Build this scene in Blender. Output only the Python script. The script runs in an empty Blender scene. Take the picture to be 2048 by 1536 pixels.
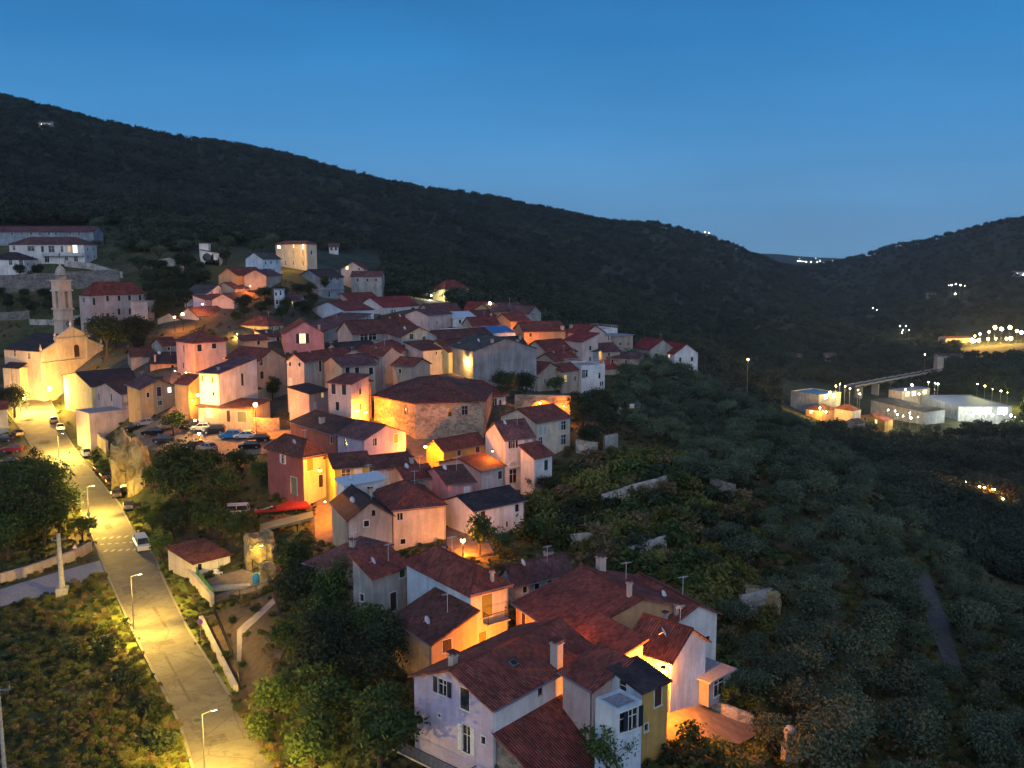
import bpy, math, random
import numpy as np
from math import radians, sin, cos, pi, atan2, sqrt, hypot
from mathutils import Vector, Matrix, noise
from mathutils.geometry import tessellate_polygon, delaunay_2d_cdt

random.seed(7); rng = np.random.default_rng(7)
C = bpy.context.scene.collection
SC = bpy.context.scene
# ------------------------------------------------------------------ camera
F, CU, CV, PITCH, CZ = 1900.0, 1024.0, 768.0, radians(7.88), 100.0
KD = 1.2667                      # metres of view depth per depth unit used in the tables below
SP, CP = sin(PITCH), cos(PITCH)
cd = bpy.data.cameras.new('camera'); cam = bpy.data.objects.new('camera', cd); C.objects.link(cam)
cam.location = (0, 0, CZ); cam.rotation_euler = (pi/2-PITCH, 0, 0)
cd.sensor_width = 36; cd.lens = 36*F/2048; cd.clip_start = 1; cd.clip_end = 20000
SC.camera = cam
# ------------------------------------------------------------------ world (blue hour)
w = bpy.data.worlds.new('World'); SC.world = w; w.use_nodes = True
nt = w.node_tree; nt.nodes.clear()
def N(t, nt=nt, **k):
    n = nt.nodes.new(t)
    for a, b in k.items(): setattr(n, a, b)
    return n
out = N('ShaderNodeOutputWorld'); bg = N('ShaderNodeBackground')
tc = N('ShaderNodeTexCoord'); sep = N('ShaderNodeSeparateXYZ')
nt.links.new(tc.outputs['Generated'], sep.inputs[0])
ramp = N('ShaderNodeValToRGB')
nt.links.new(sep.outputs['Z'], ramp.inputs[0])
els = ramp.color_ramp.elements
def srgb(r, g, b): return tuple(((c/255)/12.92 if c/255 <= .04045 else ((c/255+.055)/1.055)**2.4) for c in (r, g, b)) + (1,)
stops = [(0.0, srgb(112, 162, 202)), (0.05, srgb(98, 159, 208)), (0.12, srgb(74, 148, 208)), (0.2, srgb(51, 132, 196)), (0.3, srgb(33, 107, 171)), (0.6, srgb(32, 84, 146)), (1.0, srgb(40, 78, 138))]
els[0].position = stops[0][0]; els[0].color = stops[0][1]
els[1].position = 1.0; els[1].color = stops[-1][1]
for p, c in stops[1:-1]:
    e = els.new(p); e.color = c
# afterglow of the sun that has set behind the photographer
ng = N('ShaderNodeMapRange'); ng.inputs[1].default_value = 0.15; ng.inputs[2].default_value = -1.0
ng.interpolation_type = 'SMOOTHSTEP'
nt.links.new(sep.outputs['Y'], ng.inputs[0])
glow = N('ShaderNodeMixRGB', blend_type='ADD'); glow.inputs[2].default_value = (0.78, 0.77, 0.80, 1)
nt.links.new(ng.outputs[0], glow.inputs[0]); nt.links.new(ramp.outputs[0], glow.inputs[1])
sky = N('ShaderNodeTexSky'); sky.sky_type = 'NISHITA'; sky.sun_disc = False
sky.sun_elevation = radians(0.5); sky.sun_rotation = radians(180)
skm = N('ShaderNodeMixRGB', blend_type='ADD'); skm.inputs[0].default_value = 0.004
nt.links.new(glow.outputs[0], skm.inputs[1]); nt.links.new(sky.outputs[0], skm.inputs[2])
# soft uneven brightness of thin high haze
nz = N('ShaderNodeTexNoise'); nz.inputs['Scale'].default_value = 3.0; nz.inputs['Detail'].default_value = 5
mp = N('ShaderNodeMapping'); mp.inputs['Scale'].default_value = (1, 1, 5)
nt.links.new(tc.outputs['Generated'], mp.inputs[0]); nt.links.new(mp.outputs[0], nz.inputs[0])
mr = N('ShaderNodeMapRange'); mr.inputs[3].default_value = 0.93; mr.inputs[4].default_value = 1.07
mr.inputs[1].default_value = 0.3; mr.inputs[2].default_value = 0.7
nt.links.new(nz.outputs[0], mr.inputs[0])
mu = N('ShaderNodeVectorMath', operation='SCALE')
nt.links.new(skm.outputs[0], mu.inputs[0]); nt.links.new(mr.outputs[0], mu.inputs['Scale'])
nt.links.new(mu.outputs[0], bg.inputs[0]); nt.links.new(bg.outputs[0], out.inputs[0])
bg.inputs[1].default_value = 1.0
sd = bpy.data.lights.new('sun', 'SUN'); so = bpy.data.objects.new('sun', sd); C.objects.link(so)
sd.energy = 0.12; sd.angle = radians(25); sd.color = (0.97, 0.94, 1.0)
so.rotation_euler = (radians(58), 0, radians(-14))
vs = SC.view_settings; SC.display_settings.display_device = 'sRGB'
vs.view_transform = 'Standard'; vs.look = 'None'; vs.exposure = 0.0; vs.gamma = 1.0
SC.cycles.use_adaptive_sampling = True; SC.cycles.adaptive_threshold = 0.02
SC.cycles.use_light_tree = True; SC.cycles.max_bounces = 4; SC.cycles.diffuse_bounces = 2
SC.cycles.glossy_bounces = 2; SC.cycles.transparent_max_bounces = 6; SC.cycles.sample_clamp_indirect = 4
try: SC.cycles.use_denoising = True
except Exception: pass

# ------------------------------------------------------------------ projection
def P(u, v, D):
    D = D*KD
    yd = (v-CV)/F*D
    return Vector(((u-CU)/F*D, D*CP-yd*SP, CZ-D*SP-yd*CP))
def ZD(v): return -(SP+(v-CV)/F*CP)*KD          # height below camera per metre of depth
def PZ(u, v, z):
    return P(u, v, (z-CZ)/ZD(v))
def ray(u, v):
    return P(u, v, 1.0)-Vector((0, 0, CZ))
def proj(p):
    x, y, z = p[0], p[1], p[2]-CZ
    d = y*CP-z*SP; k = y*SP+z*CP
    return CU+F*x/d, CV-F*k/d, d/KD
# ------------------------------------------------------------------ tags
def tag(o, label=None, cat=None, group=None, kind=None):
    if label: o['label'] = label
    if cat: o['category'] = cat
    if group: o['group'] = group
    if kind: o['kind'] = kind
    return o
def empty(name, loc=(0, 0, 0), rz=0, label=None, cat=None, group=None, scale=1):
    o = bpy.data.objects.new(name, None); C.objects.link(o); o.empty_display_size = 0.3
    o.location = loc; o.rotation_euler = (0, 0, rz); o.scale = (scale,)*3
    return tag(o, label, cat, group)
def obj(name, me, parent=None, loc=(0, 0, 0), rot=(0, 0, 0)):
    o = bpy.data.objects.new(name, me); C.objects.link(o); o.parent = parent
    o.location = loc; o.rotation_euler = rot
    return o
def copy_tree(o, parent=None):
    c = o.copy(); C.objects.link(c); c.parent = parent
    for ch in list(o.children): copy_tree(ch, c)
    return c
# ------------------------------------------------------------------ materials
MATS = {}
def nmat(name):
    m = bpy.data.materials.new(name); m.use_nodes = True
    t = m.node_tree; t.nodes.clear()
    o = t.nodes.new('ShaderNodeOutputMaterial'); b = t.nodes.new('ShaderNodeBsdfPrincipled')
    t.links.new(b.outputs[0], o.inputs[0]); b.inputs['Roughness'].default_value = 0.85
    try: b.inputs['Specular IOR Level'].default_value = 0.3
    except Exception: pass
    return m, t, b
def col4(c): return (c[0], c[1], c[2], 1)
def noise_n(t, scale, detail=4, vec=None, dist=0):
    n = t.nodes.new('ShaderNodeTexNoise'); n.inputs['Scale'].default_value = scale; n.inputs['Detail'].default_value = detail
    n.inputs['Distortion'].default_value = dist
    if vec is not None: t.links.new(vec, n.inputs['Vector'])
    return n.outputs[0]
def maprange(t, v, a, b, c, d):
    n = t.nodes.new('ShaderNodeMapRange')
    for i, x in enumerate((a, b, c, d)): n.inputs[i+1].default_value = x
    t.links.new(v, n.inputs[0]); return n.outputs[0]
def mixc(t, f, a, b, mode='MIX'):
    n = t.nodes.new('ShaderNodeMixRGB'); n.blend_type = mode
    for i, x in zip((0, 1, 2), (f, a, b)):
        if isinstance(x, (int, float)): n.inputs[i].default_value = x
        elif isinstance(x, tuple): n.inputs[i].default_value = x
        else: t.links.new(x, n.inputs[i])
    return n.outputs[0]
def mathn(t, op, a, b=0.0):
    n = t.nodes.new('ShaderNodeMath'); n.operation = op
    for i, x in enumerate((a, b)):
        if isinstance(x, (int, float)): n.inputs[i].default_value = x
        else: t.links.new(x, n.inputs[i])
    return n.outputs[0]
def bump(t, b, h, s=0.4, d=0.05):
    n = t.nodes.new('ShaderNodeBump'); n.inputs['Strength'].default_value = s; n.inputs['Distance'].default_value = d
    t.links.new(h, n.inputs['Height']); t.links.new(n.outputs[0], b.inputs['Normal'])
def objcoord(t, scale=(1, 1, 1), kind='Object'):
    tc = t.nodes.new('ShaderNodeTexCoord'); m = t.nodes.new('ShaderNodeMapping'); m.inputs['Scale'].default_value = scale
    t.links.new(tc.outputs[kind], m.inputs[0]); return m.outputs[0]
def worldcoord(t, scale=1.0):
    g = t.nodes.new('ShaderNodeNewGeometry'); m = t.nodes.new('ShaderNodeMapping')
    m.inputs['Scale'].default_value = (scale,)*3 if not isinstance(scale, tuple) else scale
    t.links.new(g.outputs['Position'], m.inputs[0]); return m.outputs[0]
def plaster(name, c, stain=0.45):
    m, t, b = nmat(name)
    wc = worldcoord(t)
    n1 = maprange(t, noise_n(t, 0.35, 5, wc), .3, .7, 1-stain*.6, 1.04)
    st = maprange(t, noise_n(t, 1.0, 5, worldcoord(t, (1.2, 1.2, .16)), 1.0), .42, .72, 0, stain)
    n2 = maprange(t, noise_n(t, 2.6, 6, wc), .35, .75, .9, 1.05)
    col = mixc(t, 1.0, col4(c), n1, 'MULTIPLY'); col = mixc(t, 1.0, col, n2, 'MULTIPLY')
    dirt = (c[0]*.42, c[1]*.42, c[2]*.40, 1)
    col = mixc(t, st, col, dirt)
    t.links.new(col, b.inputs[0]); bump(t, b, noise_n(t, 9, 4, wc), .25, .03)
    return m
def stone(name, c, scale=1.8):
    m, t, b = nmat(name)
    wc = worldcoord(t, (1, 1, 1.7))
    v = t.nodes.new('ShaderNodeTexVoronoi'); v.inputs['Scale'].default_value = scale; t.links.new(wc, v.inputs['Vector'])
    e = t.nodes.new('ShaderNodeTexVoronoi'); e.feature = 'DISTANCE_TO_EDGE'; e.inputs['Scale'].default_value = scale; t.links.new(wc, e.inputs['Vector'])
    hs = t.nodes.new('ShaderNodeSeparateColor'); t.links.new(v.outputs['Color'], hs.inputs[0])
    k = maprange(t, hs.outputs[0], 0, 1, .6, 1.35)
    big = maprange(t, noise_n(t, .3, 5, worldcoord(t)), .3, .7, .65, 1.25)
    col = mixc(t, 1, col4(c), k, 'MULTIPLY'); col = mixc(t, 1, col, big, 'MULTIPLY')
    mort = maprange(t, e.outputs['Distance'], 0.0, .09, .75, 0)
    col = mixc(t, mort, col, (c[0]*.5, c[1]*.5, c[2]*.5, 1))
    patch = maprange(t, noise_n(t, .5, 6, worldcoord(t), .5), .5, .62, 0, .55)
    col = mixc(t, patch, col, (min(1, c[0]*1.6), min(1, c[1]*1.5), min(1, c[2]*1.4), 1))
    t.links.new(col, b.inputs[0]); bump(t, b, maprange(t, e.outputs['Distance'], 0, .12, 0, 1), .7, .05)
    return m
def tiles(name, c):
    m, t, b = nmat(name)
    uvn = t.nodes.new('ShaderNodeUVMap'); uvn.uv_map = 'uv'
    s = t.nodes.new('ShaderNodeSeparateXYZ'); t.links.new(uvn.outputs[0], s.inputs[0])
    u = mathn(t, 'DIVIDE', s.outputs[0], .26); v = mathn(t, 'DIVIDE', s.outputs[1], .38)
    fu = mathn(t, 'FRACT', u); fv = mathn(t, 'FRACT', v)
    hu = mathn(t, 'SINE', mathn(t, 'MULTIPLY', fu, pi))
    cb = t.nodes.new('ShaderNodeCombineXYZ')
    t.links.new(mathn(t, 'FLOOR', u), cb.inputs[0]); t.links.new(mathn(t, 'FLOOR', v), cb.inputs[1])
    wn = t.nodes.new('ShaderNodeTexWhiteNoise'); wn.noise_dimensions = '2D'; t.links.new(cb.outputs[0], wn.inputs['Vector'])
    k = maprange(t, wn.outputs['Value'], 0, 1, .62, 1.4)
    col = mixc(t, 1, col4(c), k, 'MULTIPLY')
    big = maprange(t, noise_n(t, .45, 6, worldcoord(t), .6), .3, .7, .55, 1.35)
    col = mixc(t, 1, col, big, 'MULTIPLY')
    lich = maprange(t, noise_n(t, 1.3, 6, worldcoord(t), .4), .56, .72, 0, .5)
    col = mixc(t, lich, col, (.09, .085, .07, 1))
    gro = maprange(t, hu, 0, .5, .75, 0); col = mixc(t, gro, col, (c[0]*.3, c[1]*.3, c[2]*.3, 1))
    t.links.new(col, b.inputs[0])
    hh = mathn(t, 'ADD', hu, mathn(t, 'MULTIPLY', fv, .35)); bump(t, b, hh, 1, .12)
    b.inputs['Roughness'].default_value = .8
    return m
def plain(name, c, rough=.7, metal=0, var=.15, scale=2):
    m, t, b = nmat(name)
    n = maprange(t, noise_n(t, scale, 5, worldcoord(t)), .3, .7, 1-var, 1+var)
    t.links.new(mixc(t, 1, col4(c), n, 'MULTIPLY'), b.inputs[0])
    b.inputs['Roughness'].default_value = rough; b.inputs['Metallic'].default_value = metal
    return m
def emis(name, c, s):
    m = bpy.data.materials.new(name); m.use_nodes = True; t = m.node_tree; t.nodes.clear()
    o = t.nodes.new('ShaderNodeOutputMaterial'); e = t.nodes.new('ShaderNodeEmission')
    e.inputs[0].default_value = col4(c); e.inputs[1].default_value = s; t.links.new(e.outputs[0], o.inputs[0])
    return m
def leafmat(name, c1, c2, scale=.6):
    m, t, b = nmat(name)
    oi = t.nodes.new('ShaderNodeObjectInfo')
    f = maprange(t, noise_n(t, scale, 3, worldcoord(t)), .3, .7, 0, 1)
    col = mixc(t, f, col4(c1), col4(c2))
    col = mixc(t, 1, col, maprange(t, oi.outputs['Random'], 0, 1, .65, 1.35), 'MULTIPLY')
    t.links.new(col, b.inputs[0]); b.inputs['Roughness'].default_value = .75
    tr = t.nodes.new('ShaderNodeBsdfTranslucent'); t.links.new(col, tr.inputs[0])
    mx = t.nodes.new('ShaderNodeMixShader'); mx.inputs[0].default_value = .25
    o = [n for n in t.nodes if n.type == 'OUTPUT_MATERIAL'][0]
    t.links.new(b.outputs[0], mx.inputs[1]); t.links.new(tr.outputs[0], mx.inputs[2]); t.links.new(mx.outputs[0], o.inputs[0])
    return m
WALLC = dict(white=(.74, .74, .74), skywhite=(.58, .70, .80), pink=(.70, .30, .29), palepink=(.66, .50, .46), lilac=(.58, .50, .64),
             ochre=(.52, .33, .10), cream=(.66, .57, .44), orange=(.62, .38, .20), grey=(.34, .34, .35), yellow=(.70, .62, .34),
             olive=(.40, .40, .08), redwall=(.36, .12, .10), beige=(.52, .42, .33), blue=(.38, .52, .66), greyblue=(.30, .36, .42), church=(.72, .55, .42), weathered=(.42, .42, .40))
ROOFC = dict(terra=(.225, .062, .044), brown=(.14, .052, .040), mauve=(.15, .070, .072), dark=(.05, .036, .040), red=(.25, .040, .036), greytile=(.085, .078, .072), redbrown=(.20, .050, .038), grey=(.2, .2, .2))
def W(n):
    k = 'wall '+n
    if k not in MATS:
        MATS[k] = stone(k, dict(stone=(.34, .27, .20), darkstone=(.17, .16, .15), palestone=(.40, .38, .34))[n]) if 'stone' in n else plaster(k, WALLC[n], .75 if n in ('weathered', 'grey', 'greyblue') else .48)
    return MATS[k]
def R_(n):
    k = 'roof '+n
    if k not in MATS: MATS[k] = tiles(k, ROOFC[n])
    return MATS[k]
PL = dict(pane=None)
def G(n):
    if n in MATS: return MATS[n]
    if n == 'pane':
        m, t, b = nmat('window glass'); b.inputs[0].default_value = (.015, .018, .02, 1); b.inputs['Roughness'].default_value = .12; b.inputs['Specular IOR Level'].default_value = .6
    elif n == 'litpane': m = emis('lit window', (1, .72, .28), 2.6)
    elif n == 'litwhite': m = emis('lit window white', (1, .93, .75), 3.0)
    elif n == 'litdim': m = emis('dim lit window', (1, .6, .15), .8)
    elif n == 'neon': m = emis('tube light', (.85, 1, .55), 5)
    elif n == 'sodium': m = emis('sodium lamp', (1, .55, .12), 60)
    elif n == 'warmlamp': m = emis('warm lamp', (1, .74, .30), 60)
    elif n == 'whitelamp': m = emis('white lamp', (1, .96, .8), 60)
    elif n == 'redlamp': m = emis('tail light', (1, .05, .02), 8)
    else:
        c, r, me = {'frame': ((.62, .62, .60), .6, 0), 'shutgreen': ((.02, .055, .035), .6, 0), 'shutbrown': ((.07, .03, .02), .6, 0), 'shutdark': ((.012, .02, .035), .6, 0),
                    'shutgrey': ((.38, .42, .40), .6, 0), 'shutolive': ((.25, .22, .04), .6, 0), 'doordark': ((.03, .022, .02), .6, 0), 'doorgreen': ((.16, .20, .12), .6, 0), 'metal': ((.25, .25, .26), .45, .6),
                    'iron': ((.03, .03, .035), .5, .5), 'whitemetal': ((.6, .6, .6), .5, 0), 'concrete': ((.32, .31, .29), .9, 0), 'slab': ((.24, .25, .27), .85, 0), 'chimney': ((.42, .36, .32), .9, 0),
                    'wood': ((.10, .06, .035), .8, 0), 'bark': ((.06, .045, .03), .95, 0), 'awning': ((.42, .035, .015), .8, 0), 'tarpblue': ((.05, .16, .36), .6, 0), 'tarpgreen': ((.04, .16, .07), .7, 0),
                    'tarpwhite': ((.45, .55, .62), .7, 0), 'bluebin': ((.02, .22, .42), .5, 0), 'canvas': ((.6, .55, .42), .8, 0), 'tyre': ((.015, .015, .015), .8, 0), 'rim': ((.4, .4, .42), .35, .8),
                    'asphalt': ((.09, .08, .07), .9, 0), 'kerbstone': ((.19, .175, .15), .9, 0), 'paint': ((.36, .33, .26), .7, 0), 'dirt': ((.11, .075, .045), .95, 0), 'paving': ((.20, .15, .11), .9, 0), 'solar': ((.02, .05, .12), .25, .3), 'warehouse': ((.28, .33, .40), .6, 0),
                    'yellowpot': ((.6, .5, .03), .5, 0), 'signblue': ((.08, .12, .5), .4, 0), 'signred': ((.5, .05, .05), .4, 0), 'flowerpot': ((.35, .15, .08), .8, 0), 'cloth': ((.5, .45, .42), .9, 0)}[n]
        m = plain(n, c, r, me, .25 if n in ('asphalt', 'dirt', 'concrete', 'paving', 'slab', 'bark') else .08, 1.2 if n in ('asphalt', 'dirt', 'paving') else 4)
    MATS[n] = m; return m
# ------------------------------------------------------------------ mesh builder
class MB:
    def __init__(s): s.v = []; s.f = []; s.m = []; s.uv = []; s.mats = []
    def mi(s, m):
        if m not in s.mats: s.mats.append(m)
        return s.mats.index(m)
    def face(s, pts, m, uv=None):
        n = len(s.v); s.v += [tuple(p) for p in pts]; s.f.append(tuple(range(n, n+len(pts)))); s.m.append(s.mi(m)); s.uv.append(uv)
    def box(s, x0, x1, y0, y1, z0, z1, m):
        q = [(x0, y0, z0), (x1, y0, z0), (x1, y1, z0), (x0, y1, z0), (x0, y0, z1), (x1, y0, z1), (x1, y1, z1), (x0, y1, z1)]
        for f in ((0, 3, 2, 1), (4, 5, 6, 7), (0, 1, 5, 4), (1, 2, 6, 5), (2, 3, 7, 6), (3, 0, 4, 7)): s.face([q[i] for i in f], m)
        return s
    def tube(s, a, b, r0, r1, m, n=8, cap=True):
        a, b = Vector(a), Vector(b); d = (b-a).normalized(); x = d.orthogonal().normalized(); y = d.cross(x)
        A = [a+(x*cos(2*pi*i/n)+y*sin(2*pi*i/n))*r0 for i in range(n)]; B = [b+(x*cos(2*pi*i/n)+y*sin(2*pi*i/n))*r1 for i in range(n)]
        for i in range(n): s.face([A[i], A[(i+1) % n], B[(i+1) % n], B[i]], m)
        if cap: s.face(A[::-1], m); s.face(B, m)
        return s
    def lathe(s, prof, m, n=12, c=(0, 0, 0)):
        rings = [[(c[0]+r*cos(2*pi*i/n), c[1]+r*sin(2*pi*i/n), c[2]+z) for i in range(n)] for r, z in prof]
        for a, b in zip(rings, rings[1:]):
            for i in range(n): s.face([a[i], a[(i+1) % n], b[(i+1) % n], b[i]], m)
        return s
    def ball(s, c, r, m, n=10, k=6):
        return s.lathe([(max(1e-3, r*sin(pi*j/k)), -r*cos(pi*j/k)) for j in range(k+1)], m, n, c)
    def mesh(s, name, smooth=False):
        me = bpy.data.meshes.new(name); me.from_pydata(s.v, [], s.f)
        for m in s.mats: me.materials.append(m)
        me.polygons.foreach_set('material_index', s.m)
        if any(s.uv):
            L = me.uv_layers.new(name='uv'); k = 0
            for f, uv in zip(s.f, s.uv):
                for i in range(len(f)):
                    L.data[k].uv = uv[i] if uv else (0, 0)
                    k += 1
        if smooth:
            import bmesh
            bm = bmesh.new(); bm.from_mesh(me); bmesh.ops.remove_doubles(bm, verts=bm.verts, dist=1e-4); bm.to_mesh(me); bm.free()
            me.polygons.foreach_set('use_smooth', [True]*len(me.polygons))
        me.update(); return me
# ------------------------------------------------------------------ terrain
ROADE = [(1640, 410, 610), (1536, 388, 548), (1452, 362, 490), (1392, 333, 457), (1340, 306, 425), (1257, 265, 373), (1152, 217, 322), (1110, 200, 305), (1057, 180, 262), (1012, 158, 240), (985, 140, 217), (952, 118, 190), (900, 70, 150), (860, 42, 125), (830, 20, 112), (800, 0, 100)]
ROADZ = {1640: -45, 1536: -45, 1452: -45, 1392: -45, 1340: -45, 1257: -45, 1152: -45, 1110: -45, 1057: -44.8, 1012: -44.5, 985: -44.2, 952: -43.6, 900: -42, 860: -40.6, 830: -39.6, 800: -38.4}
RL = [PZ(l, v, CZ+ROADZ[v]) for v, l, r in ROADE]; RR = [PZ(r, v, CZ+ROADZ[v]) for v, l, r in ROADE]
CP_ = """0,1536,64;300,1536,64;0,1300,84;0,1150,105;0,1000,132;0,900,160;500,1536,62;700,1536,60;900,1536,60;700,1300,78;850,1300,78;600,1200,92;500,1150,102
400,1100,112;550,1080,108;640,1050,110;500,1020,118;400,1000,125;300,990,133;400,890,140;470,880,142;290,880,146;540,860,145;400,850,145.5;470,848,146;400,935,133;480,930,130;230,850,163
850,930,128;730,860,138;950,1060,104;1000,1100,99;1000,1300,74;1400,1440,64;1250,1500,58;850,860,142;1000,820,150;1040,985,127;1110,970,127;1130,910,136
400,830,150;330,820,155;100,790,196;0,800,200;60,760,215;400,750,175;300,700,190;230,690,205;600,760,172;700,720,180;850,720,185;1000,740,180;1150,800,178;1080,720,195
600,650,215;700,640,235;900,640,225;450,640,212;1050,670,215;1200,735,205;1300,745,215;1350,745,225
450,580,245;540,570,245;620,549,262;700,590,258;760,590,268;900,600,285;850,590,300;250,660,225;220,645,230;100,650,232;100,580,262;100,532,280;0,545,278;250,520,290;350,520,280;400,530,268
0,460,330;100,440,370;0,330,600;0,195,1000;200,430,400;200,350,650;200,258,1050;400,470,420;400,400,700;450,290,1100;600,500,380;600,430,700;600,330,1200;800,540,420;800,470,750;850,388,1300
1000,580,450;1000,500,800;1000,407,1350;1150,442,1400;1200,640,480;1200,540,850;1300,452,1450;1400,700,520;1400,600,850;1400,470,1500;1480,502,1450;1560,545,1350;1500,740,520;1500,650,800;1600,590,1300;1600,680,900
1650,760,597;1750,830,468;1900,850,435;1700,640,1120;1640,610,1350;2048,440,1500;1990,447,1550;1900,467,1700;1800,491,1900;1700,527,2100;1650,548,2200;1800,660,1000;2048,640,1050;1900,570,1300;2048,540,1250;1750,600,1500
2048,760,600;1530,506,4000;1600,513,4000;1700,521,4200;2048,515,4200;1400,512,4000
1230,735,215;1400,790,200;1600,860,186;1750,970,157;1850,1070,138;2048,1215,116;1300,1000,118;1500,1100,108;1500,900,150;1700,1200,98;1800,1400,80;2048,1400,82;2048,1536,70;1700,1536,66;1450,1350,78;1300,1100,104;1150,1020,114;1250,950,128;1500,1500,64"""
pts = []
for s in CP_.replace('\n', ';').split(';'):
    u, v, D = map(float, s.split(',')); p = P(u, v, D); pts.append((p.x, p.y, p.z-CZ))
def addz(u, D, z):
    D = D*KD; y = D*.99; pts.append(((u-CU)/F*D, y, z))
for u, D, z in [(1250, 280, -52), (1400, 270, -62), (1600, 250, -70), (1800, 215, -80), (2048, 170, -84), (1500, 340, -82), (1700, 330, -97), (2048, 260, -98), (2048, 330, -100), (1900, 330, -99), (1900, 260, -90), (1750, 1500, -98),
                (0, 1600, 120), (450, 1700, 70), (850, 1900, 20), (1150, 2000, -20), (1400, 2100, -60), (1600, 2600, -100), (1650, 3200, -95), (1560, 3000, -90), (2048, 2300, -20), (1800, 2600, -60),
                (0, 6000, 0), (1024, 6000, -60), (2048, 6000, -60), (1600, 6500, -60), (0, 30, -46), (1024, 30, -44), (2048, 30, -50), (1024, 45, -42), (0, 14, -46), (1024, 14, -44), (2048, 14, -50)]: addz(u, D, z)
for s in list(pts):
    t = s[0]/s[1]
    if t < -.49: pts.append(((t-.28)*s[1], s[1], s[2]+ (4 if s[1] > 200 else 0)))
    if t > .49: pts.append(((t+.28)*s[1], s[1], s[2]))
pts = np.array(pts)
def q_(x, y): return np.stack([x/y*KD, np.log(y)*.55], -1)
A_ = q_(pts[:, 0], pts[:, 1]); n_ = len(A_)
K_ = np.linalg.norm(A_[:, None]-A_[None], axis=-1) + 0.0
Pm = np.concatenate([np.ones((n_, 1)), A_], 1)
M_ = np.zeros((n_+3, n_+3)); M_[:n_, :n_] = -K_+np.eye(n_)*.004; M_[:n_, n_:] = Pm; M_[n_:, :n_] = Pm.T
sol = np.linalg.solve(M_, np.concatenate([pts[:, 2], np.zeros(3)]))
NT, NQ = 520, 560
TT = np.linspace(-1.0, 1.0, NT); QQ = np.linspace(math.log(14), math.log(11400), NQ)
Tg, Qg = np.meshgrid(TT, QQ); Yg = np.exp(Qg); Xg = Tg*Yg
Z = np.zeros(Tg.shape)
for i in range(NQ):
    a = np.stack([Tg[i]*KD, Qg[i]*.55], -1)
    k = -np.linalg.norm(a[:, None]-A_[None], axis=-1)
    Z[i] = k@sol[:n_]+np.concatenate([np.ones((NT, 1)), a], 1)@sol[n_:]
for _ in range(4):
    Zp = np.pad(Z, 1, mode='edge'); Z = (Zp[1:-1, 1:-1]*2+Zp[:-2, 1:-1]+Zp[2:, 1:-1]+Zp[1:-1, :-2]+Zp[1:-1, 2:])/6
# gentle natural relief, scaled with distance
for oct_, (s, a) in enumerate(((140, 5.0), (60, 2.6), (25, .9))):
    for i in range(NQ):
        y = Yg[i, 0]
        if y < s*2.2: continue
        fade = min(1, (y-s*2.2)/(s*2))*a
        Z[i] += [fade*noise.noise(Vector((x/s, y/s, oct_*7.3))) for x in Xg[i]]
# road bed
RC = [(a+b)/2 for a, b in zip(RL, RR)]
seg = [(RC[i], RC[i+1], (RL[i]-RR[i]).length/2, (RL[i+1]-RR[i+1]).length/2) for i in range(len(RC)-1)]
best = np.full(Z.shape, 1e9); rz = np.zeros(Z.shape)
for a, b, wa, wb in seg:
    d = b-a; L2 = d.x**2+d.y**2
    k = np.clip(((Xg-a.x)*d.x+(Yg-a.y)*d.y)/L2, 0, 1)
    dist = np.hypot(Xg-a.x-k*d.x, Yg-a.y-k*d.y)-(wa+(wb-wa)*k)*.9
    m = dist < best; best[m] = dist[m]; rz[m] = (a.z+(b.z-a.z)*k-CZ)[m]
near = Yg < 262
f_ = np.clip((best-1.2)/5.5, 0, 1); f_ = f_*f_*(3-2*f_)
Z = np.where(near, (rz-.14)*(1-f_)+Z*f_, Z)
Z += CZ
def T(x, y):
    y = max(y, 14.2); t = min(max(x/y, -.99), .99)
    a = (t-TT[0])/(TT[1]-TT[0]); b = (math.log(min(y, 11300))-QQ[0])/(QQ[1]-QQ[0])
    i, j = int(b), int(a); b -= i; a -= j
    return float((Z[i, j]*(1-a)+Z[i, j+1]*a)*(1-b)+(Z[i+1, j]*(1-a)+Z[i+1, j+1]*a)*b)
def ground(u, v, dmin=36):
    r = ray(u, v); d = dmin; st = 1.01
    while d < 7000:
        p = r*d; h = p.z+CZ-T(p.x, p.y)
        if h < 0:
            lo, hi = d/st, d
            for _ in range(14):
                m = (lo+hi)/2; p = r*m
                if p.z+CZ-T(p.x, p.y) < 0: hi = m
                else: lo = m
            p = r*hi; return Vector((p.x, p.y, T(p.x, p.y)))
        d *= st
    p = r*900; return Vector((p.x, p.y, T(p.x, p.y)))
def grid_mesh(name, i0, i1):
    zz = Z[i0:i1]; ny = i1-i0
    co = np.stack([Xg[i0:i1], Yg[i0:i1], zz], -1).reshape(-1, 3)
    i, j = np.meshgrid(np.arange(ny-1), np.arange(NT-1), indexing='ij'); a = (i*NT+j).ravel()
    f = np.stack([a, a+1, a+NT+1, a+NT], 1)
    me = bpy.data.meshes.new(name); me.vertices.add(len(co)); me.vertices.foreach_set('co', co.ravel())
    me.loops.add(f.size); me.loops.foreach_set('vertex_index', f.ravel()); me.polygons.add(len(f))
    me.polygons.foreach_set('loop_start', np.arange(0, f.size, 4)); me.polygons.foreach_set('loop_total', np.full(len(f), 4)); me.polygons.foreach_set('use_smooth', np.ones(len(f), bool))
    me.update(); me.validate(); return me
m, t, b = nmat('scrub ground')
wc = worldcoord(t)
f1 = maprange(t, noise_n(t, .09, 6, wc, .5), .35, .65, 0, 1); f2 = maprange(t, noise_n(t, .6, 6, wc, .3), .3, .7, 0, 1)
col = mixc(t, f2, (.030, .042, .014, 1), (.075, .085, .030, 1)); col = mixc(t, maprange(t, f1, .55, .9, 0, .75), col, (.13, .085, .045, 1))
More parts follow.
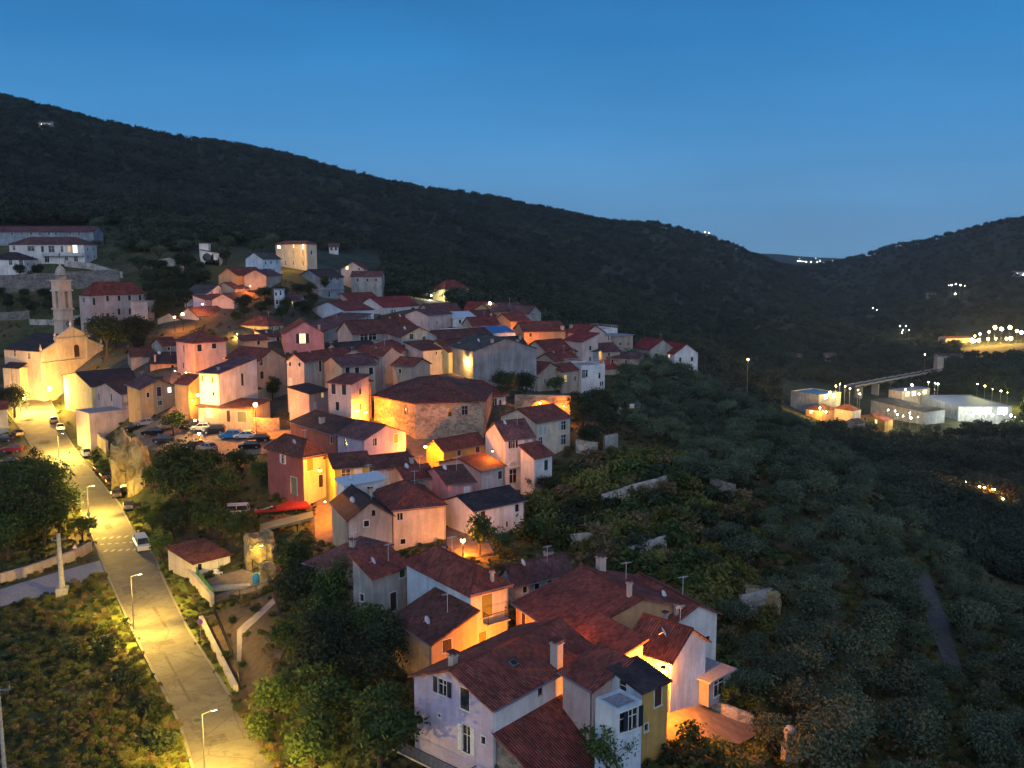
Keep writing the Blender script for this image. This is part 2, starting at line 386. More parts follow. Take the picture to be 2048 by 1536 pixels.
t.links.new(col, b.inputs[0]); b.inputs['Roughness'].default_value = .95; bump(t, b, noise_n(t, 2.2, 6, wc), .6, .3)
i_split = int(np.searchsorted(QQ, math.log(418)))
tr_ = obj('ground', grid_mesh('ground', 0, i_split+1)); tr_.data.materials.append(m); tag(tr_, kind='structure')
m, t, b = nmat('hill scrub'); wc = worldcoord(t)
f1 = maprange(t, noise_n(t, .012, 7, wc, .5), .35, .65, 0, 1)
v = t.nodes.new('ShaderNodeTexVoronoi'); v.inputs['Scale'].default_value = .16; t.links.new(wc, v.inputs['Vector'])
cl = maprange(t, v.outputs['Distance'], 0, .8, 1.3, .45)
col = mixc(t, f1, (.026, .040, .018, 1), (.060, .070, .034, 1)); col = mixc(t, 1, col, cl, 'MULTIPLY')
t.links.new(col, b.inputs[0]); b.inputs['Roughness'].default_value = 1; bump(t, b, v.outputs['Distance'], -1.0, 3.0)
hl = obj("hills", grid_mesh("hills", i_split, int(np.searchsorted(QQ, math.log(7550))))); hl.data.materials.append(m); tag(hl, kind='structure')
# ---- plain beneath everything out to the horizon
me = bpy.data.meshes.new('plain'); s_ = 16000
me.from_pydata([(-s_, -s_, -6), (s_, -s_, -6), (s_, s_, -6), (-s_, s_, -6)], [], [(0, 1, 2, 3)]); pl_ = obj('plain', me); me.materials.append(m); tag(pl_, kind='structure')
pl_.location.z = -25
def in_poly(x, y, poly):
    c = False; n = len(poly)
    for i in range(n):
        x1, y1 = poly[i][0], poly[i][1]; x2, y2 = poly[i-1][0], poly[i-1][1]
        if (y1 > y) != (y2 > y) and x < (x2-x1)*(y-y1)/(y2-y1)+x1: c = not c
    return c
def drape(name, uvs, mat, off=.08, step=2.0, kind='structure', label=None):
    poly = [ground(u, v) for u, v in uvs]; px = [p.x for p in poly]; py = [p.y for p in poly]
    V2 = []; n = len(poly); ed = []
    for i in range(n):
        a, b2 = poly[i], poly[(i+1) % n]; k = max(1, int((b2-a).length/step))
        for j in range(k): V2.append(Vector((a.x+(b2.x-a.x)*j/k, a.y+(b2.y-a.y)*j/k)))
    nb = len(V2); ed = [(i, (i+1) % nb) for i in range(nb)]
    x = min(px)
    while x < max(px):
        y = min(py)
        while y < max(py):
            if in_poly(x, y, poly): V2.append(Vector((x, y)))
            y += step
        x += step
    r = delaunay_2d_cdt(V2, ed, [list(range(nb))], 1, 1e-4)
    me = bpy.data.meshes.new(name); me.from_pydata([(p.x, p.y, T(p.x, p.y)+off) for p in r[0]], [], [tuple(f) for f in r[2]])
    me.materials.append(mat); o = obj(name, me); tag(o, label=label, kind=kind); return o, poly
# ---- asphalt road as a ribbon with camber, kerb strips at each side
m, t, b = nmat('lit asphalt'); wc = worldcoord(t)
k1 = maprange(t, noise_n(t, .35, 6, wc, .6), .3, .7, .72, 1.2); k2 = maprange(t, noise_n(t, 14, 3, wc), .2, .8, .8, 1.2)
vc_ = t.nodes.new('ShaderNodeTexVoronoi'); vc_.feature = 'DISTANCE_TO_EDGE'; vc_.inputs['Scale'].default_value = .33; t.links.new(mixc(t, .35, wc, noise_n(t, 1.2, 4, wc)), vc_.inputs['Vector'])
sp_ = mathn(t, 'MAXIMUM', maprange(t, noise_n(t, 1.1, 5, wc, 1.5), .57, .63, 0, .45), maprange(t, vc_.outputs['Distance'], 0, .02, .7, 0))
col = mixc(t, 1, (.115, .108, .098, 1), k1, 'MULTIPLY'); col = mixc(t, 1, col, k2, 'MULTIPLY'); col = mixc(t, sp_, col, (.05, .048, .045, 1))
t.links.new(col, b.inputs[0]); b.inputs['Roughness'].default_value = .8; bump(t, b, noise_n(t, 20, 3, wc), .3, .01); ASPH = m
def catmull(pts, k=6):
    o_ = []
    for i in range(len(pts)-1):
        p0, p1, p2, p3 = pts[max(i-1, 0)], pts[i], pts[i+1], pts[min(i+2, len(pts)-1)]
        for j in range(k):
            s = j/k; o_.append(.5*((2*p1)+(p2-p0)*s+(2*p0-5*p1+4*p2-p3)*s*s+(3*p1-p0-3*p2+p3)*s**3))
    o_.append(pts[-1]); return o_
RLs, RRs = catmull(RL), catmull(RR)
mb = MB()
for i in range(len(RLs)-1):
    for j in range(8):
        q = [RLs[i].lerp(RRs[i], j/8), RLs[i].lerp(RRs[i], (j+1)/8), RLs[i+1].lerp(RRs[i+1], (j+1)/8), RLs[i+1].lerp(RRs[i+1], j/8)]
        mb.face([p+Vector((0, 0, .02)) for p in q], ASPH)
tag(obj('road', mb.mesh('road')), kind='structure')
mb = MB()
for E, O in ((RLs, RRs), (RRs, RLs)):
    for i in range(len(E)-1):
        if E is RRs and proj(E[i])[1] > 1400: continue
        a, b_ = E[i], E[i+1]; oa, ob = (a-O[i]).normalized(), (b_-O[i+1]).normalized()
        q = [a, a+Vector((0, 0, .16)), a+oa*.3+Vector((0, 0, .16)), a+oa*.3-Vector((0, 0, .3))]
        q2 = [b_, b_+Vector((0, 0, .16)), b_+ob*.3+Vector((0, 0, .16)), b_+ob*.3-Vector((0, 0, .3))]
        for k in range(3):
            f = [q[k], q2[k], q2[k+1], q[k+1]]; mb.face(f if E is RLs else f[::-1], G('kerbstone'))
tag(obj('kerb', mb.mesh('kerb')), kind='structure')
# ------------------------------------------------------------------ house builder
WC = {}
def win_mesh(w, h, kind, sh, fr):
    key = (round(w, 2), round(h, 2), kind, sh, fr)
    if key in WC: return WC[key]
    D_ = {}
    pm = {'l': 'litpane', 'w': 'litwhite', 'm': 'litdim'}.get(kind[-1] if len(kind) > 1 else '', 'pane')
    base = kind[0]; F_ = G(fr)
    r = .14  # recess
    if base == 'd':                                   # door leaf
        m = MB().box(-w/2+.05, w/2-.05, r-.05, r, -h/2, h/2-.05, G(sh))
        for k in (-1, 1): m.box(k*w/4-w*.16, k*w/4+w*.16, r-.07, r-.05, -h*.38, -h*.05, G(sh)); m.box(k*w/4-w*.16, k*w/4+w*.16, r-.07, r-.05, h*.05, h*.38, G(sh))
        D_['main'] = m.mesh('door')
    else:
        D_['main'] = MB().box(-w/2, w/2, r-.02, r, -h/2, h/2, G(pm)).mesh('pane')
    f = MB(); t_ = .06
    f.box(-w/2-t_*1.2, -w/2, -.03, r-.03, -h/2, h/2, F_).box(w/2, w/2+t_*1.2, -.03, r-.03, -h/2, h/2, F_).box(-w/2-t_*1.2, w/2+t_*1.2, -.03, r-.03, h/2, h/2+t_*1.4, F_)
    if base != 'd':
        f.box(-w/2-.12, w/2+.12, -.10, r-.03, -h/2-.08, -h/2, F_)
        if w > .7 and base in 'on': f.box(-.03, .03, r-.07, r-.021, -h/2, h/2, F_)
        if h > 1.2 and base in 'on': f.box(-w/2, w/2, r-.066, r-.021, h*.12, h*.12+.05, F_)
    D_['frame'] = f.mesh('window_frame')
    if base in 'oc':
        lw = w/2
        s = MB().box(-lw/2+.01, lw/2-.01, -.02, .02, -h/2, h/2, G(sh))
        for k in range(int(h/.16)): s.box(-lw/2+.06, lw/2-.06, -.035, -.02, -h/2+.08+k*.16, -h/2+.14+k*.16, G(sh))
        D_['shutter'] = s.mesh('shutter')
    WC[key] = D_; return D_
def add_window(root, wall, s, z, w, h, kind, sh='shutgreen', fr='frame', lw=0, ll=0, pos=None):
    D_ = win_mesh(w, h, kind, sh, fr)
    loc, rz = pos
    isd = kind[0] == 'd'
    o = obj('door' if isd else 'window', D_['main'], root, loc, (0, 0, rz))
    obj('door_frame' if isd else 'window_frame', D_['frame'], o)
    if 'shutter' in D_:
        for k in (-1, 1):
            if kind[0] == 'o': obj('shutter', D_['shutter'], o, (k*(w*.75+.09), -.045, 0))
            else: obj('shutter', D_['shutter'], o, (k*w/4, .03, 0))
    return o
FOOT = []   # house footprints to keep plants out
HOUSES = {}
GABLE_DEFAULT_OVER = .38
def house(nid, label, D, P0, L, R, roof=('gR', 1.5), wall='white', rm='terra', wins=(), chim=(), cat='house', name='house', h=None, wallR=None, over=None, sh='shutgreen', base=None, auto=True, group=None, ang=None, mat_roof=None, parapet=.0, p0w=None):
    p0 = p0w or P(P0[0], P0[1], D); z0 = p0.z
    def dirp(Q): q = PZ(Q[0], Q[1], z0); d = q-p0; return atan2(d.y, d.x), hypot(d.x, d.y)
    aa = []
    if isinstance(R, tuple): aa.append(dirp(R)[0])
    if isinstance(L, tuple): aa.append(dirp(L)[0]-pi/2)
    if ang is not None and p0w is None: ang = math.atan(KD*math.tan(ang))
    if D < 400 and p0w is None:
        if not isinstance(L, tuple): L *= 1.2
        if not isinstance(R, tuple): R *= 1.15
    a = ang if ang is not None else sum(aa)/len(aa) if aa else 0.0
    def solve(uq, ang_):
        dx, dy = cos(ang_), sin(ang_); k = (uq-CU)/F; D0 = p0.y*CP-(p0.z-CZ)*SP
        den = dx-k*dy*CP
        if abs(den) < 1e-4: return 6.0
        return (k*D0-p0.x)/den
    w = R if isinstance(R, (int, float)) else solve(R[0], a)
    l = L if isinstance(L, (int, float)) else solve(L[0], a+pi/2)
    if not (1.5 <= w <= 60): print('CLAMPW', nid, round(w, 1)); w = min(max(w, 3), 22) if w > 0 else 6
    if not (1.5 <= l <= 60): print('CLAMPL', nid, round(l, 1)); l = min(max(l, 3), 22) if l > 0 else 6
    dR = Vector((cos(a), sin(a), 0)); dL = Vector((-sin(a), cos(a), 0))
    ctr = p0+dR*w/2+dL*l/2
    cs = [p0, p0+dR*w, p0+dR*w+dL*l, p0+dL*l]
    FOOT.append([(c.x, c.y) for c in cs])
    if h is None:
        gz = min(T(c.x, c.y) for c in cs)
        h = max(2.4, z0-gz+.4)
    zb = z0-h
    root = empty(name, (ctr.x, ctr.y, zb), a, label, cat, group)
    HOUSES[nid] = root
    rk, rise = roof[0], roof[1] if len(roof) > 1 else 0
    o = GABLE_DEFAULT_OVER if over is None else over
    if D > 190 and over is None: o = .3
    X, Y = w/2, l/2
    hw = h
    def zf(x, y):
        if rk == 'gL': return hw+rise*(1-abs(y)/Y)
        if rk == 'gR': return hw+rise*(1-abs(x)/X)
        if rk == 'hip': m_ = min(X, Y); return hw+rise*min((X-abs(x))/m_, (Y-abs(y))/m_, 1)
        if rk == 'sR': return hw+rise*(x+X)/w
        if rk == 'sL': return hw+rise*(y+Y)/l
        return hw
    # roof planes
    tops = []
    if rk == 'gL':
        for s in (1, -1):
            q = [(-X-o, s*(-Y-o)), (X+o, s*(-Y-o)), (X+o, 0), (-X-o, 0)]; tops.append(q if s > 0 else q[::-1])
    elif rk == 'gR':
        for s in (1, -1):
            q = [(s*(-X-o), Y+o), (s*(-X-o), -Y-o), (0, -Y-o), (0, Y+o)]; tops.append(q if s > 0 else q[::-1])
    elif rk == 'hip':
        m_ = min(X, Y); rx, ry = X-m_, Y-m_
        e = [(-X-o, -Y-o), (X+o, -Y-o), (X+o, Y+o), (-X-o, Y+o)]
        if X >= Y: tops = [[e[0], e[1], (rx, 0), (-rx, 0)], [e[1], e[2], (rx, 0)], [e[2], e[3], (-rx, 0), (rx, 0)], [e[3], e[0], (-rx, 0)]]
        else: tops = [[e[0], e[1], (0, -ry)], [e[1], e[2], (0, ry), (0, -ry)], [e[2], e[3], (0, ry)], [e[3], e[0], (0, -ry), (0, ry)]]
    elif rk in ('sR', 'sL'): tops = [[(-X-o, -Y-o), (X+o, -Y-o), (X+o, Y+o), (-X-o, Y+o)]]
    th = .16; rmat = mat_roof or R_(rm)
    mb = MB()
    if rk == 'flat':
        sl = mat_roof or G('slab'); wm = W(wall); pp = parapet
        if pp > 0:
            mb.box(-X+.2, X-.2, -Y+.2, Y-.2, hw-.1, hw+.06, sl)
            for b_ in ((-X, X, -Y, -Y+.2), (-X, X, Y-.2, Y), (-X, -X+.2, -Y+.2, Y-.2), (X-.2, X, -Y+.2, Y-.2)): mb.box(*b_, hw, hw+pp, wm)
        else: mb.box(-X-o, X+o, -Y-o, Y+o, hw+.01, hw+.17, sl)
    else:
        T3 = [[(x, y, zf(x, y)+.02+th) for x, y in q] for q in tops]
        cnt = {}
        key = lambda p: (round(p[0], 3), round(p[1], 3))
        for q in T3:
            for i in range(len(q)):
                e_ = frozenset((key(q[i]), key(q[(i+1) % len(q)]))); cnt[e_] = cnt.get(e_, 0)+1
        for q in T3:
            v = [Vector(p) for p in q]; n = (v[1]-v[0]).cross(v[2]-v[1]).normalized()
            up = (Vector((0, 0, 1))-n*n.z); up = up.normalized() if up.length > 1e-3 else Vector((0, 1, 0)); sd_ = up.cross(n)
            mb.face(q, rmat, [(p.dot(sd_)+50, p.dot(up)+50) for p in v])
            mb.face([(p[0], p[1], p[2]-th) for p in q][::-1], G('wood'))
            for i in range(len(q)):
                A, B = q[i], q[(i+1) % len(q)]
                if cnt[frozenset((key(A), key(B)))] == 1:
                    mb.face([(A[0], A[1], A[2]-th), (B[0], B[1], B[2]-th), B, A], rmat, [(0, 0), (1, 0), (1, .2), (0, .2)])
        # ridge capping
        if rk == 'gL': mb.tube((-X-o, 0, hw+rise+.18), (X+o, 0, hw+rise+.18), .12, .12, rmat, 6)
        if rk == 'gR': mb.tube((0, -Y-o, hw+rise+.18), (0, Y+o, hw+rise+.18), .12, .12, rmat, 6)
        if rk == 'hip':
            m_ = min(X, Y); ra, rb = ((-(X-m_), 0), (X-m_, 0)) if X >= Y else ((0, -(Y-m_)), (0, Y-m_))
            if (Vector(ra)-Vector(rb)).length > .2: mb.tube((*ra, hw+rise+.18), (*rb, hw+rise+.18), .12, .12, rmat, 6)
            for c_ in ((-X-o, -Y-o), (X+o, -Y-o), (X+o, Y+o), (-X-o, Y+o)):
                r_ = min((ra, rb), key=lambda q: (Vector(q)-Vector(c_)).length); mb.tube((*c_, zf(*c_)+.18), (*r_, hw+rise+.18), .1, .1, rmat, 6)
    ro = obj('roof', mb.mesh('roof'), root)
    # windows: solve positions
    holes = {0: [], 1: [], 2: [], 3: []}; ws = []
    ca, sa = cos(-a), sin(-a)
    def loc_(p): q = Vector(p)-Vector((ctr.x, ctr.y, zb)); return Vector((q.x*ca-q.y*sa, q.x*sa+q.y*ca, q.z))
    c0 = loc_((0, 0, CZ))
    WN = {'R': 0, 'L': 3}
    for wd in wins:
        side, u, v, ww, hh, kind = wd[:6]; shc = wd[6] if len(wd) > 6 and wd[6] else sh; frc = wd[7] if len(wd) > 7 else 'frame'
        r = ray(u, v); d = Vector((r.x*ca-r.y*sa, r.x*sa+r.y*ca, r.z))
        if side == 'R': k = (-Y-c0.y)/d.y; p = c0+d*k; s = p.x; S = X
        else: k = (-X-c0.x)/d.x; p = c0+d*k; s = -p.y; S = Y
        if k < 0 or abs(s) > S+2.5: print('WINOUT', nid, wd[:3], round(s, 1), round(S, 1)); continue
        ww = min(ww, 2*S-.7); mg = ww/2+.2; s = min(max(s, -S+mg), S-mg); z = min(p.z, (zf(s, -Y) if side == 'R' else zf(-X, -s))-hh/2-.12); z = max(z, hh/2+.15)
        ws.append((WN[side], s, z, ww, hh, kind, shc, frc))
    if auto and D < 400:
        for side, S in ((1, Y), (2, X)):
            nn = int(S*2/3.6)
            for i in range(nn):
                for zz in (h-1.7, h-4.6):
                    if zz > 1.2: ws.append((side, (i+.5)*2*S/nn-S, zz, .8, 1.2, 'c', sh, 'frame'))
    okw = []
    for q in ws:
        side, s, z, ww, hh = q[:5]
        if any(abs(s-t_[1]) < (ww+t_[3])/2+.1 and abs(z-t_[2]) < (hh+t_[4])/2+.1 for t_ in okw if t_[0] == side): print('WINOVER', nid, q[:3]); continue
        okw.append(q)
        holes[side].append((s-ww/2, s+ww/2, z-hh/2, z+hh/2))
        pos = {0: ((s, -Y, z), 0), 3: ((-X, -s, z), -pi/2), 2: ((-s, Y, z), pi), 1: ((X, s, z), pi/2)}[side]
        add_window(root, side, s, z, ww, hh, q[5], q[6], q[7], pos=pos)
    # walls with real openings
    mb = MB(); wm, wr = W(wall), W(wallR or wall)
    fr_ = {0: (lambda s, z, d=0: (s, -Y+d, z), X, wr), 1: (lambda s, z, d=0: (X-d, s, z), Y, wm), 2: (lambda s, z, d=0: (-s, Y-d, z), X, wm), 3: (lambda s, z, d=0: (-X+d, -s, z), Y, wm)}
    for side, (fn, S, mt) in fr_.items():
        tl, tr2 = zf(*fn(-S, 0)[:2]), zf(*fn(S, 0)[:2]); pk = zf(*fn(0, 0)[:2])
        outl = [(-S, 0), (S, 0), (S, tr2)]
        if abs(pk-(tl+tr2)/2) > .01 and rk in ('gL', 'gR'): outl.append((0, pk))
        outl.append((-S, tl))
        polys = [[Vector((s, z, 0)) for s, z in outl]]+[[Vector((x0, z0_, 0)), Vector((x0, z1, 0)), Vector((x1, z1, 0)), Vector((x1, z0_, 0))] for x0, x1, z0_, z1 in holes[side]]
        if len(polys) == 1: mb.face([fn(p.x, p.y) for p in polys[0]], mt)
        else:
            flat = [p for q in polys for p in q]
            for tri in tessellate_polygon(polys):
                A, B, C_ = [flat[i] for i in tri]
                if (B-A).cross(C_-A).z < 0: B, C_ = C_, B
                mb.face([fn(A.x, A.y), fn(B.x, B.y), fn(C_.x, C_.y)], mt)
            for x0, x1, z0_, z1 in holes[side]:
                q = [(x0, z0_), (x1, z0_), (x1, z1), (x0, z1)]
                for i in range(4):
                    A, B = q[i], q[(i+1) % 4]; mb.face([fn(*A), fn(*A, .2), fn(*B, .2), fn(*B)], mt)
                mb.face([fn(*p, .2) for p in q], G('iron'))
    obj('wall', mb.mesh('wall'), root)
    # gutter + downpipe on near houses
    if D < 170 and rk in ('gR', 'gL', 'hip', 'sR'):
        g = MB()
        if rk in ('gL', 'hip'): g.tube((-X-o, -Y-o-.05, zf(0, -Y-o)+.12 if rk == 'gL' else hw-.02), (X+o, -Y-o-.05, zf(0, -Y-o)+.12 if rk == 'gL' else hw-.02), .07, .07, G('metal'), 6); g.tube((X-.15, -Y-.08, hw-.1), (X-.15, -Y-.08, .1), .05, .05, G('metal'), 6)
        else: g.tube((-X-o-.05, -Y-o, zf(-X-o, 0)+.12), (-X-o-.05, Y+o, zf(-X-o, 0)+.12), .07, .07, G('metal'), 6); g.tube((-X-.08, -Y+.15, hw-.1), (-X-.08, -Y+.15, .1), .05, .05, G('metal'), 6)
        obj('gutter', g.mesh('gutter'), root)
    for c_ in chim:
        u, v, ch = c_[:3]; cw = c_[3] if len(c_) > 3 else .55
        q = loc_(PZ(u, v, z0+rise*.55)); x = min(max(q.x, -X+.5), X-.5); y = min(max(q.y, -Y+.5), Y-.5); zz = zf(x, y)
        k = MB(); a_ = cw/2; m_ = G('chimney')
        k.box(-a_, a_, -a_, a_, -.3, ch, m_).box(-a_-.08, a_+.08, -a_-.08, a_+.08, ch, ch+.1, m_)
        for sx in (-1, 1):
            for sy in (-1, 1): k.box(sx*a_*.75-.05, sx*a_*.75+.05, sy*a_*.75-.05, sy*a_*.75+.05, ch+.1, ch+.32, m_)
        k.box(-a_-.1, a_+.1, -a_-.1, a_+.1, ch+.32, ch+.40, rmat if rk != 'flat' else m_)
        obj('chimney', k.mesh('chimney'), ro, (x, y, zz))
    if 60 < D < 240 and rk != 'flat' and auto and (len(HOUSES) % 3 == 0 or D < 110):   # television aerial / dish
        q = MB(); ax, ay = X*.35, Y*.3*(-1 if len(HOUSES) % 2 else 1); m_ = G('whitemetal')
        q.tube((0, 0, -.1), (0, 0, 2.0), .03, .025, m_, 5); q.tube((-.6, 0, 1.9), (.6, 0, 1.9), .015, .015, m_, 4)
        for k in range(-3, 4): q.tube((k*.18, -.3+abs(k)*.04, 1.9), (k*.18, .3-abs(k)*.04, 1.9), .012, .012, m_, 4)
        obj('aerial', q.mesh('aerial'), ro, (ax, ay, zf(ax, ay)+.15))
        if len(HOUSES) % 2:
            q = MB(); q.lathe([(.02, .12), (.25, .08), (.42, 0), (.44, 0), (.25, .05), (.02, .09)], m_, 14); q.tube((0, 0, .1), (0, 0, -.5), .03, .03, m_, 5)
            obj('dish', q.mesh('dish'), ro, (-X*.5, -Y*.25, zf(-X*.5, -Y*.25)+.7), (radians(60), 0, .6))
    root['_dims'] = (w, l, h); 
    return root
def dims(r): d = r['_dims']; return d[0]/2, d[1]/2, d[2]
def balcony(root, side, s0, s1, z, depth, rail='iron', slab='slab', h=1.0):
    X, Y, H = dims(root)
    mb = MB(); mb.box(s0, s1, -depth, 0, z-.14, z, G(slab))
    r = MB(); ra = G(rail); e = .05
    pts_ = [(s0+e, 0), (s0+e, -depth+e), (s1-e, -depth+e), (s1-e, 0)]
    for (xa, ya), (xb, yb) in zip(pts_, pts_[1:]):
        r.tube((xa, ya, z+h), (xb, yb, z+h), .035, .035, ra, 6); r.tube((xa, ya, z+.1), (xb, yb, z+.1), .02, .02, ra, 5)
        n = max(1, int(hypot(xb-xa, yb-ya)/.14))
        for i in range(n+1): k = i/n; x, y = xa+(xb-xa)*k, ya+(yb-ya)*k; r.tube((x, y, z), (x, y, z+h), .014 if i not in (0, n) else .03, .014 if i not in (0, n) else .03, ra, 4, False)
    pos, rz = {'R': ((0, -Y-.003, 0), 0), 'L': ((-X-.003, 0, 0), -pi/2)}[side]
    b = obj('balcony', mb.mesh('balcony'), root, pos, (0, 0, rz)); obj('railing', r.mesh('railing'), b); return b
def rail_top(root, rail='whitemetal', h=.9, sides='RLBF'):
    X, Y, H = dims(root); r = MB(); ra = G(rail)
    for (xa, ya), (xb, yb) in [((-X, -Y), (X, -Y)), ((X, -Y), (X, Y)), ((X, Y), (-X, Y)), ((-X, Y), (-X, -Y))]:
        z = H+.17
        r.tube((xa, ya, z+h), (xb, yb, z+h), .03, .03, ra, 5); n = max(1, int(hypot(xb-xa, yb-ya)/.8))
        for i in range(n): k = i/n; r.tube((xa+(xb-xa)*k, ya+(yb-ya)*k, z), (xa+(xb-xa)*k, ya+(yb-ya)*k, z+h), .02, .02, ra, 4, False)
        r.tube((xa, ya, z+h*.5), (xb, yb, z+h*.5), .015, .015, ra, 4)
    obj('railing', r.mesh('railing'), root)
rd = radians
# ------------------------------------------------------------------ the village, from the road end up the hill
H = house
# --- near cluster
h = H('F1', 'tall lilac house with a long iron balcony and dark red tiled roof', 56, (986, 1417), (828, 1352), 11.5, ('gL', 1.7), 'lilac', 'terra',
  [('L', 885, 1374, .9, 1.25, 'o', 'shutdark'), ('L', 930, 1398, .95, 1.7, 'c', 'shutdark'), ('L', 933, 1478, .8, 2.2, 'o', 'frame'), ('L', 967, 1480, .4, .55, 'n'), ('L', 879, 1431, .25, .25, 'n'), ('R', 1080, 1381, .6, .9, 'n', None)],
  [(1136, 1325, 2.0, .75), (906, 1342, .9)], wallR='white')
X, Y, HH = dims(h); balcony(h, 'L', -Y-1.4, Y-1.7, HH-6.2, 1.25, slab='concrete')
v_ = MB(); v_.box(-.35, .35, -.28, .28, 0, .12, G('metal')); v_.box(-.28, .28, -.22, .22, .12, .135, G('pane')); obj('skylight', v_.mesh('skylight'), [c for c in h.children if c.name.startswith('roof')][0], (-1.5, -Y*.45, HH+1.7*.55+.18), (radians(25), 0, 0))
_q = h.matrix_basis@Vector((-X+.25, -Y-5.6, HH-4.9))
H('F1c', 'low lean-to with a rusty tiled roof against the side of the lilac house', 53, (0, 0), 5.5, 7.9, ('sL', 2.7), 'darkstone', 'redbrown', [], ang=h.rotation_euler.z, p0w=_q, auto=False, over=.25)
H('F1b', 'small pink wing with a sloping tiled roof joined to the lilac house', 57.5, (1186, 1381), (1126, 1347), 3.2, ('sR', 1.3), 'palepink', 'terra', [], over=.3)
H('F13', 'low house filling the gap between the lilac house and the tall pale gable', 63.5, (1230, 1318), (1145, 1268), 2.6, ('sR', .9), 'palepink', 'terra', [], auto=False)
h = H('F2', 'white house block with a flat grey roof terrace and dark shutters', 54, (1235, 1426), (1191, 1386), (1284, 1392), ('flat',), 'skywhite', 'grey', [('R', 1244, 1441, .7, 1.5, 'n'), ('R', 1266, 1433, .9, 1.6, 'o', 'shutdark'), ('R', 1262, 1478, .8, 1.4, 'd', 'doordark')], parapet=.25)
H('F3', 'ochre house with a dark low-pitched roof beside the lit alley', 56.5, (1284, 1386), (1222, 1346), (1336, 1351), ('sL', .7), 'skywhite', 'dark', [('L', 1246, 1374, .7, 1.3, 'n'), ('R', 1316, 1388, .8, 1.5, 'c', 'shutbrown'), ('R', 1292, 1455, .4, .6, 'n')], over=.25, wallR='ochre')
H('F4', 'tall pale gabled house with one wall lit orange by the alley lamp', 64, (1342, 1321), (1255, 1293), (1412, 1284), ('gR', 1.9), 'white', 'terra', [('L', 1275, 1312, .7, .9, 'c', 'shutbrown')], [(1327, 1235, 1.1, .35)])
h = H('F5', 'long house with a broad red tiled roof lit orange at its lower edge', 68.8, (1135, 1280), (1032, 1207), 14, ('gR', 2.5), 'orange', 'terra', [('L', 1047, 1239, .8, 1.3, 'c', 'shutbrown'), ('L', 1048, 1270, .6, .9, 'n', None)], [(1155, 1128, 1.5, .8), (1258, 1215, 1.4, .4)])
H('F6', 'pale house at the slope edge with a wide shallow red roof and blank gable', 72, (1352, 1243), (1240, 1190), (1434, 1231), ('gR', 1.2), 'white', 'terra', [('R', 1415, 1277, .5, .5, 'n')], [(1309, 1232, 1.0, .35)])
H('F7', 'small grey flat-roofed lean-to with an open front beside the blank gable', 66.5, (1418, 1364), 3.4, (1462, 1340), ('flat',), 'grey', 'grey', [('R', 1438, 1368, 1.6, 1.6, 'n')], h=2.4, auto=False)
H('F8', 'stone house with openings under the eaves and a purple-brown tiled roof', 84, (1030, 1169), (1000, 1140), (1140, 1124), ('gL', 1.6), 'palestone', 'mauve', [('R', 1050, 1176, .6, 1.1, 'n'), ('R', 1074, 1166, .7, 1.1, 'n'), ('R', 1100, 1152, .6, 1.0, 'n')], [(1061, 1105, 1.3, .8)])
h = H('F9', 'white house whose lit end wall has a balcony door with green shutters', 73, (941, 1187), (813, 1123), (1016, 1168), ('hip', 1.7), 'skywhite', 'terra', [('R', 974, 1211, 1.3, 2.3, 'c', 'shutolive'), ('R', 965, 1274, .9, 1.1, 'c', 'shutolive')], [(998, 1160, 1.0, .3), (887, 1103, .5, .3)], wallR='cream')
X, Y, HH = dims(h); balcony(h, 'R', -X*.35, X*.85, HH-3.3, .9, slab='concrete')
H('F10', 'low orange-lit lean-to with brown shutters below the balcony house', 70, (863, 1290), (784, 1238), 4.4, ('sR', 2.0), 'orange', 'brown', [('R', 894, 1291, 1.0, 1.2, 'c', 'shutbrown'), ('L', 800, 1266, .6, .8, 'n')], over=.25)
H('F12a', 'rough stone house with pale posts and a dull purple roof above the shrubs', 85, (673, 1144), (613, 1120), (780, 1092), ('sR', .8), 'weathered', 'mauve', [('L', 628, 1160, .8, 1.8, 'n'), ('L', 650, 1166, .8, 1.8, 'n')], [(705, 1098, .8)])
H('F12b', 'weathered white stone house with one dark doorway and narrow grey side', 79, (745, 1155), (706, 1136), (812, 1124), ('sL', 1.6), 'weathered', 'terra', [('R', 804, 1144, .8, 1.0, 'c', 'shutgreen'), ('R', 787, 1203, .95, 2.1, 'd', 'doordark'), ('L', 724, 1195, .6, .8, 'n')], [])
# --- second cluster
H('M1', 'cream house with paired windows under a hipped red roof', 100, (786, 1020), 9.0, (891, 1005), ('hip', 2.0), 'cream', 'terra', [('R', 800, 1033, .75, .95, 'n'), ('R', 810, 1032, .75, .95, 'n'), ('R', 806, 1083, .7, .7, 'n')], [], ang=radians(17))
H('M2', 'grey weathered gabled house with a white-framed window and dark roof', 97.5, (697, 1040), 8.0, (784, 1024), ('gR', 2.0), 'weathered', 'dark', [('R', 733, 1047, .7, .8, 'n'), ('R', 747, 1026, .5, .8, 'n', None, 'concrete')], [(770, 960, 1.0)], ang=radians(19))
H('M3', 'white house with a dark tiled roof beyond the pink balcony house', 102, (949, 1022), 6.0, (1048, 1001), ('gL', 1.3), 'white', 'dark', [('R', 966, 1031, .8, 1.2, 'c', 'shutbrown'), ('R', 1034, 1016, .7, 1.1, 'n'), ('R', 1014, 1048, .35, .8, 'n')])
h = H('M4', 'pink house with a white-shuttered balcony door above the lit yard', 106, (896, 970), 8.0, (948, 964), ('gL', 1.4), 'pink', 'brown', [('R', 934, 985, .9, 1.6, 'c', 'frame')], [])
X, Y, HH = dims(h); balcony(h, 'R', -X*.5, X*.95, HH-3.0, 1.0, 'iron', 'concrete')
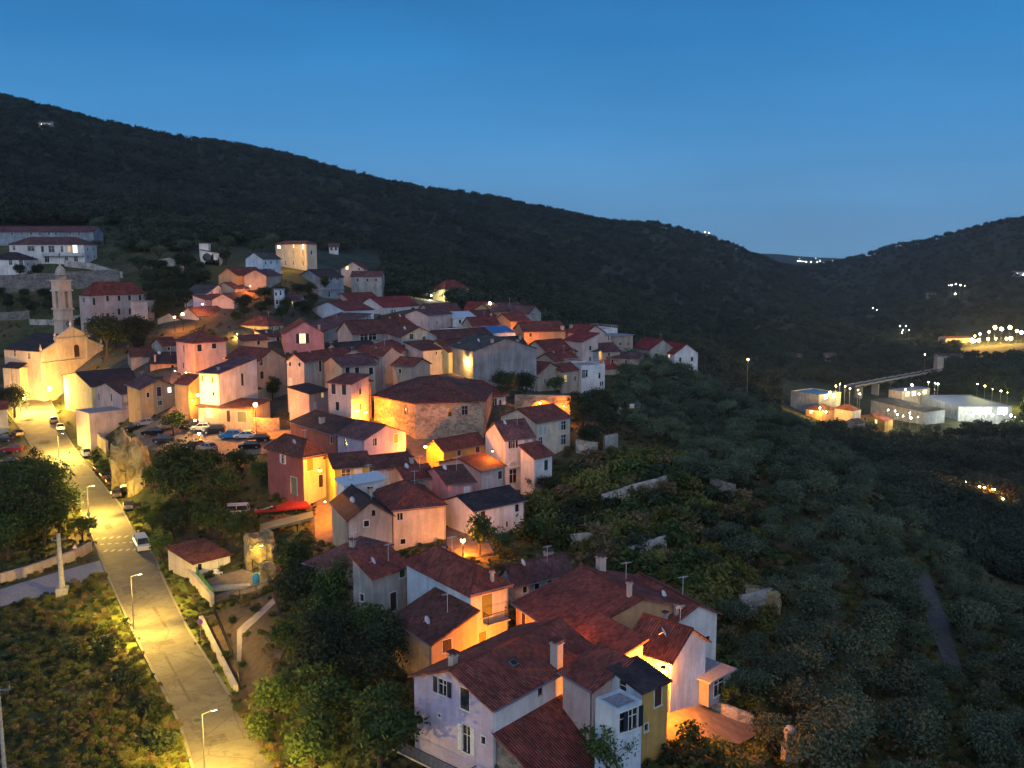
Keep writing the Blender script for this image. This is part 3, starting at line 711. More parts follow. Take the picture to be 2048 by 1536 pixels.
H('M5', 'low white house with one dark window and a brown tiled roof', 117, (962, 943), 8.0, (1008, 932), ('gL', 1.3), 'palepink', 'brown', [('R', 1000, 950, .9, 1.3, 'c', 'shutbrown')])
h = H('M6', 'tall white house with two arched openings above a pillared loggia', 125, (1011, 880), (971, 849), (1067, 868), ('gL', 2.4), 'white', 'mauve', [('R', 1026, 885, .8, 1.4, 'o', 'shutdark'), ('R', 1053, 882, .8, 1.4, 'c', 'shutgrey'), ('R', 1026, 952, 1.4, 2.3, 'n'), ('R', 1049, 947, 1.3, 2.3, 'n')])
X, Y, HH = dims(h)
for s in (-1, 1):   # two blind arches with moulded surrounds
    a_ = MB(); n = 10
    for i in range(n):
        t0_, t1_ = pi*i/n, pi*(i+1)/n; r0, r1 = .75, 1.05
        q = [(r0*cos(t0_), 0, r0*sin(t0_)), (r1*cos(t0_), 0, r1*sin(t0_)), (r1*cos(t1_), 0, r1*sin(t1_)), (r0*cos(t1_), 0, r0*sin(t1_))]
        a_.face([(x, -.16, z) for x, y, z in q], G('frame')); a_.face([(q[1][0], -.16, q[1][2]), (q[1][0], 0, q[1][2]), (q[2][0], 0, q[2][2]), (q[2][0], -.16, q[2][2])], G('frame')); a_.face([(q[0][0], -.16, q[0][2]), (q[3][0], -.16, q[3][2]), (q[3][0], 0, q[3][2]), (q[0][0], 0, q[0][2])], G('frame'))
        a_.face([(0, -.02, 0), (r0*cos(t0_), -.02, r0*sin(t0_)), (r0*cos(t1_), -.02, r0*sin(t1_))], G('shutgrey'))
    a_.box(-1.15, 1.15, -.35, 0, -.25, 0, G('frame')); obj('arch', a_.mesh('arch'), h, (s*X*.48, -Y, HH-4.6))
h = H('M7', 'tall cream house on the slope edge with two rows of grey shuttered windows', 133, (1073, 846), 8.0, (1141, 835), ('gL', 1.8), 'cream', 'terra', [('R', 1081, 862, .9, 1.5, 'c', 'shutgrey'), ('R', 1090, 861, .7, 1.5, 'c', 'shutgrey'), ('R', 1127, 851, 1.2, 1.6, 'o', 'shutgrey'), ('R', 1081, 883, .9, 1.5, 'n'), ('R', 1127, 879, 1.2, 1.8, 'o', 'shutgrey')], [])
H('M8', 'narrow white annex with a steep red roof and one green shutter', 123, (1069, 917), 2.6, (1104, 909), ('sL', 1.5), 'white', 'terra', [('R', 1092, 930, .9, 1.7, 'c', 'shutgreen')])
H('M9', 'ochre house glowing beside the bright alley lamp', 125, (887, 903), (853, 874), (971, 861), ('gL', 1.5), 'ochre', 'brown', [('R', 955, 889, 1.0, 1.2, 'c', 'shutbrown'), ('R', 918, 903, .8, 1.1, 'c', 'shutbrown')])
H('M10', 'pale lilac gabled house with one window shuttered green', 120, (728, 880), (675, 868), (811, 864), ('gR', 1.7), 'lilac', 'mauve', [('R', 750, 884, .8, 1.2, 'n'), ('R', 792, 877, .9, 1.5, 'c', 'shutolive'), ('L', 691, 884, .7, 1.3, 'n')])
H('M11', 'rust-pink house under a broad dark slate-coloured roof by the square', 127, (674, 872), (581, 844), 9.0, ('gR', 1.5), 'redwall', 'dark', [('L', 663, 880, .7, 1.2, 'n')], [(644, 845, 1.0, .8)])
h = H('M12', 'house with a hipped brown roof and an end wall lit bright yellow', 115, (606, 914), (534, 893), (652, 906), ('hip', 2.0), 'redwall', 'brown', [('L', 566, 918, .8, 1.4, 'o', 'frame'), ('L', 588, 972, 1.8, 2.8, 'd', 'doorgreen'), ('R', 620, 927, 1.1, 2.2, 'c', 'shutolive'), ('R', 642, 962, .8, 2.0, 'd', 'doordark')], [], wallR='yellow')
H('M13', 'small olive-green house with open dark doors and a pale curtain', 112, (669, 938), 6.0, (741, 932), ('gL', 1.4), 'olive', 'brown', [('R', 692, 947, 1.3, 1.9, 'n'), ('R', 716, 945, 1.2, 1.7, 'c', 'frame')], [])
H('M14', 'low white house with a pale blue flat roof edge', 105, (688, 972), 1.8, (768, 958), ('sL', .5), 'white', 'dark', [], mat_roof=G('tarpwhite'), over=.3)
H('M15', 'small house under a sunken brown roof between the lilac and cream houses', 113, (750, 940), 6.5, (832, 930), ('gL', 1.2), 'white', 'brown', [('R', 820, 938, .6, .7, 'n')], [(825, 922, .8)])
H('M16', 'narrow house with a dark red roof squeezed above the cream house', 109, (812, 962), 6.0, (872, 955), ('gL', 1.2), 'grey', 'terra', [], [], over=.3)
# --- upper middle
H('U2', 'white house with a low veranda wall and wide red roof beside the stone barn', 150, (967, 796), 11.0, (1012, 789), ('hip', 2.6), 'white', 'redbrown', [('R', 985, 805, 1.1, 1.5, 'o', 'shutdark'), ('R', 1000, 806, .8, 1.2, 'n')], [(951, 765, 1.6, .6)])
H('U3', 'huge blank grey plaster gable of a tall house above the dark bushes', 165, (947, 704), 12.0, (1073, 697), ('gR', 2.6), 'grey', 'greytile', [], [(1035, 680, 1.0), (992, 690, .8)], over=.2)
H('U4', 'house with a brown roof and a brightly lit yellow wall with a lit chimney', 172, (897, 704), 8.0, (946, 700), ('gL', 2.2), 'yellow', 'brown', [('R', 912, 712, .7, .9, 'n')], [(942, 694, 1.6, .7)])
H('U4b', 'long pinkish wall of a narrow house left of the bright yellow wall', 170, (846, 702), 5.0, (895, 697), ('sL', 1.5), 'palepink', 'brown', [('R', 873, 706, .4, .7, 'n'), ('R', 884, 706, .4, .7, 'n')])
h = H('U5a', 'beige house with tall columned balconies beside the grey gable', 172, (1076, 748), 7.0, (1122, 738), ('gR', 2.0), 'beige', 'terra', [('R', 1090, 762, .7, 1.2, 'c', 'shutbrown'), ('R', 1108, 758, .7, 1.2, 'n')], [(1122, 705, 1.0)])
X, Y, HH = dims(h)
for z in (HH-1.4, HH-4.4): balcony(h, 'L', -Y+.3, Y-.3, z, 1.1, 'whitemetal', 'concrete')
H('U5b', 'weathered beige house with a yellow-lit window beside the white square block', 177, (1124, 744), 6.0, (1163, 738), ('gL', 1.2), 'beige', 'terra', [('R', 1131, 757, 1.0, 1.6, 'nm'), ('R', 1150, 757, .7, 1.2, 'c', 'shutbrown')])
h = H('U6', 'square white block with a flat railed roof high above the trees', 180, (1163, 734), 7.0, (1210, 731), ('flat',), 'white', 'grey', [('R', 1166, 748, .8, 2.0, 'n'), ('R', 1173, 747, .6, 1.7, 'n'), ('R', 1199, 751, .6, 1.4, 'n'), ('R', 1201, 768, .4, 1.1, 'n'), ('R', 1205, 767, .4, 1.1, 'n')], parapet=.35)
rail_top(h, 'whitemetal', .9)
h = H('U7a', 'white flat-roofed house with a railed roof terrace at the far end of the village', 216, (1178, 662), 7.0, (1235, 658), ('flat',), 'white', 'grey', [('R', 1186, 671, .8, 1.3, 'n')], parapet=.3)
rail_top(h, 'whitemetal', .9)
H('U7b', 'pale pink house front with two narrow windows under the roof terrace', 209, (1194, 672), 5.0, (1226, 669), ('flat',), 'palepink', 'grey', [('R', 1217, 676, .5, 1.4, 'n'), ('R', 1223, 675, .5, 1.4, 'n')])
H('U7c', 'grey-pink flat-roofed house beside the railed white roof terrace', 212, (1230, 674), 6.0, (1266, 670), ('flat',), 'beige', 'grey', [('R', 1240, 688, 1.2, .9, 'n'), ('R', 1256, 688, .8, 1.1, 'n')])
H('U8a', 'whitewashed house with a bright red roof near the far end of the village', 222, (1266, 693), 7.0, (1300, 699), ('gL', 2.6), 'weathered', 'red', [('R', 1284, 706, .5, .8, 'n')])
H('U8b', 'last house of the ridge with a bright red roof and lit end wall', 222, (1312, 701), 6.5, (1349, 708), ('gL', 2.6), 'white', 'red', [('R', 1338, 712, .6, .8, 'nl')])
H('U9', 'low stone house front below the grey-pink flat roof', 200, (1206, 715), 5.0, (1276, 718), ('sL', .8), 'stone', 'mauve', [('R', 1225, 722, .5, .8, 'n'), ('R', 1252, 723, .5, .8, 'n')])
H('U10', 'little house with a faded red lean-to roof behind the white square block', 194, (1208, 738), 5.0, (1240, 736), ('sL', 1.4), 'beige', 'red', [])
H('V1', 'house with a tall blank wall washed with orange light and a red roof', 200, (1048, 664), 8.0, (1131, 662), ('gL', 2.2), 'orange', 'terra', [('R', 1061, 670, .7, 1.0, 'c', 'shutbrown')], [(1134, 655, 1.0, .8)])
H('V2', 'small pinkish house with a crimson lean-to roof', 194, (1128, 680), 4.5, (1165, 684), ('sL', 1.8), 'palepink', 'red', [])
H('V3', 'low house whose terrace roof is covered by a bright blue tarpaulin', 197, (976, 667), 6.0, (1031, 665), ('sL', 1.1), 'white', 'dark', [], mat_roof=G('tarpblue'), over=.2)
H('V4', 'white house with a light blue sheeted roof among the red roofs', 214, (906, 637), 6.0, (950, 636), ('sL', 1.3), 'white', 'dark', [('R', 920, 643, .6, 1.0, 'n'), ('R', 935, 643, .6, 1.0, 'n')], mat_roof=G('tarpwhite'))
H('V5', 'pale cube-like house with a low brown roof and one small door', 208, (856, 631), 7.0, (904, 627), ('gL', 1.3), 'palepink', 'mauve', [('R', 885, 661, .8, 1.8, 'd', 'doordark'), ('R', 874, 645, .6, .6, 'n')])
H('V6', 'white gable with green shutters at the end of a long dark roof', 175, (803, 674), 9.0, (873, 666), ('gR', 2.1), 'weathered', 'brown', [('R', 823, 673, 1.1, 1.3, 'c', 'shutgreen'), ('R', 848, 681, .9, 2.0, 'd', 'shutgreen')], ang=radians(20))
H('V6b', 'long house with a dark brown roof and a shadowed open gallery', 183, (706, 668), 8.0, (806, 663), ('gL', 2.8), 'weathered', 'brown', [('R', 728, 672, 2.0, 1.6, 'n'), ('R', 745, 672, 2.0, 1.6, 'n')])
H('V7', 'pink gabled house with a brightly lit window between open shutters', 190, (568, 668), 9.0, (648, 666), ('gR', 3.0), 'pink', 'terra', [('R', 605, 677, 1.5, 2.4, 'ol', 'shutbrown')], [(641, 655, 1.2)])
H('V8', 'long pale wall with a rising roofline behind the pink gabled house', 200, (650, 662), 9.0, (742, 652), ('sR', 3.4), 'weathered', 'mauve', [('R', 735, 636, .8, 1.3, 'n')])
H('V9', 'light blue gabled house with a brown-red roof', 228, (625, 616), 8.0, (690, 622), ('gR', 2.2), 'skywhite', 'redbrown', [])
H('V10', 'house with a blue-grey gable and a long bright red roof', 235, (767, 615), (715, 607), (838, 606), ('gL', 2.8), 'white', 'red', [('R', 784, 625, .8, 1.6, 'n'), ('R', 790, 625, .6, 1.6, 'n')], [])
H('V11', 'house under a smooth red roof just behind the long dark roof', 208, (797, 652), 8.0, (858, 649), ('gL', 2.6), 'palepink', 'redbrown', [])
H('V12', 'pinkish house with a faded red roof on a rising wall', 158, (754, 718), 8.0, (822, 697), ('gL', 1.8), 'palepink', 'terra', [], [(760, 686, .9, .7)])
H('V13', 'house with a red roof and pale side wall next to the stone barn', 155, (826, 733), (785, 724), (860, 712), ('gR', 1.3), 'beige', 'terra', [('L', 800, 742, .6, .9, 'n')])
H('V14', 'small beige house with three dark shuttered windows under its eaves', 150, (684, 734), 6.5, (752, 728), ('gL', 1.7), 'beige', 'mauve', [('R', 695, 739, 1.0, 1.3, 'c', 'shutdark'), ('R', 714, 741, 1.0, 1.3, 'c', 'shutdark'), ('R', 742, 742, 1.0, 1.5, 'c', 'shutdark')], [(748, 712, .6, .5)])
H('V15', 'salmon house with long dark shutters next to the bright wall lamp', 140, (703, 769), 4.6, (742, 753), ('hip', 1.0), 'orange', 'terra', [('R', 733, 775, .9, 1.8, 'c', 'shutdark')], ang=radians(52), auto=False)
HOUSES['V15']['_x'] = 1
H('V15b', 'pink front wing of the salmon house with two long shuttered windows', 139.6, (656, 766), 5.0, (702, 769), ('sL', 1.0), 'palepink', 'terra', [('R', 667, 774, .95, 1.9, 'c', 'shutdark'), ('R', 688, 777, .95, 1.9, 'c', 'shutdark'), ('R', 675, 812, .8, 1.6, 'd', 'doordark')])
H('V16', 'tall narrow tower-like house with a peach front and grey-green side', 150, (608, 724), (573, 718), (704, 692), ('gL', 1.4), 'palepink', 'redbrown', [('L', 580, 728, .5, .8, 'n'), ('L', 599, 729, .5, .8, 'n'), ('R', 640, 722, .8, 2.4, 'c', 'shutdark'), ('L', 581, 765, .8, 1.8, 'c', 'frame'), ('L', 596, 810, .6, 1.3, 'n')], wallR='weathered')
H('V17', 'low pinkish house front squeezed between two taller houses', 143, (618, 788), 4.0, (656, 780), ('sL', .9), 'palepink', 'dark', [('R', 645, 790, .8, .9, 'nm'), ('R', 630, 812, .7, 1.4, 'c', 'frame')])
H('V18a', 'big white house with a blank side wall, one tall dark door and a grey-purple roof', 145, (437, 748), (398, 745), (514, 729), ('sR', 1.7), 'white', 'mauve', [('R', 485, 759, .95, 2.5, 'd', 'shutdark'), ('L', 405, 757, .5, 1.1, 'c', 'shutolive'), ('L', 425, 760, .5, 1.1, 'c', 'shutolive'), ('L', 427, 787, .5, .7, 'n')], [(437, 735, .5, .4)])
H('V18b', 'grey stone gabled house with a dark red roof behind the big white house', 158, (515, 723), (452, 700), (571, 708), ('gR', 2.2), 'greyblue', 'redbrown', [('R', 522, 719, .9, 1.4, 'n'), ('R', 524, 750, 1.0, 1.6, 'd', 'doordark')], wallR='beige')
H('V19', 'orange-lit house with a hipped roof above the alley', 172, (388, 686), (352, 680), (452, 681), ('hip', 2.2), 'palepink', 'terra', [('L', 368, 698, .6, 1.8, 'c', 'shutbrown'), ('L', 367, 731, .6, 1.5, 'c', 'shutbrown'), ('R', 399, 696, 1.1, 1.6, 'c', 'shutdark'), ('R', 428, 692, 1.1, 1.2, 'c', 'shutdark')], [(384, 660, .6, .5)])
H('V20', 'low peach building behind the dark red roof of the stone gable', 185, (484, 682), 5.0, (535, 680), ('sL', .8), 'orange', 'terra', [('R', 517, 684, .7, 1.0, 'n')])
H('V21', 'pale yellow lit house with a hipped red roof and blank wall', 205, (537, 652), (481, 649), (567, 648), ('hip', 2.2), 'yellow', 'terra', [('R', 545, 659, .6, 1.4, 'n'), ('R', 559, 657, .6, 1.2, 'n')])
h = H('V22', 'beige house with a green-white strip light across its front', 213, (395, 633), 7.5, (461, 629), ('gL', 2.2), 'cream', 'mauve', [('R', 400, 639, .5, 1.2, 'n'), ('R', 414, 639, .5, 1.2, 'n'), ('R', 431, 639, .5, 1.2, 'n')])
X, Y, HH = dims(h); obj('tube_lamp', MB().box(-X*.85, -X*.05, -.2, -.05, -.15, .15, G('neon')).mesh('tube_lamp'), h, (0, -Y, HH-3.3))
H('V23', 'large pale pink villa with a hipped red roof behind the bell tower', 225, (180, 590), (158, 587), (292, 584), ('hip', 3.4), 'palepink', 'redbrown', [('R', 188, 603, .9, 2.2, 'c', 'shutgreen')]+[('R', u, 597-(u-215)*.03, .9, 1.6, 'c', 'shutbrown') for u in (215, 238, 259, 280)]+[('R', u, 624-(u-215)*.03, .9, 1.9, 'c', 'shutbrown') for u in (238, 260, 281)]+[('L', 168, 600, .8, 1.4, 'c', 'shutgreen')])
H('V23b', 'low pale annex at the corner of the large pink villa', 223, (294, 603), 5.0, (308, 602), ('flat',), 'palepink', 'mauve', [('R', 297, 618, .6, 1.6, 'c', 'shutbrown')])
h = H('V24', 'long white villa on the terrace above the bell tower with one lit room', 280, (18, 489), 9.0, (168, 488), ('hip', 2.6), 'white', 'mauve', ang=0.0, wins=[('R', 28, 496, .9, 1.6, 'n'), ('R', 62, 497, 2.6, 1.8, 'n'), ('R', 85, 498, 1.0, 2.2, 'c', 'shutgreen'), ('R', 103, 498, 2.2, 2.4, 'n'), ('R', 124, 498, .9, 2.2, 'n'), ('R', 150, 498, 1.6, 2.8, 'nw'), ('R', 138, 498, 1.0, 2.0, 'nm'), ('R', 63, 519, 1.4, 2.2, 'n'), ('R', 94, 518, 1.6, 2.4, 'n'), ('R', 133, 518, 1.2, 2.4, 'n'), ('R', 152, 518, 1.4, 2.4, 'n')])
X, Y, HH = dims(h); balcony(h, 'R', -X*.1, X*.98, HH-4.2, 1.2, 'metal', 'concrete')
H('V24b', 'low wing with a dark roof at the end of the long white villa', 272, (-20, 519), 8.0, (48, 516), ('hip', 2.4), 'white', 'dark', ang=0.0, wins=[('R', 21, 523, 1.2, 1.8, 'n'), ('R', 42, 523, 1.4, 2.2, 'n')])
H('V25', 'long dim house with a row of small windows on the top terrace', 305, (-12, 464), 8.0, (186, 463), ('gL', 2.2), 'greyblue', 'mauve', ang=0.0, wins=[('R', u, 467, 1.0, 1.2, 'n') for u in (24, 43, 62, 80, 98, 112, 140, 158)])
h = H('V26', 'angular white modern house with a round dark window on the hillside', 268, (400, 500), 8.0, (438, 500), ('sR', -1.2), 'white', 'greytile', [('R', 431, 505, 1.4, 2.4, 'c', 'frame')], ang=rd(8))
X, Y, HH = dims(h); q = MB(); q.tube((0, -.04, 0), (0, -.003, 0), 1.5, 1.5, G('pane'), 20); obj('round_window', q.mesh('round_window'), h, (-X*.3, -Y, HH-2.6))
H('V26b', 'small white upper block above the angular modern house', 272, (398, 487), 6.0, (416, 486), ('flat',), 'white', 'greytile', [], h=5, ang=rd(8))
H('V27', 'big square stone palace on the hilltop lit by a bright yellow lamp', 268, (613, 488), (551, 486), (633, 486), ('hip', 1.0), 'cream', 'mauve', ang=radians(40), wins=[('L', 587, 491, .8, 1.2, 'nl'), ('L', 606, 490, 1.1, 1.6, 'nw'), ('L', 586, 506, .8, 1.8, 'n'), ('L', 606, 506, .8, 1.8, 'n'), ('L', 571, 526, .8, 1.5, 'n'), ('L', 587, 526, .8, 1.4, 'n'), ('L', 606, 526, .9, 1.4, 'n'), ('R', 623, 505, .7, 1.4, 'n')])
H('V28', 'light blue house with small windows below the lit palace', 245, (525, 518), (491, 517), (561, 516), ('gL', 2.0), 'skywhite', 'greytile', [('R', 531, 526, .6, .9, 'n'), ('R', 542, 525, .6, .9, 'n'), ('R', 554, 524, .6, .9, 'n'), ('R', 548, 540, .6, .9, 'n')])
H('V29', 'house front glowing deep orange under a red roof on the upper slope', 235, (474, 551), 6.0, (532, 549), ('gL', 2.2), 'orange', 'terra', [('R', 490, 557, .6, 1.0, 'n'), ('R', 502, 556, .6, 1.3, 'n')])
H('V29b', 'dim beige house adjoining the deep orange house front', 236, (532, 552), 6.0, (562, 550), ('gL', 1.8), 'beige', 'mauve', [('R', 546, 560, .6, 1.2, 'n')])
H('V30', 'white house with a greyish-white gable above the lane lamp', 226, (413, 587), 6.0, (458, 583), ('gR', 2.2), 'white', 'greytile', [('R', 424, 586, .7, .9, 'n'), ('R', 440, 585, .7, .9, 'n')])
H('V30b', 'white cottage front with two windows beneath the greyish gable', 221, (410, 600), 4.0, (460, 597), ('sL', 1.2), 'lilac', 'mauve', [('R', 434, 605, .6, 1.3, 'n'), ('R', 443, 605, .6, 1.3, 'n')])
H('V31', 'row of pinkish cottages with small windows on the upper slope', 220, (468, 601), 6.0, (540, 594), ('gL', 1.8), 'palepink', 'mauve', [('R', 478, 603, .6, 1.3, 'n'), ('R', 496, 604, .6, 1.2, 'n'), ('R', 502, 604, .6, 1.2, 'n'), ('R', 528, 605, .6, 1.3, 'n')])
H('V31b', 'house with a long dark roof behind the pinkish cottages', 232, (470, 578), 7.0, (545, 574), ('gL', 1.8), 'beige', 'mauve', [('R', 486, 582, .6, .9, 'n'), ('R', 508, 582, .6, .9, 'n')])
H('V32', 'narrow white tower house at the end of the pinkish cottages', 222, (548, 580), 5.0, (567, 577), ('flat',), 'skywhite', 'greytile', [('R', 552, 588, .5, 1.0, 'n'), ('R', 561, 586, .5, 1.3, 'n'), ('R', 554, 604, .6, 1.3, 'n')], ang=rd(8))
H('V33', 'stone house with a long dark roof below the lit palace', 250, (640, 555), (596, 547), (687, 553), ('gL', 2.4), 'greyblue', 'dark', [('R', 648, 562, .7, 1.3, 'n'), ('R', 662, 557, 1.0, 1.0, 'n'), ('R', 675, 557, 1.0, 1.0, 'n')])
H('V34', 'small pinkish gabled house with one lit window at the top of the village', 268, (682, 538), 7.0, (728, 538), ('gR', 2.4), 'palepink', 'redbrown', [('R', 694, 535, .9, 1.3, 'nl'), ('R', 718, 538, .6, .9, 'n')])
H('V35', 'long whitish farmhouse under the small pinkish gable', 262, (702, 553), 6.5, (763, 553), ('gL', 1.6), 'weathered', 'mauve', [('R', 715, 560, .7, 1.1, 'n'), ('R', 735, 560, .7, 1.1, 'n'), ('R', 752, 560, .7, 1.1, 'n')])
H('V36', 'floodlit cream villa alone at the edge of the wooded hill', 290, (890, 578), (866, 571), (937, 574), ('hip', 3.2), 'yellow', 'redbrown', [('R', 900, 582, .9, .5, 'n'), ('R', 917, 580, .9, 1.2, 'n'), ('R', 926, 580, .9, 1.2, 'n')])
H('V37', 'low house with a mauve roof in front of the floodlit villa', 234, (858, 623), 7.0, (922, 621), ('gL', 2.0), 'beige', 'mauve', [])
H('V38', 'house with a raspberry red roof near the small yellow lamp', 238, (928, 619), 6.0, (975, 620), ('gL', 2.2), 'weathered', 'red', [])
H('V39', 'house with a mauve-brown roof and orange side wall near the small yellow lamp', 230, (985, 624), 8.0, (1056, 620), ('gL', 2.2), 'orange', 'mauve', [], [(1052, 603, 1.2, .5)])
H('V40', 'little stone gable poking above the last row of roofs', 226, (1058, 627), 6.0, (1082, 625), ('gR', 2.0), 'weathered', 'mauve', [('R', 1068, 628, .6, .8, 'n')])
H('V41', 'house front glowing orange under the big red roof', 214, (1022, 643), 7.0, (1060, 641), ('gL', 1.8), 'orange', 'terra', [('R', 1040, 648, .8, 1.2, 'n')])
H('V42', 'house with a dark red roof between the blue tarpaulin and blue sheeted roofs', 205, (945, 652), 6.0, (1000, 650), ('gL', 2.0), 'beige', 'redbrown', [], [(982, 640, 1.4, .4)])
H('V43', 'house with a brown roof in front of the blue tarpaulin', 184, (885, 683), 8.0, (990, 676), ('gL', 2.2), 'beige', 'brown', [], [(955, 660, .7)])
H('V44', 'house with a red roof behind the blue-grey gable', 246, (700, 603), 7.0, (760, 600), ('gL', 2.4), 'palepink', 'redbrown', [])
H('V45', 'tiny house with a dark red roof left of the white square block', 184, (1110, 722), 5.0, (1155, 716), ('gL', 1.6), 'beige', 'redbrown', [])
H('V46', 'house with a crimson roof behind the pinkish lean-to', 204, (1130, 664), 6.0, (1170, 668), ('gL', 2.0), 'palepink', 'redbrown', [], [(1137, 655, .8, .7)])
H('I1', 'house with a dark red roof just right of the columned balconies', 188, (1092, 702), 7.0, (1142, 698), ('gL', 2.2), 'palepink', 'redbrown', [('R', 1120, 708, .6, .9, 'n')])
H('I2', 'house with a grey-green roof behind the square white block', 191, (1152, 703), 7.0, (1198, 702), ('gL', 1.8), 'greyblue', 'greytile', [])
H('I3', 'narrow mauve-roofed house under the grey-pink flat roof', 199, (1205, 704), 6.0, (1240, 702), ('gL', 1.8), 'beige', 'mauve', [('R', 1218, 709, .6, .8, 'n')])
H('I6', 'dark-roofed house between the open gallery house and the tower-like house', 167, (688, 712), 8.0, (762, 706), ('gL', 2.4), 'weathered', 'dark', [('R', 716, 716, .7, 1.0, 'n'), ('R', 740, 715, .7, 1.0, 'n')], [(728, 700, .9, .6)])
H('I7', 'house with a red roof tucked behind the small beige three-window house', 158, (765, 712), 6.0, (800, 706), ('gR', 1.6), 'palepink', 'terra', [])
H('I8', 'low white terrace wall house below the light blue sheeted roof', 199, (903, 664), 5.0, (952, 661), ('flat',), 'white', 'grey', [('R', 928, 669, .6, .9, 'n')], parapet=.5)
H('I10', 'whitish low house behind the orange-lit hipped house', 186, (326, 692), 6.0, (356, 690), ('gL', 1.6), 'weathered', 'brown', [('R', 338, 697, .6, .9, 'n')])
H('I12', 'dim brown house beside the strip-lit beige house', 216, (362, 640), 7.0, (393, 637), ('gL', 1.8), 'beige', 'brown', [], auto=False)
H('I13', 'grey terrace house with a dark arch-like opening under the long dark-roofed stone house', 243, (645, 580), 5.0, (688, 578), ('flat',), 'greyblue', 'grey', [('R', 658, 588, 1.4, 1.8, 'n'), ('R', 676, 588, .7, 1.3, 'n')])
H('I14', 'small greenish-white house with one warm lit window by the narrow white tower house', 226, (574, 600), 6.0, (600, 600), ('gL', 1.4), 'weathered', 'mauve', [('R', 583, 606, .9, 1.2, 'nl')])
H('I15', 'small brown-roofed house wedged between the pink gabled and yellow hipped houses', 198, (536, 674), 6.0, (566, 672), ('sL', 1.2), 'palepink', 'brown', [('R', 556, 679, .8, 1.3, 'd', 'doordark')])
H('I16', 'house with a brick-red roof in the packed rows behind the long dark roof', 222, (842, 640), 7.0, (872, 638), ('gL', 2.0), 'weathered', 'terra', [])
H('I17', 'house with a mauve roof beneath the tall orange-washed wall', 190, (1010, 690), 6.0, (1052, 688), ('gL', 1.6), 'beige', 'dark', [('R', 1030, 695, .6, .9, 'n')], [(1040, 680, 1.0, .5)])
H('I19', 'grey house with a mauve roof between the long dark-roofed stone house and the blue gable', 243, (640, 604), 6.0, (686, 602), ('gL', 1.8), 'greyblue', 'mauve', [('R', 655, 609, .6, .9, 'n')])
H('I20', 'small white house with a brown roof above the yellow lamp of the railed terrace', 212, (1142, 676), 6.0, (1176, 674), ('gL', 1.6), 'white', 'brown', [])
H('I21', 'low house with a red lean-to roof beside the mauve-roofed row under the floodlit villa', 228, (905, 628), 5.0, (932, 626), ('sL', 1.6), 'palepink', 'redbrown', [])
H('I22', 'pale house with a dark roof squeezed between the big white house and the tower-like house', 165, (530, 742), 6.0, (566, 738), ('gL', 1.6), 'weathered', 'dark', [('R', 550, 750, .7, 1.1, 'n')])
H('I18', 'low house with a brown roof between the raspberry roof and the light blue roof', 224, (956, 634), 6.0, (992, 632), ('gL', 1.6), 'white', 'brown', [])
# --- left: around the church lane
H('W1', 'long building with a dark roof and a yellow-lit wall beside the church lane', 172, (183, 774), (127, 751), 12.5, ('gL', 2.0), 'yellow', 'dark', [('L', 150, 772, .6, 1.6, 'c', 'shutolive'), ('L', 165, 778, .6, 1.6, 'c', 'shutolive')])
H('W2', 'pinkish house with a dark roof and long shuttered windows over the terrace', 165, (243, 789), (186, 776), 12.0, ('gL', 1.8), 'palepink', 'dark', [('L', 198, 794, .6, 1.7, 'c', 'shutdark'), ('L', 223, 795, .7, 1.7, 'c', 'shutdark'), ('R', 250, 790, .6, 1.6, 'c', 'frame'), ('R', 257, 792, .6, 1.6, 'c', 'frame'), ('R', 256, 820, .6, 1.7, 'c', 'frame')], wallR='weathered')
H('W3', 'gabled house with a reddish front and one lit upstairs room', 156, (281, 779), 8.0, (352, 773), ('gR', 1.8), 'orange', 'mauve', [('R', 318, 783, .9, 2.0, 'c', 'shutbrown'), ('R', 339, 780, .7, 1.1, 'nw'), ('R', 296, 790, .6, 1.1, 'n'), ('R', 320, 806, .8, 1.0, 'n')])
H('W4', 'low flat-roofed block with a wide blank pink wall above the rock', 160, (178, 829), (151, 813), (262, 817), ('flat',), 'palepink', 'mauve', [], parapet=.2)
H('W5', 'low house with a dark patched roof between the church lane and the alley', 180, (300, 727), 8.0, (354, 726), ('gL', 2.0), 'orange', 'dark', [('R', 345, 735, .7, 1.2, 'n')], [(309, 718, 1.6, .4)])
H('W5b', 'low house with a brown roof under the dark tree', 184, (262, 714), 7.0, (305, 712), ('gL', 1.6), 'beige', 'brown', [])
H('W6', 'tiny house with a rusty lean-to roof beside the alley lamp', 148, (377, 771), 3.5, (398, 768), ('sR', 1.6), 'orange', 'redbrown', [], over=.2, auto=False)
H('W7', 'low garage block with one dark door and one green door facing the square', 146, (396, 812), 6.0, (502, 817), ('sL', .5), 'beige', 'brown', [('R', 417, 822, 1.4, 2.0, 'd', 'frame'), ('R', 457, 832, .8, 2.2, 'd', 'shutbrown'), ('R', 484, 834, 1.9, 2.0, 'd', 'doorgreen')], auto=False)
H('W8', 'plain brown-plastered outbuilding on the bank behind the garages', 150, (440, 790), 5.0, (521, 778), ('sL', .6), 'beige', 'dark', [('R', 452, 802, .9, 1.6, 'n')], auto=False)
H('W9', 'small white shed-like house by the lane at the picture edge', 170, (-30, 821), 6.0, (14, 818), ('gL', 1.2), 'cream', 'terra', [])
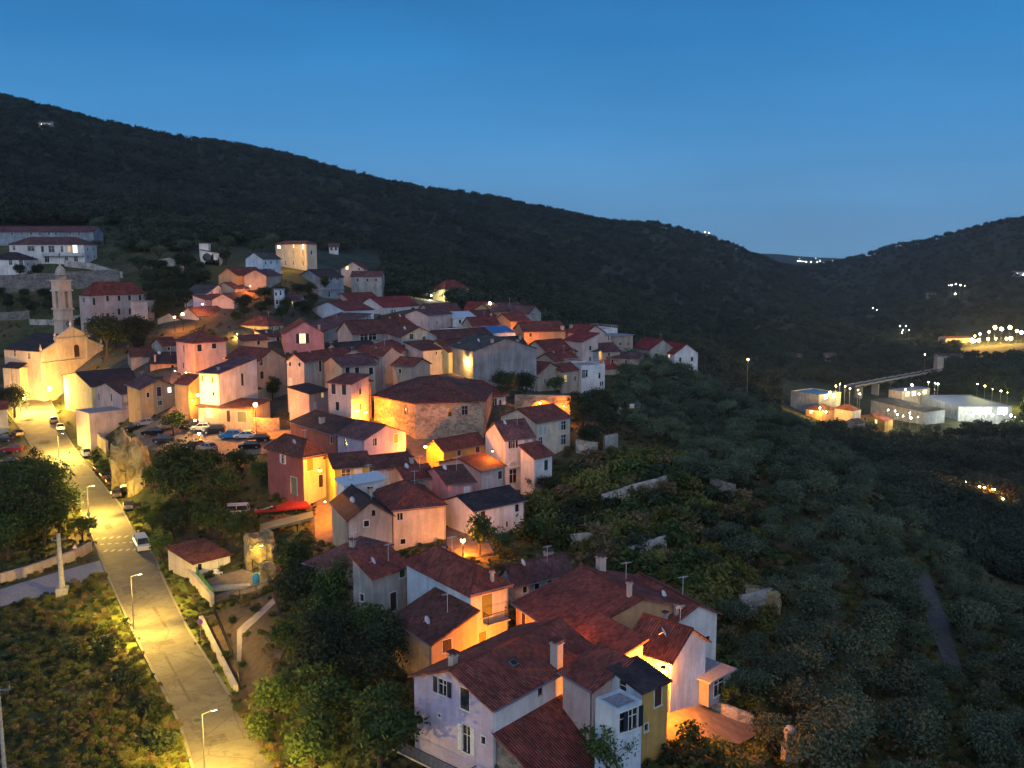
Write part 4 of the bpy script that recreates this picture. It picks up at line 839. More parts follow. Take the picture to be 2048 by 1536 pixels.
# big stone barn: polygonal footprint
def polyhouse(nid, label, D, eave, apex, rise, wall, rm, wins=()):
    z0 = P(eave[0][0], eave[0][1], D).z; E = [PZ(u, v, z0) for u, v in eave]
    A = [PZ(u, v, z0+rise) for u, v in apex]
    zb = min(T(p.x, p.y) for p in E)-.5; c = sum(E, Vector())/len(E); c.z = zb
    root = empty('barn', c, 0, label, 'barn'); FOOT.append([(p.x, p.y) for p in E])
    q = [p-c for p in E]; ap = [p-c for p in A]; n = len(q); r = MB(); rmat = R_(rm); cc = sum(ap, Vector())/len(ap)
    qo = [p+(Vector((p.x-cc.x, p.y-cc.y, 0)).normalized()*.6) for p in q]
    near = [min(range(len(ap)), key=lambda k: (ap[k]-p).length) for p in q]
    for i in range(n):
        a, b_ = qo[i], qo[(i+1) % n]; ka, kb = near[i], near[(i+1) % n]
        def fc(pts_):
            nn = (pts_[1]-pts_[0]).cross(pts_[2]-pts_[1]); nn.normalize(); up = Vector((0, 0, 1))-nn*nn.z; up.normalize(); s_ = up.cross(nn)
            r.face([p+Vector((0, 0, .2)) for p in pts_], rmat, [(p.dot(s_)+60, p.dot(up)+60) for p in pts_]); r.face([p for p in pts_][::-1], G('wood'))
        if ka == kb: fc([a, b_, ap[ka]])
        else: fc([a, b_, ap[kb]]); fc([a, ap[kb], ap[ka]])
        r.face([a, b_, b_+Vector((0, 0, .2)), a+Vector((0, 0, .2))], rmat, [(0, 0), (1, 0), (1, .1), (0, .1)])
    obj('roof', r.mesh('roof'), root)
    wmb = MB()
    for i in range(n):
        a, b_ = q[i], q[(i+1) % n]; wmb.face([(a.x, a.y, 0), (b_.x, b_.y, 0), (b_.x, b_.y, b_.z), (a.x, a.y, a.z)], W(wall))
    obj('wall', wmb.mesh('wall'), root)
    for i, s, dz, ww, hh in wins:
        a, b_ = q[i], q[i+1]; p = a.lerp(b_, s); d = (b_-a); rz_ = atan2(d.y, d.x); nrm = Vector((d.y, -d.x, 0)).normalized()
        add_window(root, 0, 0, 0, ww, hh, 'n', 'shutbrown', 'concrete', pos=(p+nrm*.16-Vector((0, 0, dz)), rz_))
    return root
polyhouse('U1', 'large old stone barn with a sagging brown roof above the bright lamps', 143, [(748, 793), (830, 808), (967, 803), (985, 778), (905, 748), (820, 758)], [(872, 752)], 3.9, 'stone', 'brown', [(0, .78, 1.6, .7, 1.2), (1, .5, 1.8, .7, 1.3), (1, .72, 1.5, 1.1, 1.6)])
# ------------------------------------------------------------------ church and bell tower
WCH = W('church')
ch = house('church', 'church with a stepped pediment facade lit bright yellow at its foot', 195, (79, 703), (8, 690), (200, 690), ('gR', 3.4), 'church', 'dark', [('L', 30, 706, .9, 1.6, 'n'), ('L', 58, 712, .9, 1.6, 'n')], cat='church', name='church', ang=radians(60), auto=False)
X, Y, HH = dims(ch)
f = MB()
prof = [(-X-.3, 0), (X+.3, 0), (X+.3, HH-.2), (X*.52, HH+2.0), (X*.52, HH+3.0), (0, HH+5.6), (-X*.52, HH+3.0), (-X*.52, HH+2.0), (-X-.3, HH-.2)]
F0 = [(s, -Y-.75, z) for s, z in prof]; B0 = [(s, -Y-.05, z) for s, z in prof]
poly = [Vector((s, z, 0)) for s, z in prof]
for tri in tessellate_polygon([poly]):
    A, B, D_ = tri
    if (poly[B]-poly[A]).cross(poly[D_]-poly[A]).z < 0: B, D_ = D_, B
    f.face([F0[A], F0[B], F0[D_]], WCH); f.face([B0[A], B0[D_], B0[B]], WCH)
for i in range(len(prof)): j = (i+1) % len(prof); f.face([F0[j], F0[i], B0[i], B0[j]], WCH)
obj('facade', f.mesh('facade'), ch)
c_ = MB(); zc = HH-3.4
c_.box(-X-.55, X+.55, -Y-1.1, -Y-.76, zc, zc+.45, W('cream'))
for s0, z0_, s1, z1_ in ((-X*.58, HH+3.0, 0, HH+5.7), (X*.58, HH+3.0, 0, HH+5.7), (-X-.4, HH-.2, -X*.5, HH+2.0), (X+.4, HH-.2, X*.5, HH+2.0)):
    c_.tube((s0, -Y-.7, z0_), (s1, -Y-.7, z1_), .28, .28, W('cream'), 6)
c_.box(-X*.6, X*.6, -Y-1.0, -Y-.76, HH+2.6, HH+2.95, W('cream'))
obj('cornice', c_.mesh('cornice'), ch)
for s in (-X, -X*.5, X*.5, X): obj('pilaster', MB().box(-.45, .45, -.22, 0, 0, zc-.01 if abs(s) < X else zc-.01, W('cream')).box(-.4, .4, -.15, 0, zc+.46, HH-.4 if abs(s) == X else HH+1.6, W('cream')).mesh('pilaster'), ch, (s*.96, -Y-.76, 0))
for s, z in ((-X, HH-.2), (X, HH-.2), (-X*.52, HH+3.0), (X*.52, HH+3.0), (0, HH+5.6)): obj('finial', MB().lathe([(.02, 0), (.4, .0), (.25, .5), (.38, .9), (.12, 1.5), (.02, 2.2)], WCH, 8).mesh('finial'), ch, (s, -Y-.4, z))
d_ = obj('door', MB().box(-1.2, 1.2, -.1, 0, 0, 3.6, G('doordark')).mesh('door'), ch, (0, -Y-.76, 0)); obj('door_frame', MB().box(-1.6, -1.2, -.2, 0, 0, 3.9, W('cream')).box(1.2, 1.6, -.2, 0, 0, 3.9, W('cream')).box(-1.8, 1.8, -.3, 0, 3.9, 4.4, W('cream')).mesh('door_frame'), d_)
obj('window', MB().box(-.8, .8, -.06, 0, -1.3, 1.3, G('shutbrown')).tube((0, -.06, 1.3), (0, 0, 1.3), .8, .8, G('shutbrown'), 16).mesh('window'), ch, (X*.12, -Y-.76, HH-1.2))
for k, yy in enumerate((Y*.1, Y*.62)):
    b_ = MB(); b_.box(-2.4, 0, -1.4, 1.4, 0, HH-4.4, WCH); b_.face([(-2.8, -1.7, HH-4.4), (0, -1.7, HH-3.2), (0, 1.7, HH-3.2), (-2.8, 1.7, HH-4.4)][::-1], R_('dark'), [(0, 0), (0, 2.6), (3.4, 2.6), (3.4, 0)]); b_.face([(-2.8, -1.7, HH-4.5), (0, -1.7, HH-3.3), (0, 1.7, HH-3.3), (-2.8, 1.7, HH-4.5)], G('wood'))
    obj('chapel', b_.mesh('chapel'), ch, (-X-.004, yy-1, 0))
tb = P(127, 640, 213); tz = T(tb.x, tb.y)-.5
bt = empty('bell_tower', (tb.x, tb.y, tz), radians(65.5), 'slender pale bell tower with an open belfry and small domed cap behind the church', 'bell tower')
zt = lambda v: P(127, v, 213).z-tz
s_ = MB(); a_ = 1.8; wt = W('church'); wt2 = W('cream')
zb1, zb2, zb3, zb4 = zt(655), zt(607), zt(582), zt(562)
s_.box(-a_, a_, -a_, a_, 0, zb2-1.2, wt)
p_ = .68                                       # four corner piers around the belfry opening
for sx in (-1, 1):
    for sy in (-1, 1): s_.box(*sorted((sx*a_, sx*(a_-p_*1.9))), *sorted((sy*a_, sy*(a_-p_*1.9))), zb2-1.2, zb3, wt)
s_.box(-a_, a_, -a_, a_, zb3, zb4, wt)
obj('shaft', s_.mesh('shaft'), bt)
q = MB()
for z, e in ((zt(640), .28), (zb2-1.6, .3), (zb3, .3), (zb4, .32)): q.box(-a_-e, a_+e, -a_-e, a_+e, z, z+.4, wt2)
obj('cornice', q.mesh('cornice'), bt)
q = MB(); q.lathe([(1.5, 0), (1.5, 1.3), (1.75, 1.35), (1.75, 1.6), (1.5, 1.65), (1.4, 2.2), (1.15, 3.0), (.7, 3.6), (.3, 3.9), (.35, 4.2), (.1, 4.6), (.05, 5.4)], W('weathered'), 16, (0, 0, zb4+.4)); obj('dome', q.mesh('dome', True), bt)
obj('cross', MB().box(-.06, .06, -.06, .06, 0, 1.5, G('iron')).box(-.4, .4, -.06, .06, .9, 1.02, G('iron')).mesh('cross'), bt, (0, 0, zb4+6.4))
obj('bell', MB().lathe([(.05, .9), (.35, .85), (.45, .4), (.7, 0), (.6, 0)], G('metal'), 12, (0, 0, zb2)).tube((-.9, 0, zb2+1), (.9, 0, zb2+1), .08, .08, G('iron')).mesh('bell'), bt)
clk = MB(); clk.tube((0, -.1, 0), (0, 0, 0), .75, .75, G('iron'), 18); clk.tube((0, -.13, 0), (0, -.1, 0), .62, .62, W('greyblue'), 18); obj('clock', clk.mesh('clock'), bt, (0, -a_, zt(647)))
FOOT.append([(tb.x-3, tb.y-3), (tb.x+3, tb.y-3), (tb.x+3, tb.y+3), (tb.x-3, tb.y+3)])
# ------------------------------------------------------------------ paving, paths, road paint
m, t, b = nmat('village ground'); wc = worldcoord(t)
k_ = maprange(t, noise_n(t, .18, 6, wc, .6), .38, .62, 0, 1); c_ = mixc(t, k_, (.10, .085, .065, 1), (.045, .05, .025, 1)); c_ = mixc(t, 1, c_, maprange(t, noise_n(t, 2.5, 6, wc), .3, .7, .6, 1.4), 'MULTIPLY')
t.links.new(c_, b.inputs[0]); bump(t, b, noise_n(t, 5, 5, wc), .4, .06)
drape('village_ground', [(150, 780), (240, 700), (330, 655), (400, 615), (470, 590), (620, 590), (760, 580), (900, 604), (1090, 618), (1250, 680), (1345, 738), (1200, 770), (1130, 820), (1140, 900), (1060, 960), (1060, 1070), (960, 1110), (760, 1100), (640, 1100), (600, 1000), (540, 950), (600, 880), (560, 850), (300, 850)], m, .05, 2)
drape('square', [(262, 862), (330, 838), (400, 836), (500, 845), (580, 862), (600, 872), (560, 905), (470, 915), (360, 905), (290, 900)], G('paving'), .10)
drape('square', [(0, 800), (110, 800), (128, 792), (160, 745), (205, 722), (200, 705), (60, 745), (0, 770)], ASPH, .10)
drape('path', [(352, 770), (390, 815), (420, 838), (330, 842), (345, 810), (340, 760), (352, 720), (372, 730)], G('paving'), .10)
drape('path', [(655, 985), (672, 985), (668, 1085), (630, 1085), (628, 1010)], G('paving'), .10, 1)
drape('path', [(890, 1030), (960, 1055), (990, 1110), (930, 1120), (895, 1095)], G('paving'), .10, 1)
drape('path', [(1335, 1380), (1420, 1400), (1530, 1460), (1480, 1490), (1330, 1490)], G('paving'), .10, 1)
drape('path', [(740, 845), (870, 870), (890, 960), (860, 985), (820, 900), (700, 860), (690, 840)], G('paving'), .10, 1)
drape('path', [(0, 1180), (100, 1150), (200, 1122), (212, 1145), (120, 1185), (0, 1215)], G('slab'), .10, 1)
drape('path', [(1815, 1140), (1860, 1150), (1925, 1340), (1900, 1360)], G('asphalt'), .10, 2)
drape('forecourt', [(455, 1392), (490, 1385), (520, 1370), (560, 1420), (560, 1536), (540, 1536), (490, 1452)], G('dirt'), .09, 1)
drape('dirt_lot', [(402, 1236), (470, 1215), (548, 1188), (575, 1290), (540, 1380), (478, 1388)], G('dirt'), .09, 1)
drape('garden_paving', [(400, 1165), (485, 1140), (520, 1150), (540, 1178), (430, 1208)], G('paving'), .12, 1)
m, t, b = nmat('verge grass'); wc = worldcoord(t)
c_ = mixc(t, maprange(t, noise_n(t, .8, 6, wc, .5), .3, .7, 0, 1), (.085, .14, .012, 1), (.20, .22, .04, 1)); t.links.new(c_, b.inputs[0]); bump(t, b, noise_n(t, 9, 5, wc), .8, .12)
for q in ([(325, 1150), (366, 1160), (392, 1215), (400, 1240), (468, 1388), (456, 1390), (426, 1338), (374, 1256)], [(196, 1165), (216, 1160), (262, 1262), (330, 1394), (360, 1455), (386, 1540), (335, 1540), (318, 1450), (285, 1370), (236, 1270)], [(268, 1050), (300, 1105), (316, 1148), (336, 1146), (316, 1100), (282, 1046)]): drape('grass_verge', q, m, .07, 1)
mk = MB()
def onroad(u, v): return PZ(u, v, T_road(v)+.045)
def T_road(v):
    ks = sorted(ROADZ)
    for a, b in zip(ks, ks[1:]):
        if a <= v <= b: return CZ+ROADZ[a]+(ROADZ[b]-ROADZ[a])*(v-a)/(b-a)
    return CZ-45
for (ua, va, ub, vb) in [(188, 1078, 262, 1072), (206, 1102, 280, 1098)]:
    n = 5
    for i in range(n):
        t0_, t1_ = (i+.15)/n, (i+.55)/n
        A, B = onroad(ua+(ub-ua)*t0_, va+(vb-va)*t0_), onroad(ua+(ub-ua)*t1_, va+(vb-va)*t1_); dd = Vector((0, .55, 0)); mk.face([A-dd, B-dd, B+dd, A+dd], G('paint'))
for i in range(5):
    k = (i+.55)/5; A = onroad(196+74*k, 1089-5*k); mk.face([A+Vector((-.3, -.25, 0)), A+Vector((.3, -.25, 0)), A+Vector((.3, .25, 0)), A+Vector((-.3, .25, 0))], G('paint'))
tag(obj('road_markings', mk.mesh('road_markings')), kind='structure')
# ------------------------------------------------------------------ free-standing walls, fences
def wallrun(name, label, uvs, hgt, th, mat, cat='wall', top=None, sink=1.2, group=None):
    pts_ = [ground(u, v) for u, v in uvs]; mb = MB(); c = sum(pts_, Vector())/len(pts_)
    nn = []
    for a, b in zip(pts_, pts_[1:]):
        k = max(1, int((b-a).length/2.5)); nn += [a.lerp(b, i/k) for i in range(k)]
    nn.append(pts_[-1]); hs = [hgt*(1+.08*noise.noise(p*.4)) for p in nn]
    off = []
    for i, p in enumerate(nn):
        d = (nn[min(i+1, len(nn)-1)]-nn[max(i-1, 0)]); d.z = 0; d.normalize(); off.append(Vector((-d.y, d.x, 0))*th/2)
    g = [T(p.x, p.y) for p in nn]
    for i in range(len(nn)-1):
        A, B = nn[i], nn[i+1]; oa, ob = off[i], off[i+1]
        za, zb = g[i], g[i+1]
        q = lambda P_, o_, z: (P_.x+o_.x-c.x, P_.y+o_.y-c.y, z-c.z)
        mb.face([q(A, -oa, za-sink), q(B, -ob, zb-sink), q(B, -ob, zb+hs[i+1]), q(A, -oa, za+hs[i])], mat)
        mb.face([q(B, ob, zb-sink), q(A, oa, za-sink), q(A, oa, za+hs[i]), q(B, ob, zb+hs[i+1])], mat)
        mb.face([q(A, -oa, za+hs[i]), q(B, -ob, zb+hs[i+1]), q(B, ob, zb+hs[i+1]), q(A, oa, za+hs[i])], top or mat)
    for i in (0, len(nn)-1):
        P_, o_ = nn[i], off[i]; fc = [q(P_, -o_, g[i]-sink), q(P_, o_, g[i]-sink), q(P_, o_, g[i]+hs[i]), q(P_, -o_, g[i]+hs[i])]; mb.face(fc if i else fc[::-1], mat)
    return tag(obj(name, mb.mesh(name), None, c), label, cat, group)
ST, DS, PS = W('stone'), W('darkstone'), W('palestone')
for lab, uvs, hh_, m_ in [('long grey retaining wall below the long white villa', [(0, 585), (110, 580), (240, 572)], 6.0, DS),
    ('pale parapet wall sloping down from the white villa terrace', [(130, 532), (180, 538), (245, 556)], 2.2, PS),
    ('low wall beside the foot of the bell tower', [(60, 648), (108, 650)], 1.6, PS), ('low wall between the bell tower and the pink villa', [(146, 645), (168, 640)], 2, PS),
    ('ruined beige stone wall on the hillside above the dark tree', [(302, 536), (352, 532)], 3.0, PS), ('short ruined wall with a rounded end on the hillside', [(330, 556), (368, 552)], 3.4, ST),
    ('sloping ramp wall of rough stone beside the garages', [(505, 862), (560, 862)], 2.6, ST),
    ('long crumbling terrace wall on the wooded slope', [(1205, 1022), (1262, 1002), (1318, 988), (1345, 975)], 2.6, PS),
    ('grey terrace wall just above the purple-roofed stone house', [(1140, 1098), (1188, 1092), (1234, 1076)], 2.0, PS),
    ('short terrace wall standing alone among the slope bushes', [(1252, 1128), (1330, 1102)], 2.2, PS),
    ('broken masonry beside the tall cream house', [(1152, 905), (1195, 912)], 2.4, W('palestone')), ('block of fallen masonry at the slope edge', [(1208, 903), (1234, 898)], 3.0, W('weathered')),
    ('low pale wall with flowers edging the lit alley', [(1345, 1385), (1400, 1405), (1450, 1432), (1505, 1452)], 1.1, W('palestone')),
    ('low wall edging the dirt lot by the road', [(402, 1242), (425, 1290), (472, 1384)], .7, W('cream')),
    ('lit concrete garden wall beneath the green net', [(372, 1150), (398, 1180), (426, 1213)], 1.5, W('cream')),
    ('brownish boundary wall along the side path', [(0, 1168), (60, 1152), (150, 1120), (182, 1102)], 1.5, W('beige')),
    ('pale stone outcrop wall in the lower slope scrub', [(1420, 985), (1470, 1000)], 2.5, DS), ('grey rock wall near the side of the slope', [(1480, 1240), (1540, 1222)], 3, PS),
    ('dark terrace wall beside the tall pink villa', [(0, 640), (60, 636)], 2.5, DS), ('stone bank wall above the roadside cars', [(190, 880), (215, 905)], 2.5, ST)]:
    wallrun('stone_wall', lab, uvs, hh_, .5, m_)
def fence(label, uvs, hgt, net, posts='iron', name='fence'):
    pts_ = [ground(u, v) for u, v in uvs]; c = sum(pts_, Vector())/len(pts_); root = empty(name, c, 0, label, 'fence'); po = []
    for a, b in zip(pts_, pts_[1:]):
        k = max(1, int((b-a).length/2)); po += [a.lerp(b, i/k) for i in range(k)]
    po.append(pts_[-1]); mp_ = MB(); mn = MB()
    for p in po: z = T(p.x, p.y); p.z = z; mp_.tube(p-c-Vector((0, 0, .3)), p-c+Vector((0, 0, hgt)), .045, .045, G(posts), 6)
    for a, b in zip(po, po[1:]):
        A, B = a-c, b-c
        if net == 'rails':
            for z in (.15, hgt*.5, hgt-.05): mn.tube(A+Vector((0, 0, z)), B+Vector((0, 0, z)), .03, .03, G(posts), 5)
            n = int((B-A).length/.16)
            for i in range(n): q = A.lerp(B, i/n); mn.tube(q+Vector((0, 0, .15)), q+Vector((0, 0, hgt-.05)), .013, .013, G(posts), 4, False)
        else:
            d = (B-A).normalized(); nn = Vector((-d.y, d.x, 0))*.012
            mn.face([A-nn, B-nn, B-nn+Vector((0, 0, hgt)), A-nn+Vector((0, 0, hgt))], G(net)); mn.face([B+nn, A+nn, A+nn+Vector((0, 0, hgt)), B+nn+Vector((0, 0, hgt))], G(net))
    obj('post', mp_.mesh('post'), root); obj('netting' if net != 'rails' else 'rails', mn.mesh('netting'), root); return root
fence('green net fence above the lit garden wall', [(385, 1148), (405, 1180), (430, 1210)], 2.0, 'tarpgreen')
fence('dark iron fence along the lower garden edge', [(430, 1216), (480, 1204), (545, 1183)], 1.6, 'rails')
fence('dark iron fence on the upper side of the garden', [(545, 1183), (520, 1152), (505, 1140)], 1.6, 'rails')
fence('dark rail fence crossing the bare dirt plot', [(428, 1228), (452, 1285), (474, 1340), (480, 1382)], 1.3, 'rails')
drape('path', [(474, 1262), (505, 1235), (546, 1198), (551, 1208), (512, 1246), (485, 1272), (482, 1325), (474, 1325)], W('beige'), .14, 1)
mp_ = MB(); dk = plain('asphalt patch', (.080, .074, .068), .9, 0, .3, 2)
for u, v, wd, ln, a in [(258, 1180, 1.5, 3.6, .53), (330, 1285, 2.1, 1.5, .5), (320, 1235, .4, 8, .54), (430, 1480, 2.3, 1.8, .5), (215, 1050, 1.1, 5, .5), (90, 880, 2.0, 4, .45), (60, 835, 1.5, 6, .4), (352, 1350, .3, 14, .53)]:
    p = onroad(u, v)-Vector((0, 0, .012)); ca_, sa_ = cos(a), sin(a)
    mp_.face([p+Vector((x*ca_-y*sa_, x*sa_+y*ca_, 0)) for x, y in ((-wd/2, -ln/2), (wd/2, -ln/2), (wd/2*.9, ln/2), (-wd/2, ln/2*1.05))], dk)
for u, v in ((270, 1230), (395, 1440), (205, 1030)):
    p = onroad(u, v)-Vector((0, 0, .008)); mp_.face([p+Vector((.35*cos(i*pi/6), .35*sin(i*pi/6), 0)) for i in range(12)], G('iron'))
tag(obj('road_patches', mp_.mesh('road_patches')), kind='structure')
# ------------------------------------------------------------------ lamps
def light(kind, e, col, loc, parent=None, rad=.12, spot=None, rot=(0, 0, 0)):
    l = bpy.data.lights.new('lamp_light', kind); l.energy = e*(8.0 if kind == 'SPOT' else 3.9); l.color = col; l.shadow_soft_size = rad
    if spot: l.spot_size = radians(spot); l.spot_blend = .9
    o = bpy.data.objects.new('lamp_light', l); C.objects.link(o); o.parent = parent; o.location = loc; o.rotation_euler = rot; return o
SOD, YEL, WHI = (1, .27, .012), (1, .52, .09), (1, .88, .58)
def lantern(mb_, em): # hood
    return mb_
def wall_lamp(label, u, v, D, e, col=SOD, em='sodium', r=.16, dirv=None):
    p = P(u, v, D); root = empty('wall_lamp', p, 0, label, 'street lamp', 'street lamps on house walls'); d = Vector(dirv or (0, 1.1, 0))
    obj('bracket', MB().tube((0, 0, .22), d+Vector((0, 0, .1)), .025, .03, G('iron'), 6).mesh('bracket'), root)
    obj('hood', MB().lathe([(.02, .30), (.12, .28), (.30, .12), (.31, .10), (.02, .14)], G('iron'), 12).mesh('hood'), root)
    obj('bulb', MB().ball((0, 0, 0), r, G(em), 10, 6).mesh('bulb'), root)
    light('POINT', e, col, (0, -.02, -r-.15), root); return root
wall_lamp('glaring orange lamp under the eaves of the tall pale gabled house', 1327, 1338, 63.3, 2400, dirv=(.9, .6, 0), r=.22)
wall_lamp('glaring orange lamp on the yellow end wall above the restaurant', 640, 940, 112.3, 1500, dirv=(0, 2.2, 0), r=.25)
wall_lamp('glaring orange lamp in the alley beside the ochre house', 851, 893, 124.2, 1900, dirv=(1.5, .8, 0), r=.25)
wall_lamp('brightest pair lamp on the salmon house corner', 731, 824, 139.0, 2200, dirv=(0, 2, 0), r=.28)
wall_lamp('smaller lamp at the foot of the salmon house beside the brightest one', 716, 821, 138.2, 900, dirv=(0, 1.8, 0), r=.2)
wall_lamp('bright lamp on the corner of the big white house', 396, 789, 142.8, 1900, YEL, 'warmlamp', r=.28, dirv=(.9, .6, 0))
wall_lamp('yellow lamp on the lit hilltop palace', 558, 494, 262, 2000, YEL, 'warmlamp', r=.45, dirv=(1, 2, 0))
wall_lamp('round yellow lamp above the raspberry red roof', 980, 607, 234, 300, YEL, 'warmlamp', r=.45, dirv=(.5, 1, 0))
wall_lamp('round yellow lamp below the roof terrace house', 1178, 696, 200, 200, YEL, 'warmlamp', r=.4, dirv=(.5, 1, 0))
wall_lamp('upper white lamp on the last house of the ridge', 1356, 709, 219.5, 250, YEL, 'warmlamp', r=.25, dirv=(-1, 1, 0))
wall_lamp('lower white lamp on the last house of the ridge', 1354, 718, 219, 250, YEL, 'warmlamp', r=.25, dirv=(-1, 1, 0))
wall_lamp('yellow lamp lighting the wall with the lit chimney', 930, 722, 167, 1000, YEL, 'warmlamp', r=.15, dirv=(0, 3, 0))
wall_lamp('orange lamp over the house front beneath the big red roof', 1034, 661, 209, 1000, dirv=(0, 2, 0), r=.1)
wall_lamp('orange lamp beside the tall orange-washed wall', 1062, 688, 196, 700, dirv=(0, 2, 0), r=.1)
wall_lamp('orange lamp in front of the deep orange house front', 500, 572, 230.5, 700, dirv=(0, 2, 0), r=.12)
wall_lamp('orange lamp at the top of the steep lane', 405, 608, 214, 450, dirv=(1, 1, 0), r=.2)
wall_lamp('orange lamp low in the alley below the orange-lit house', 372, 745, 162, 2600, dirv=(1, 1, 0), r=.15)
wall_lamp('orange lamp at the mouth of the alley by the small rusty roof', 384, 800, 147.5, 500, dirv=(1, 1, 0), r=.12)
wall_lamp('hidden-away orange lamp on the gable of the long red-roofed house', 1105, 1259, 66.5, 260, dirv=(.6, 1.2, 0), r=.15)
wall_lamp('orange lamp in the yard below the white-shuttered end wall', 1012, 1298, 71.0, 900, dirv=(1, .5, 0), r=.12)
wall_lamp('yellow lamp beside the pale yellow hipped house', 474, 668, 201, 1000, YEL, 'warmlamp', r=.12, dirv=(1, 2, 0))
wall_lamp('white floodlight at the floodlit cream villa', 862, 590, 286, 1500, WHI, 'whitelamp', r=.3, dirv=(1, 2, 0))
wall_lamp('orange lamp inside the arched passage', 1080, 806, 152.5, 900, dirv=(0, 1, 0), r=.2)
wall_lamp('orange lamp lighting the bushes beside the arched passage', 1128, 812, 150, 350, dirv=(-1, 1, 0), r=.1)
wall_lamp('dim orange lamp by the reddish gabled front', 362, 776, 150, 500, dirv=(-1, 0, 0), r=.1)
wall_lamp('floodlight at the foot of the church facade', 99, 778, 187.5, 9000, YEL, 'warmlamp', r=.5, dirv=(-1.5, 1.5, 0))
wall_lamp('small white lamp low on the church side wall', 47, 797, 183, 700, YEL, 'warmlamp', r=.3, dirv=(1, 1, 0))
wall_lamp('added orange fill lamp over the stepped street below the yellow end wall', 650, 1003, 109.5, 700, dirv=(0, 2, 0), r=.13)  # hidden lamp added to brighten the stepped street
wall_lamp('added orange fill lamp high in the lane between the hipped house and the dark roofs', 350, 742, 168, 1100, dirv=(1, 1, 0), r=.13)  # added hidden lamp, strengthens the orange light in the lane
wall_lamp('added orange fill lamp on the bank wall above the garages', 545, 838, 144, 900, dirv=(0, 2, 0), r=.13)  # extra hidden lamp, added for more orange light by the garages
wall_lamp('added orange fill lamp in the gap between the ochre house and the white arched house', 985, 902, 120.5, 500, dirv=(0, 2, 0), r=.1)  # added fill lamp, brightens the gap between these two houses
def post_lamp(label, u, v, ub, vb, e, col=SOD, em='sodium', r=.25, D=None, group='street lamps on posts'):
    g = ground(ub, vb); _, _, D = proj(g); t_ = P(u, v, D); hh_ = t_.z-g.z; root = empty('street_lamp', g, 0, label, 'street lamp', group)
    m_ = MB().tube((0, 0, -.2), (0, 0, .9), .11, .09, G('iron'), 8).tube((0, 0, .9), (0, 0, hh_-.35), .065, .045, G('iron'), 8)
    obj('pole', m_.mesh('pole'), root)
    obj('hood', MB().lathe([(.02, .35), (.1, .34), (.30, .22), (.31, .20), (.02, .2)], G('iron'), 12).mesh('hood'), root, (0, 0, hh_))
    obj('bulb', MB().ball((0, 0, 0), r, G(em), 12, 8).mesh('bulb'), root, (0, 0, hh_))
    light('POINT', e, col, (0, 0, hh_-r-.15), root); return root
post_lamp('round orange lamp on a tall dark post in the square', 513, 808, 513, 872, 3000, r=.38)
post_lamp('glaring orange lamp among the bushes in the small yard', 925, 1079, 926, 1118, 1800, r=.3)
post_lamp('first orange lamp by the dark-roofed lane above the church trees', 366, 628, 367, 662, 900, r=.4)
post_lamp('second lower orange lamp by the lane above the church trees', 350, 634, 350, 664, 500, r=.25)
post_lamp('small white lamp among the parked cars in the square', 399, 867, 399, 890, 14, WHI, 'whitelamp', r=.22)
post_lamp('tiny white lamp beside the white car by the garages', 391, 840, 391, 858, 12, WHI, 'whitelamp', r=.2)
post_lamp('white lamp at the end of the grey tarpaulin canopy', 595, 1041, 595, 1062, 15, WHI, 'whitelamp', r=.13)
def road_lamp(label, u, v, ub, vb, e, side=1):
    g = ground(ub, vb); _, _, D = proj(g); hh_ = P(u, v, D).z-g.z; root = empty('road_lamp', g, radians(29), label, 'street lamp', 'slim road lamps along the main road')
    obj('pole', MB().tube((0, 0, -.3), (0, 0, 1.2), .10, .09, G('metal'), 8).tube((0, 0, 1.2), (0, 0, hh_), .07, .045, G('metal'), 8).tube((0, 0, hh_), (side*.9, 0, hh_+.18), .045, .04, G('metal'), 8).mesh('pole'), root)
    obj('lamp_head', MB().box(side*.8-.1, side*.8+.45, -.1, .1, hh_+.14, hh_+.22, G('metal')).mesh('lamp_head'), root)
    obj('diffuser', MB().box(side*.8, side*.8+.4, -.08, .08, hh_+.11, hh_+.135, G('warmlamp')).mesh('diffuser'), root)
    light('POINT', e*.42, (1, .62, .09), (side*1.3, 0, hh_-.7), root, .12)
    for s_ in (-1, 1): light('SPOT', e*1.15, (1, .60, .09), (side*1.0, 0, hh_+.02), root, .15, 118, (s_*radians(48), 0, 0))
    return root
road_lamp('slim pale road lamp beside the wide lower bend of the road', 403, 1418, 411, 1578, 2300)
road_lamp('slim pale road lamp on the lower left verge above the orange lit scrub', 262, 1148, 268, 1262, 2900)
road_lamp('slim pale road lamp just above the zebra crossing', 173, 972, 178, 1040, 3400)
road_lamp('slim pale road lamp in front of the church by the parked pickup', 116, 868, 118, 915, 3600)
road_lamp('slim pale road lamp at the edge of the walled garden', 532, 1090, 533, 1142, 170, -1)
road_lamp('added road lamp out of view below the wide bend, brightening the bush', 560, 1560, 566, 1700, 2300, -1)  # added below the frame to brighten the bush and lower road
road_lamp('slim pale road lamp at the church piazza edge', 41, 790, 42, 826, 3000)
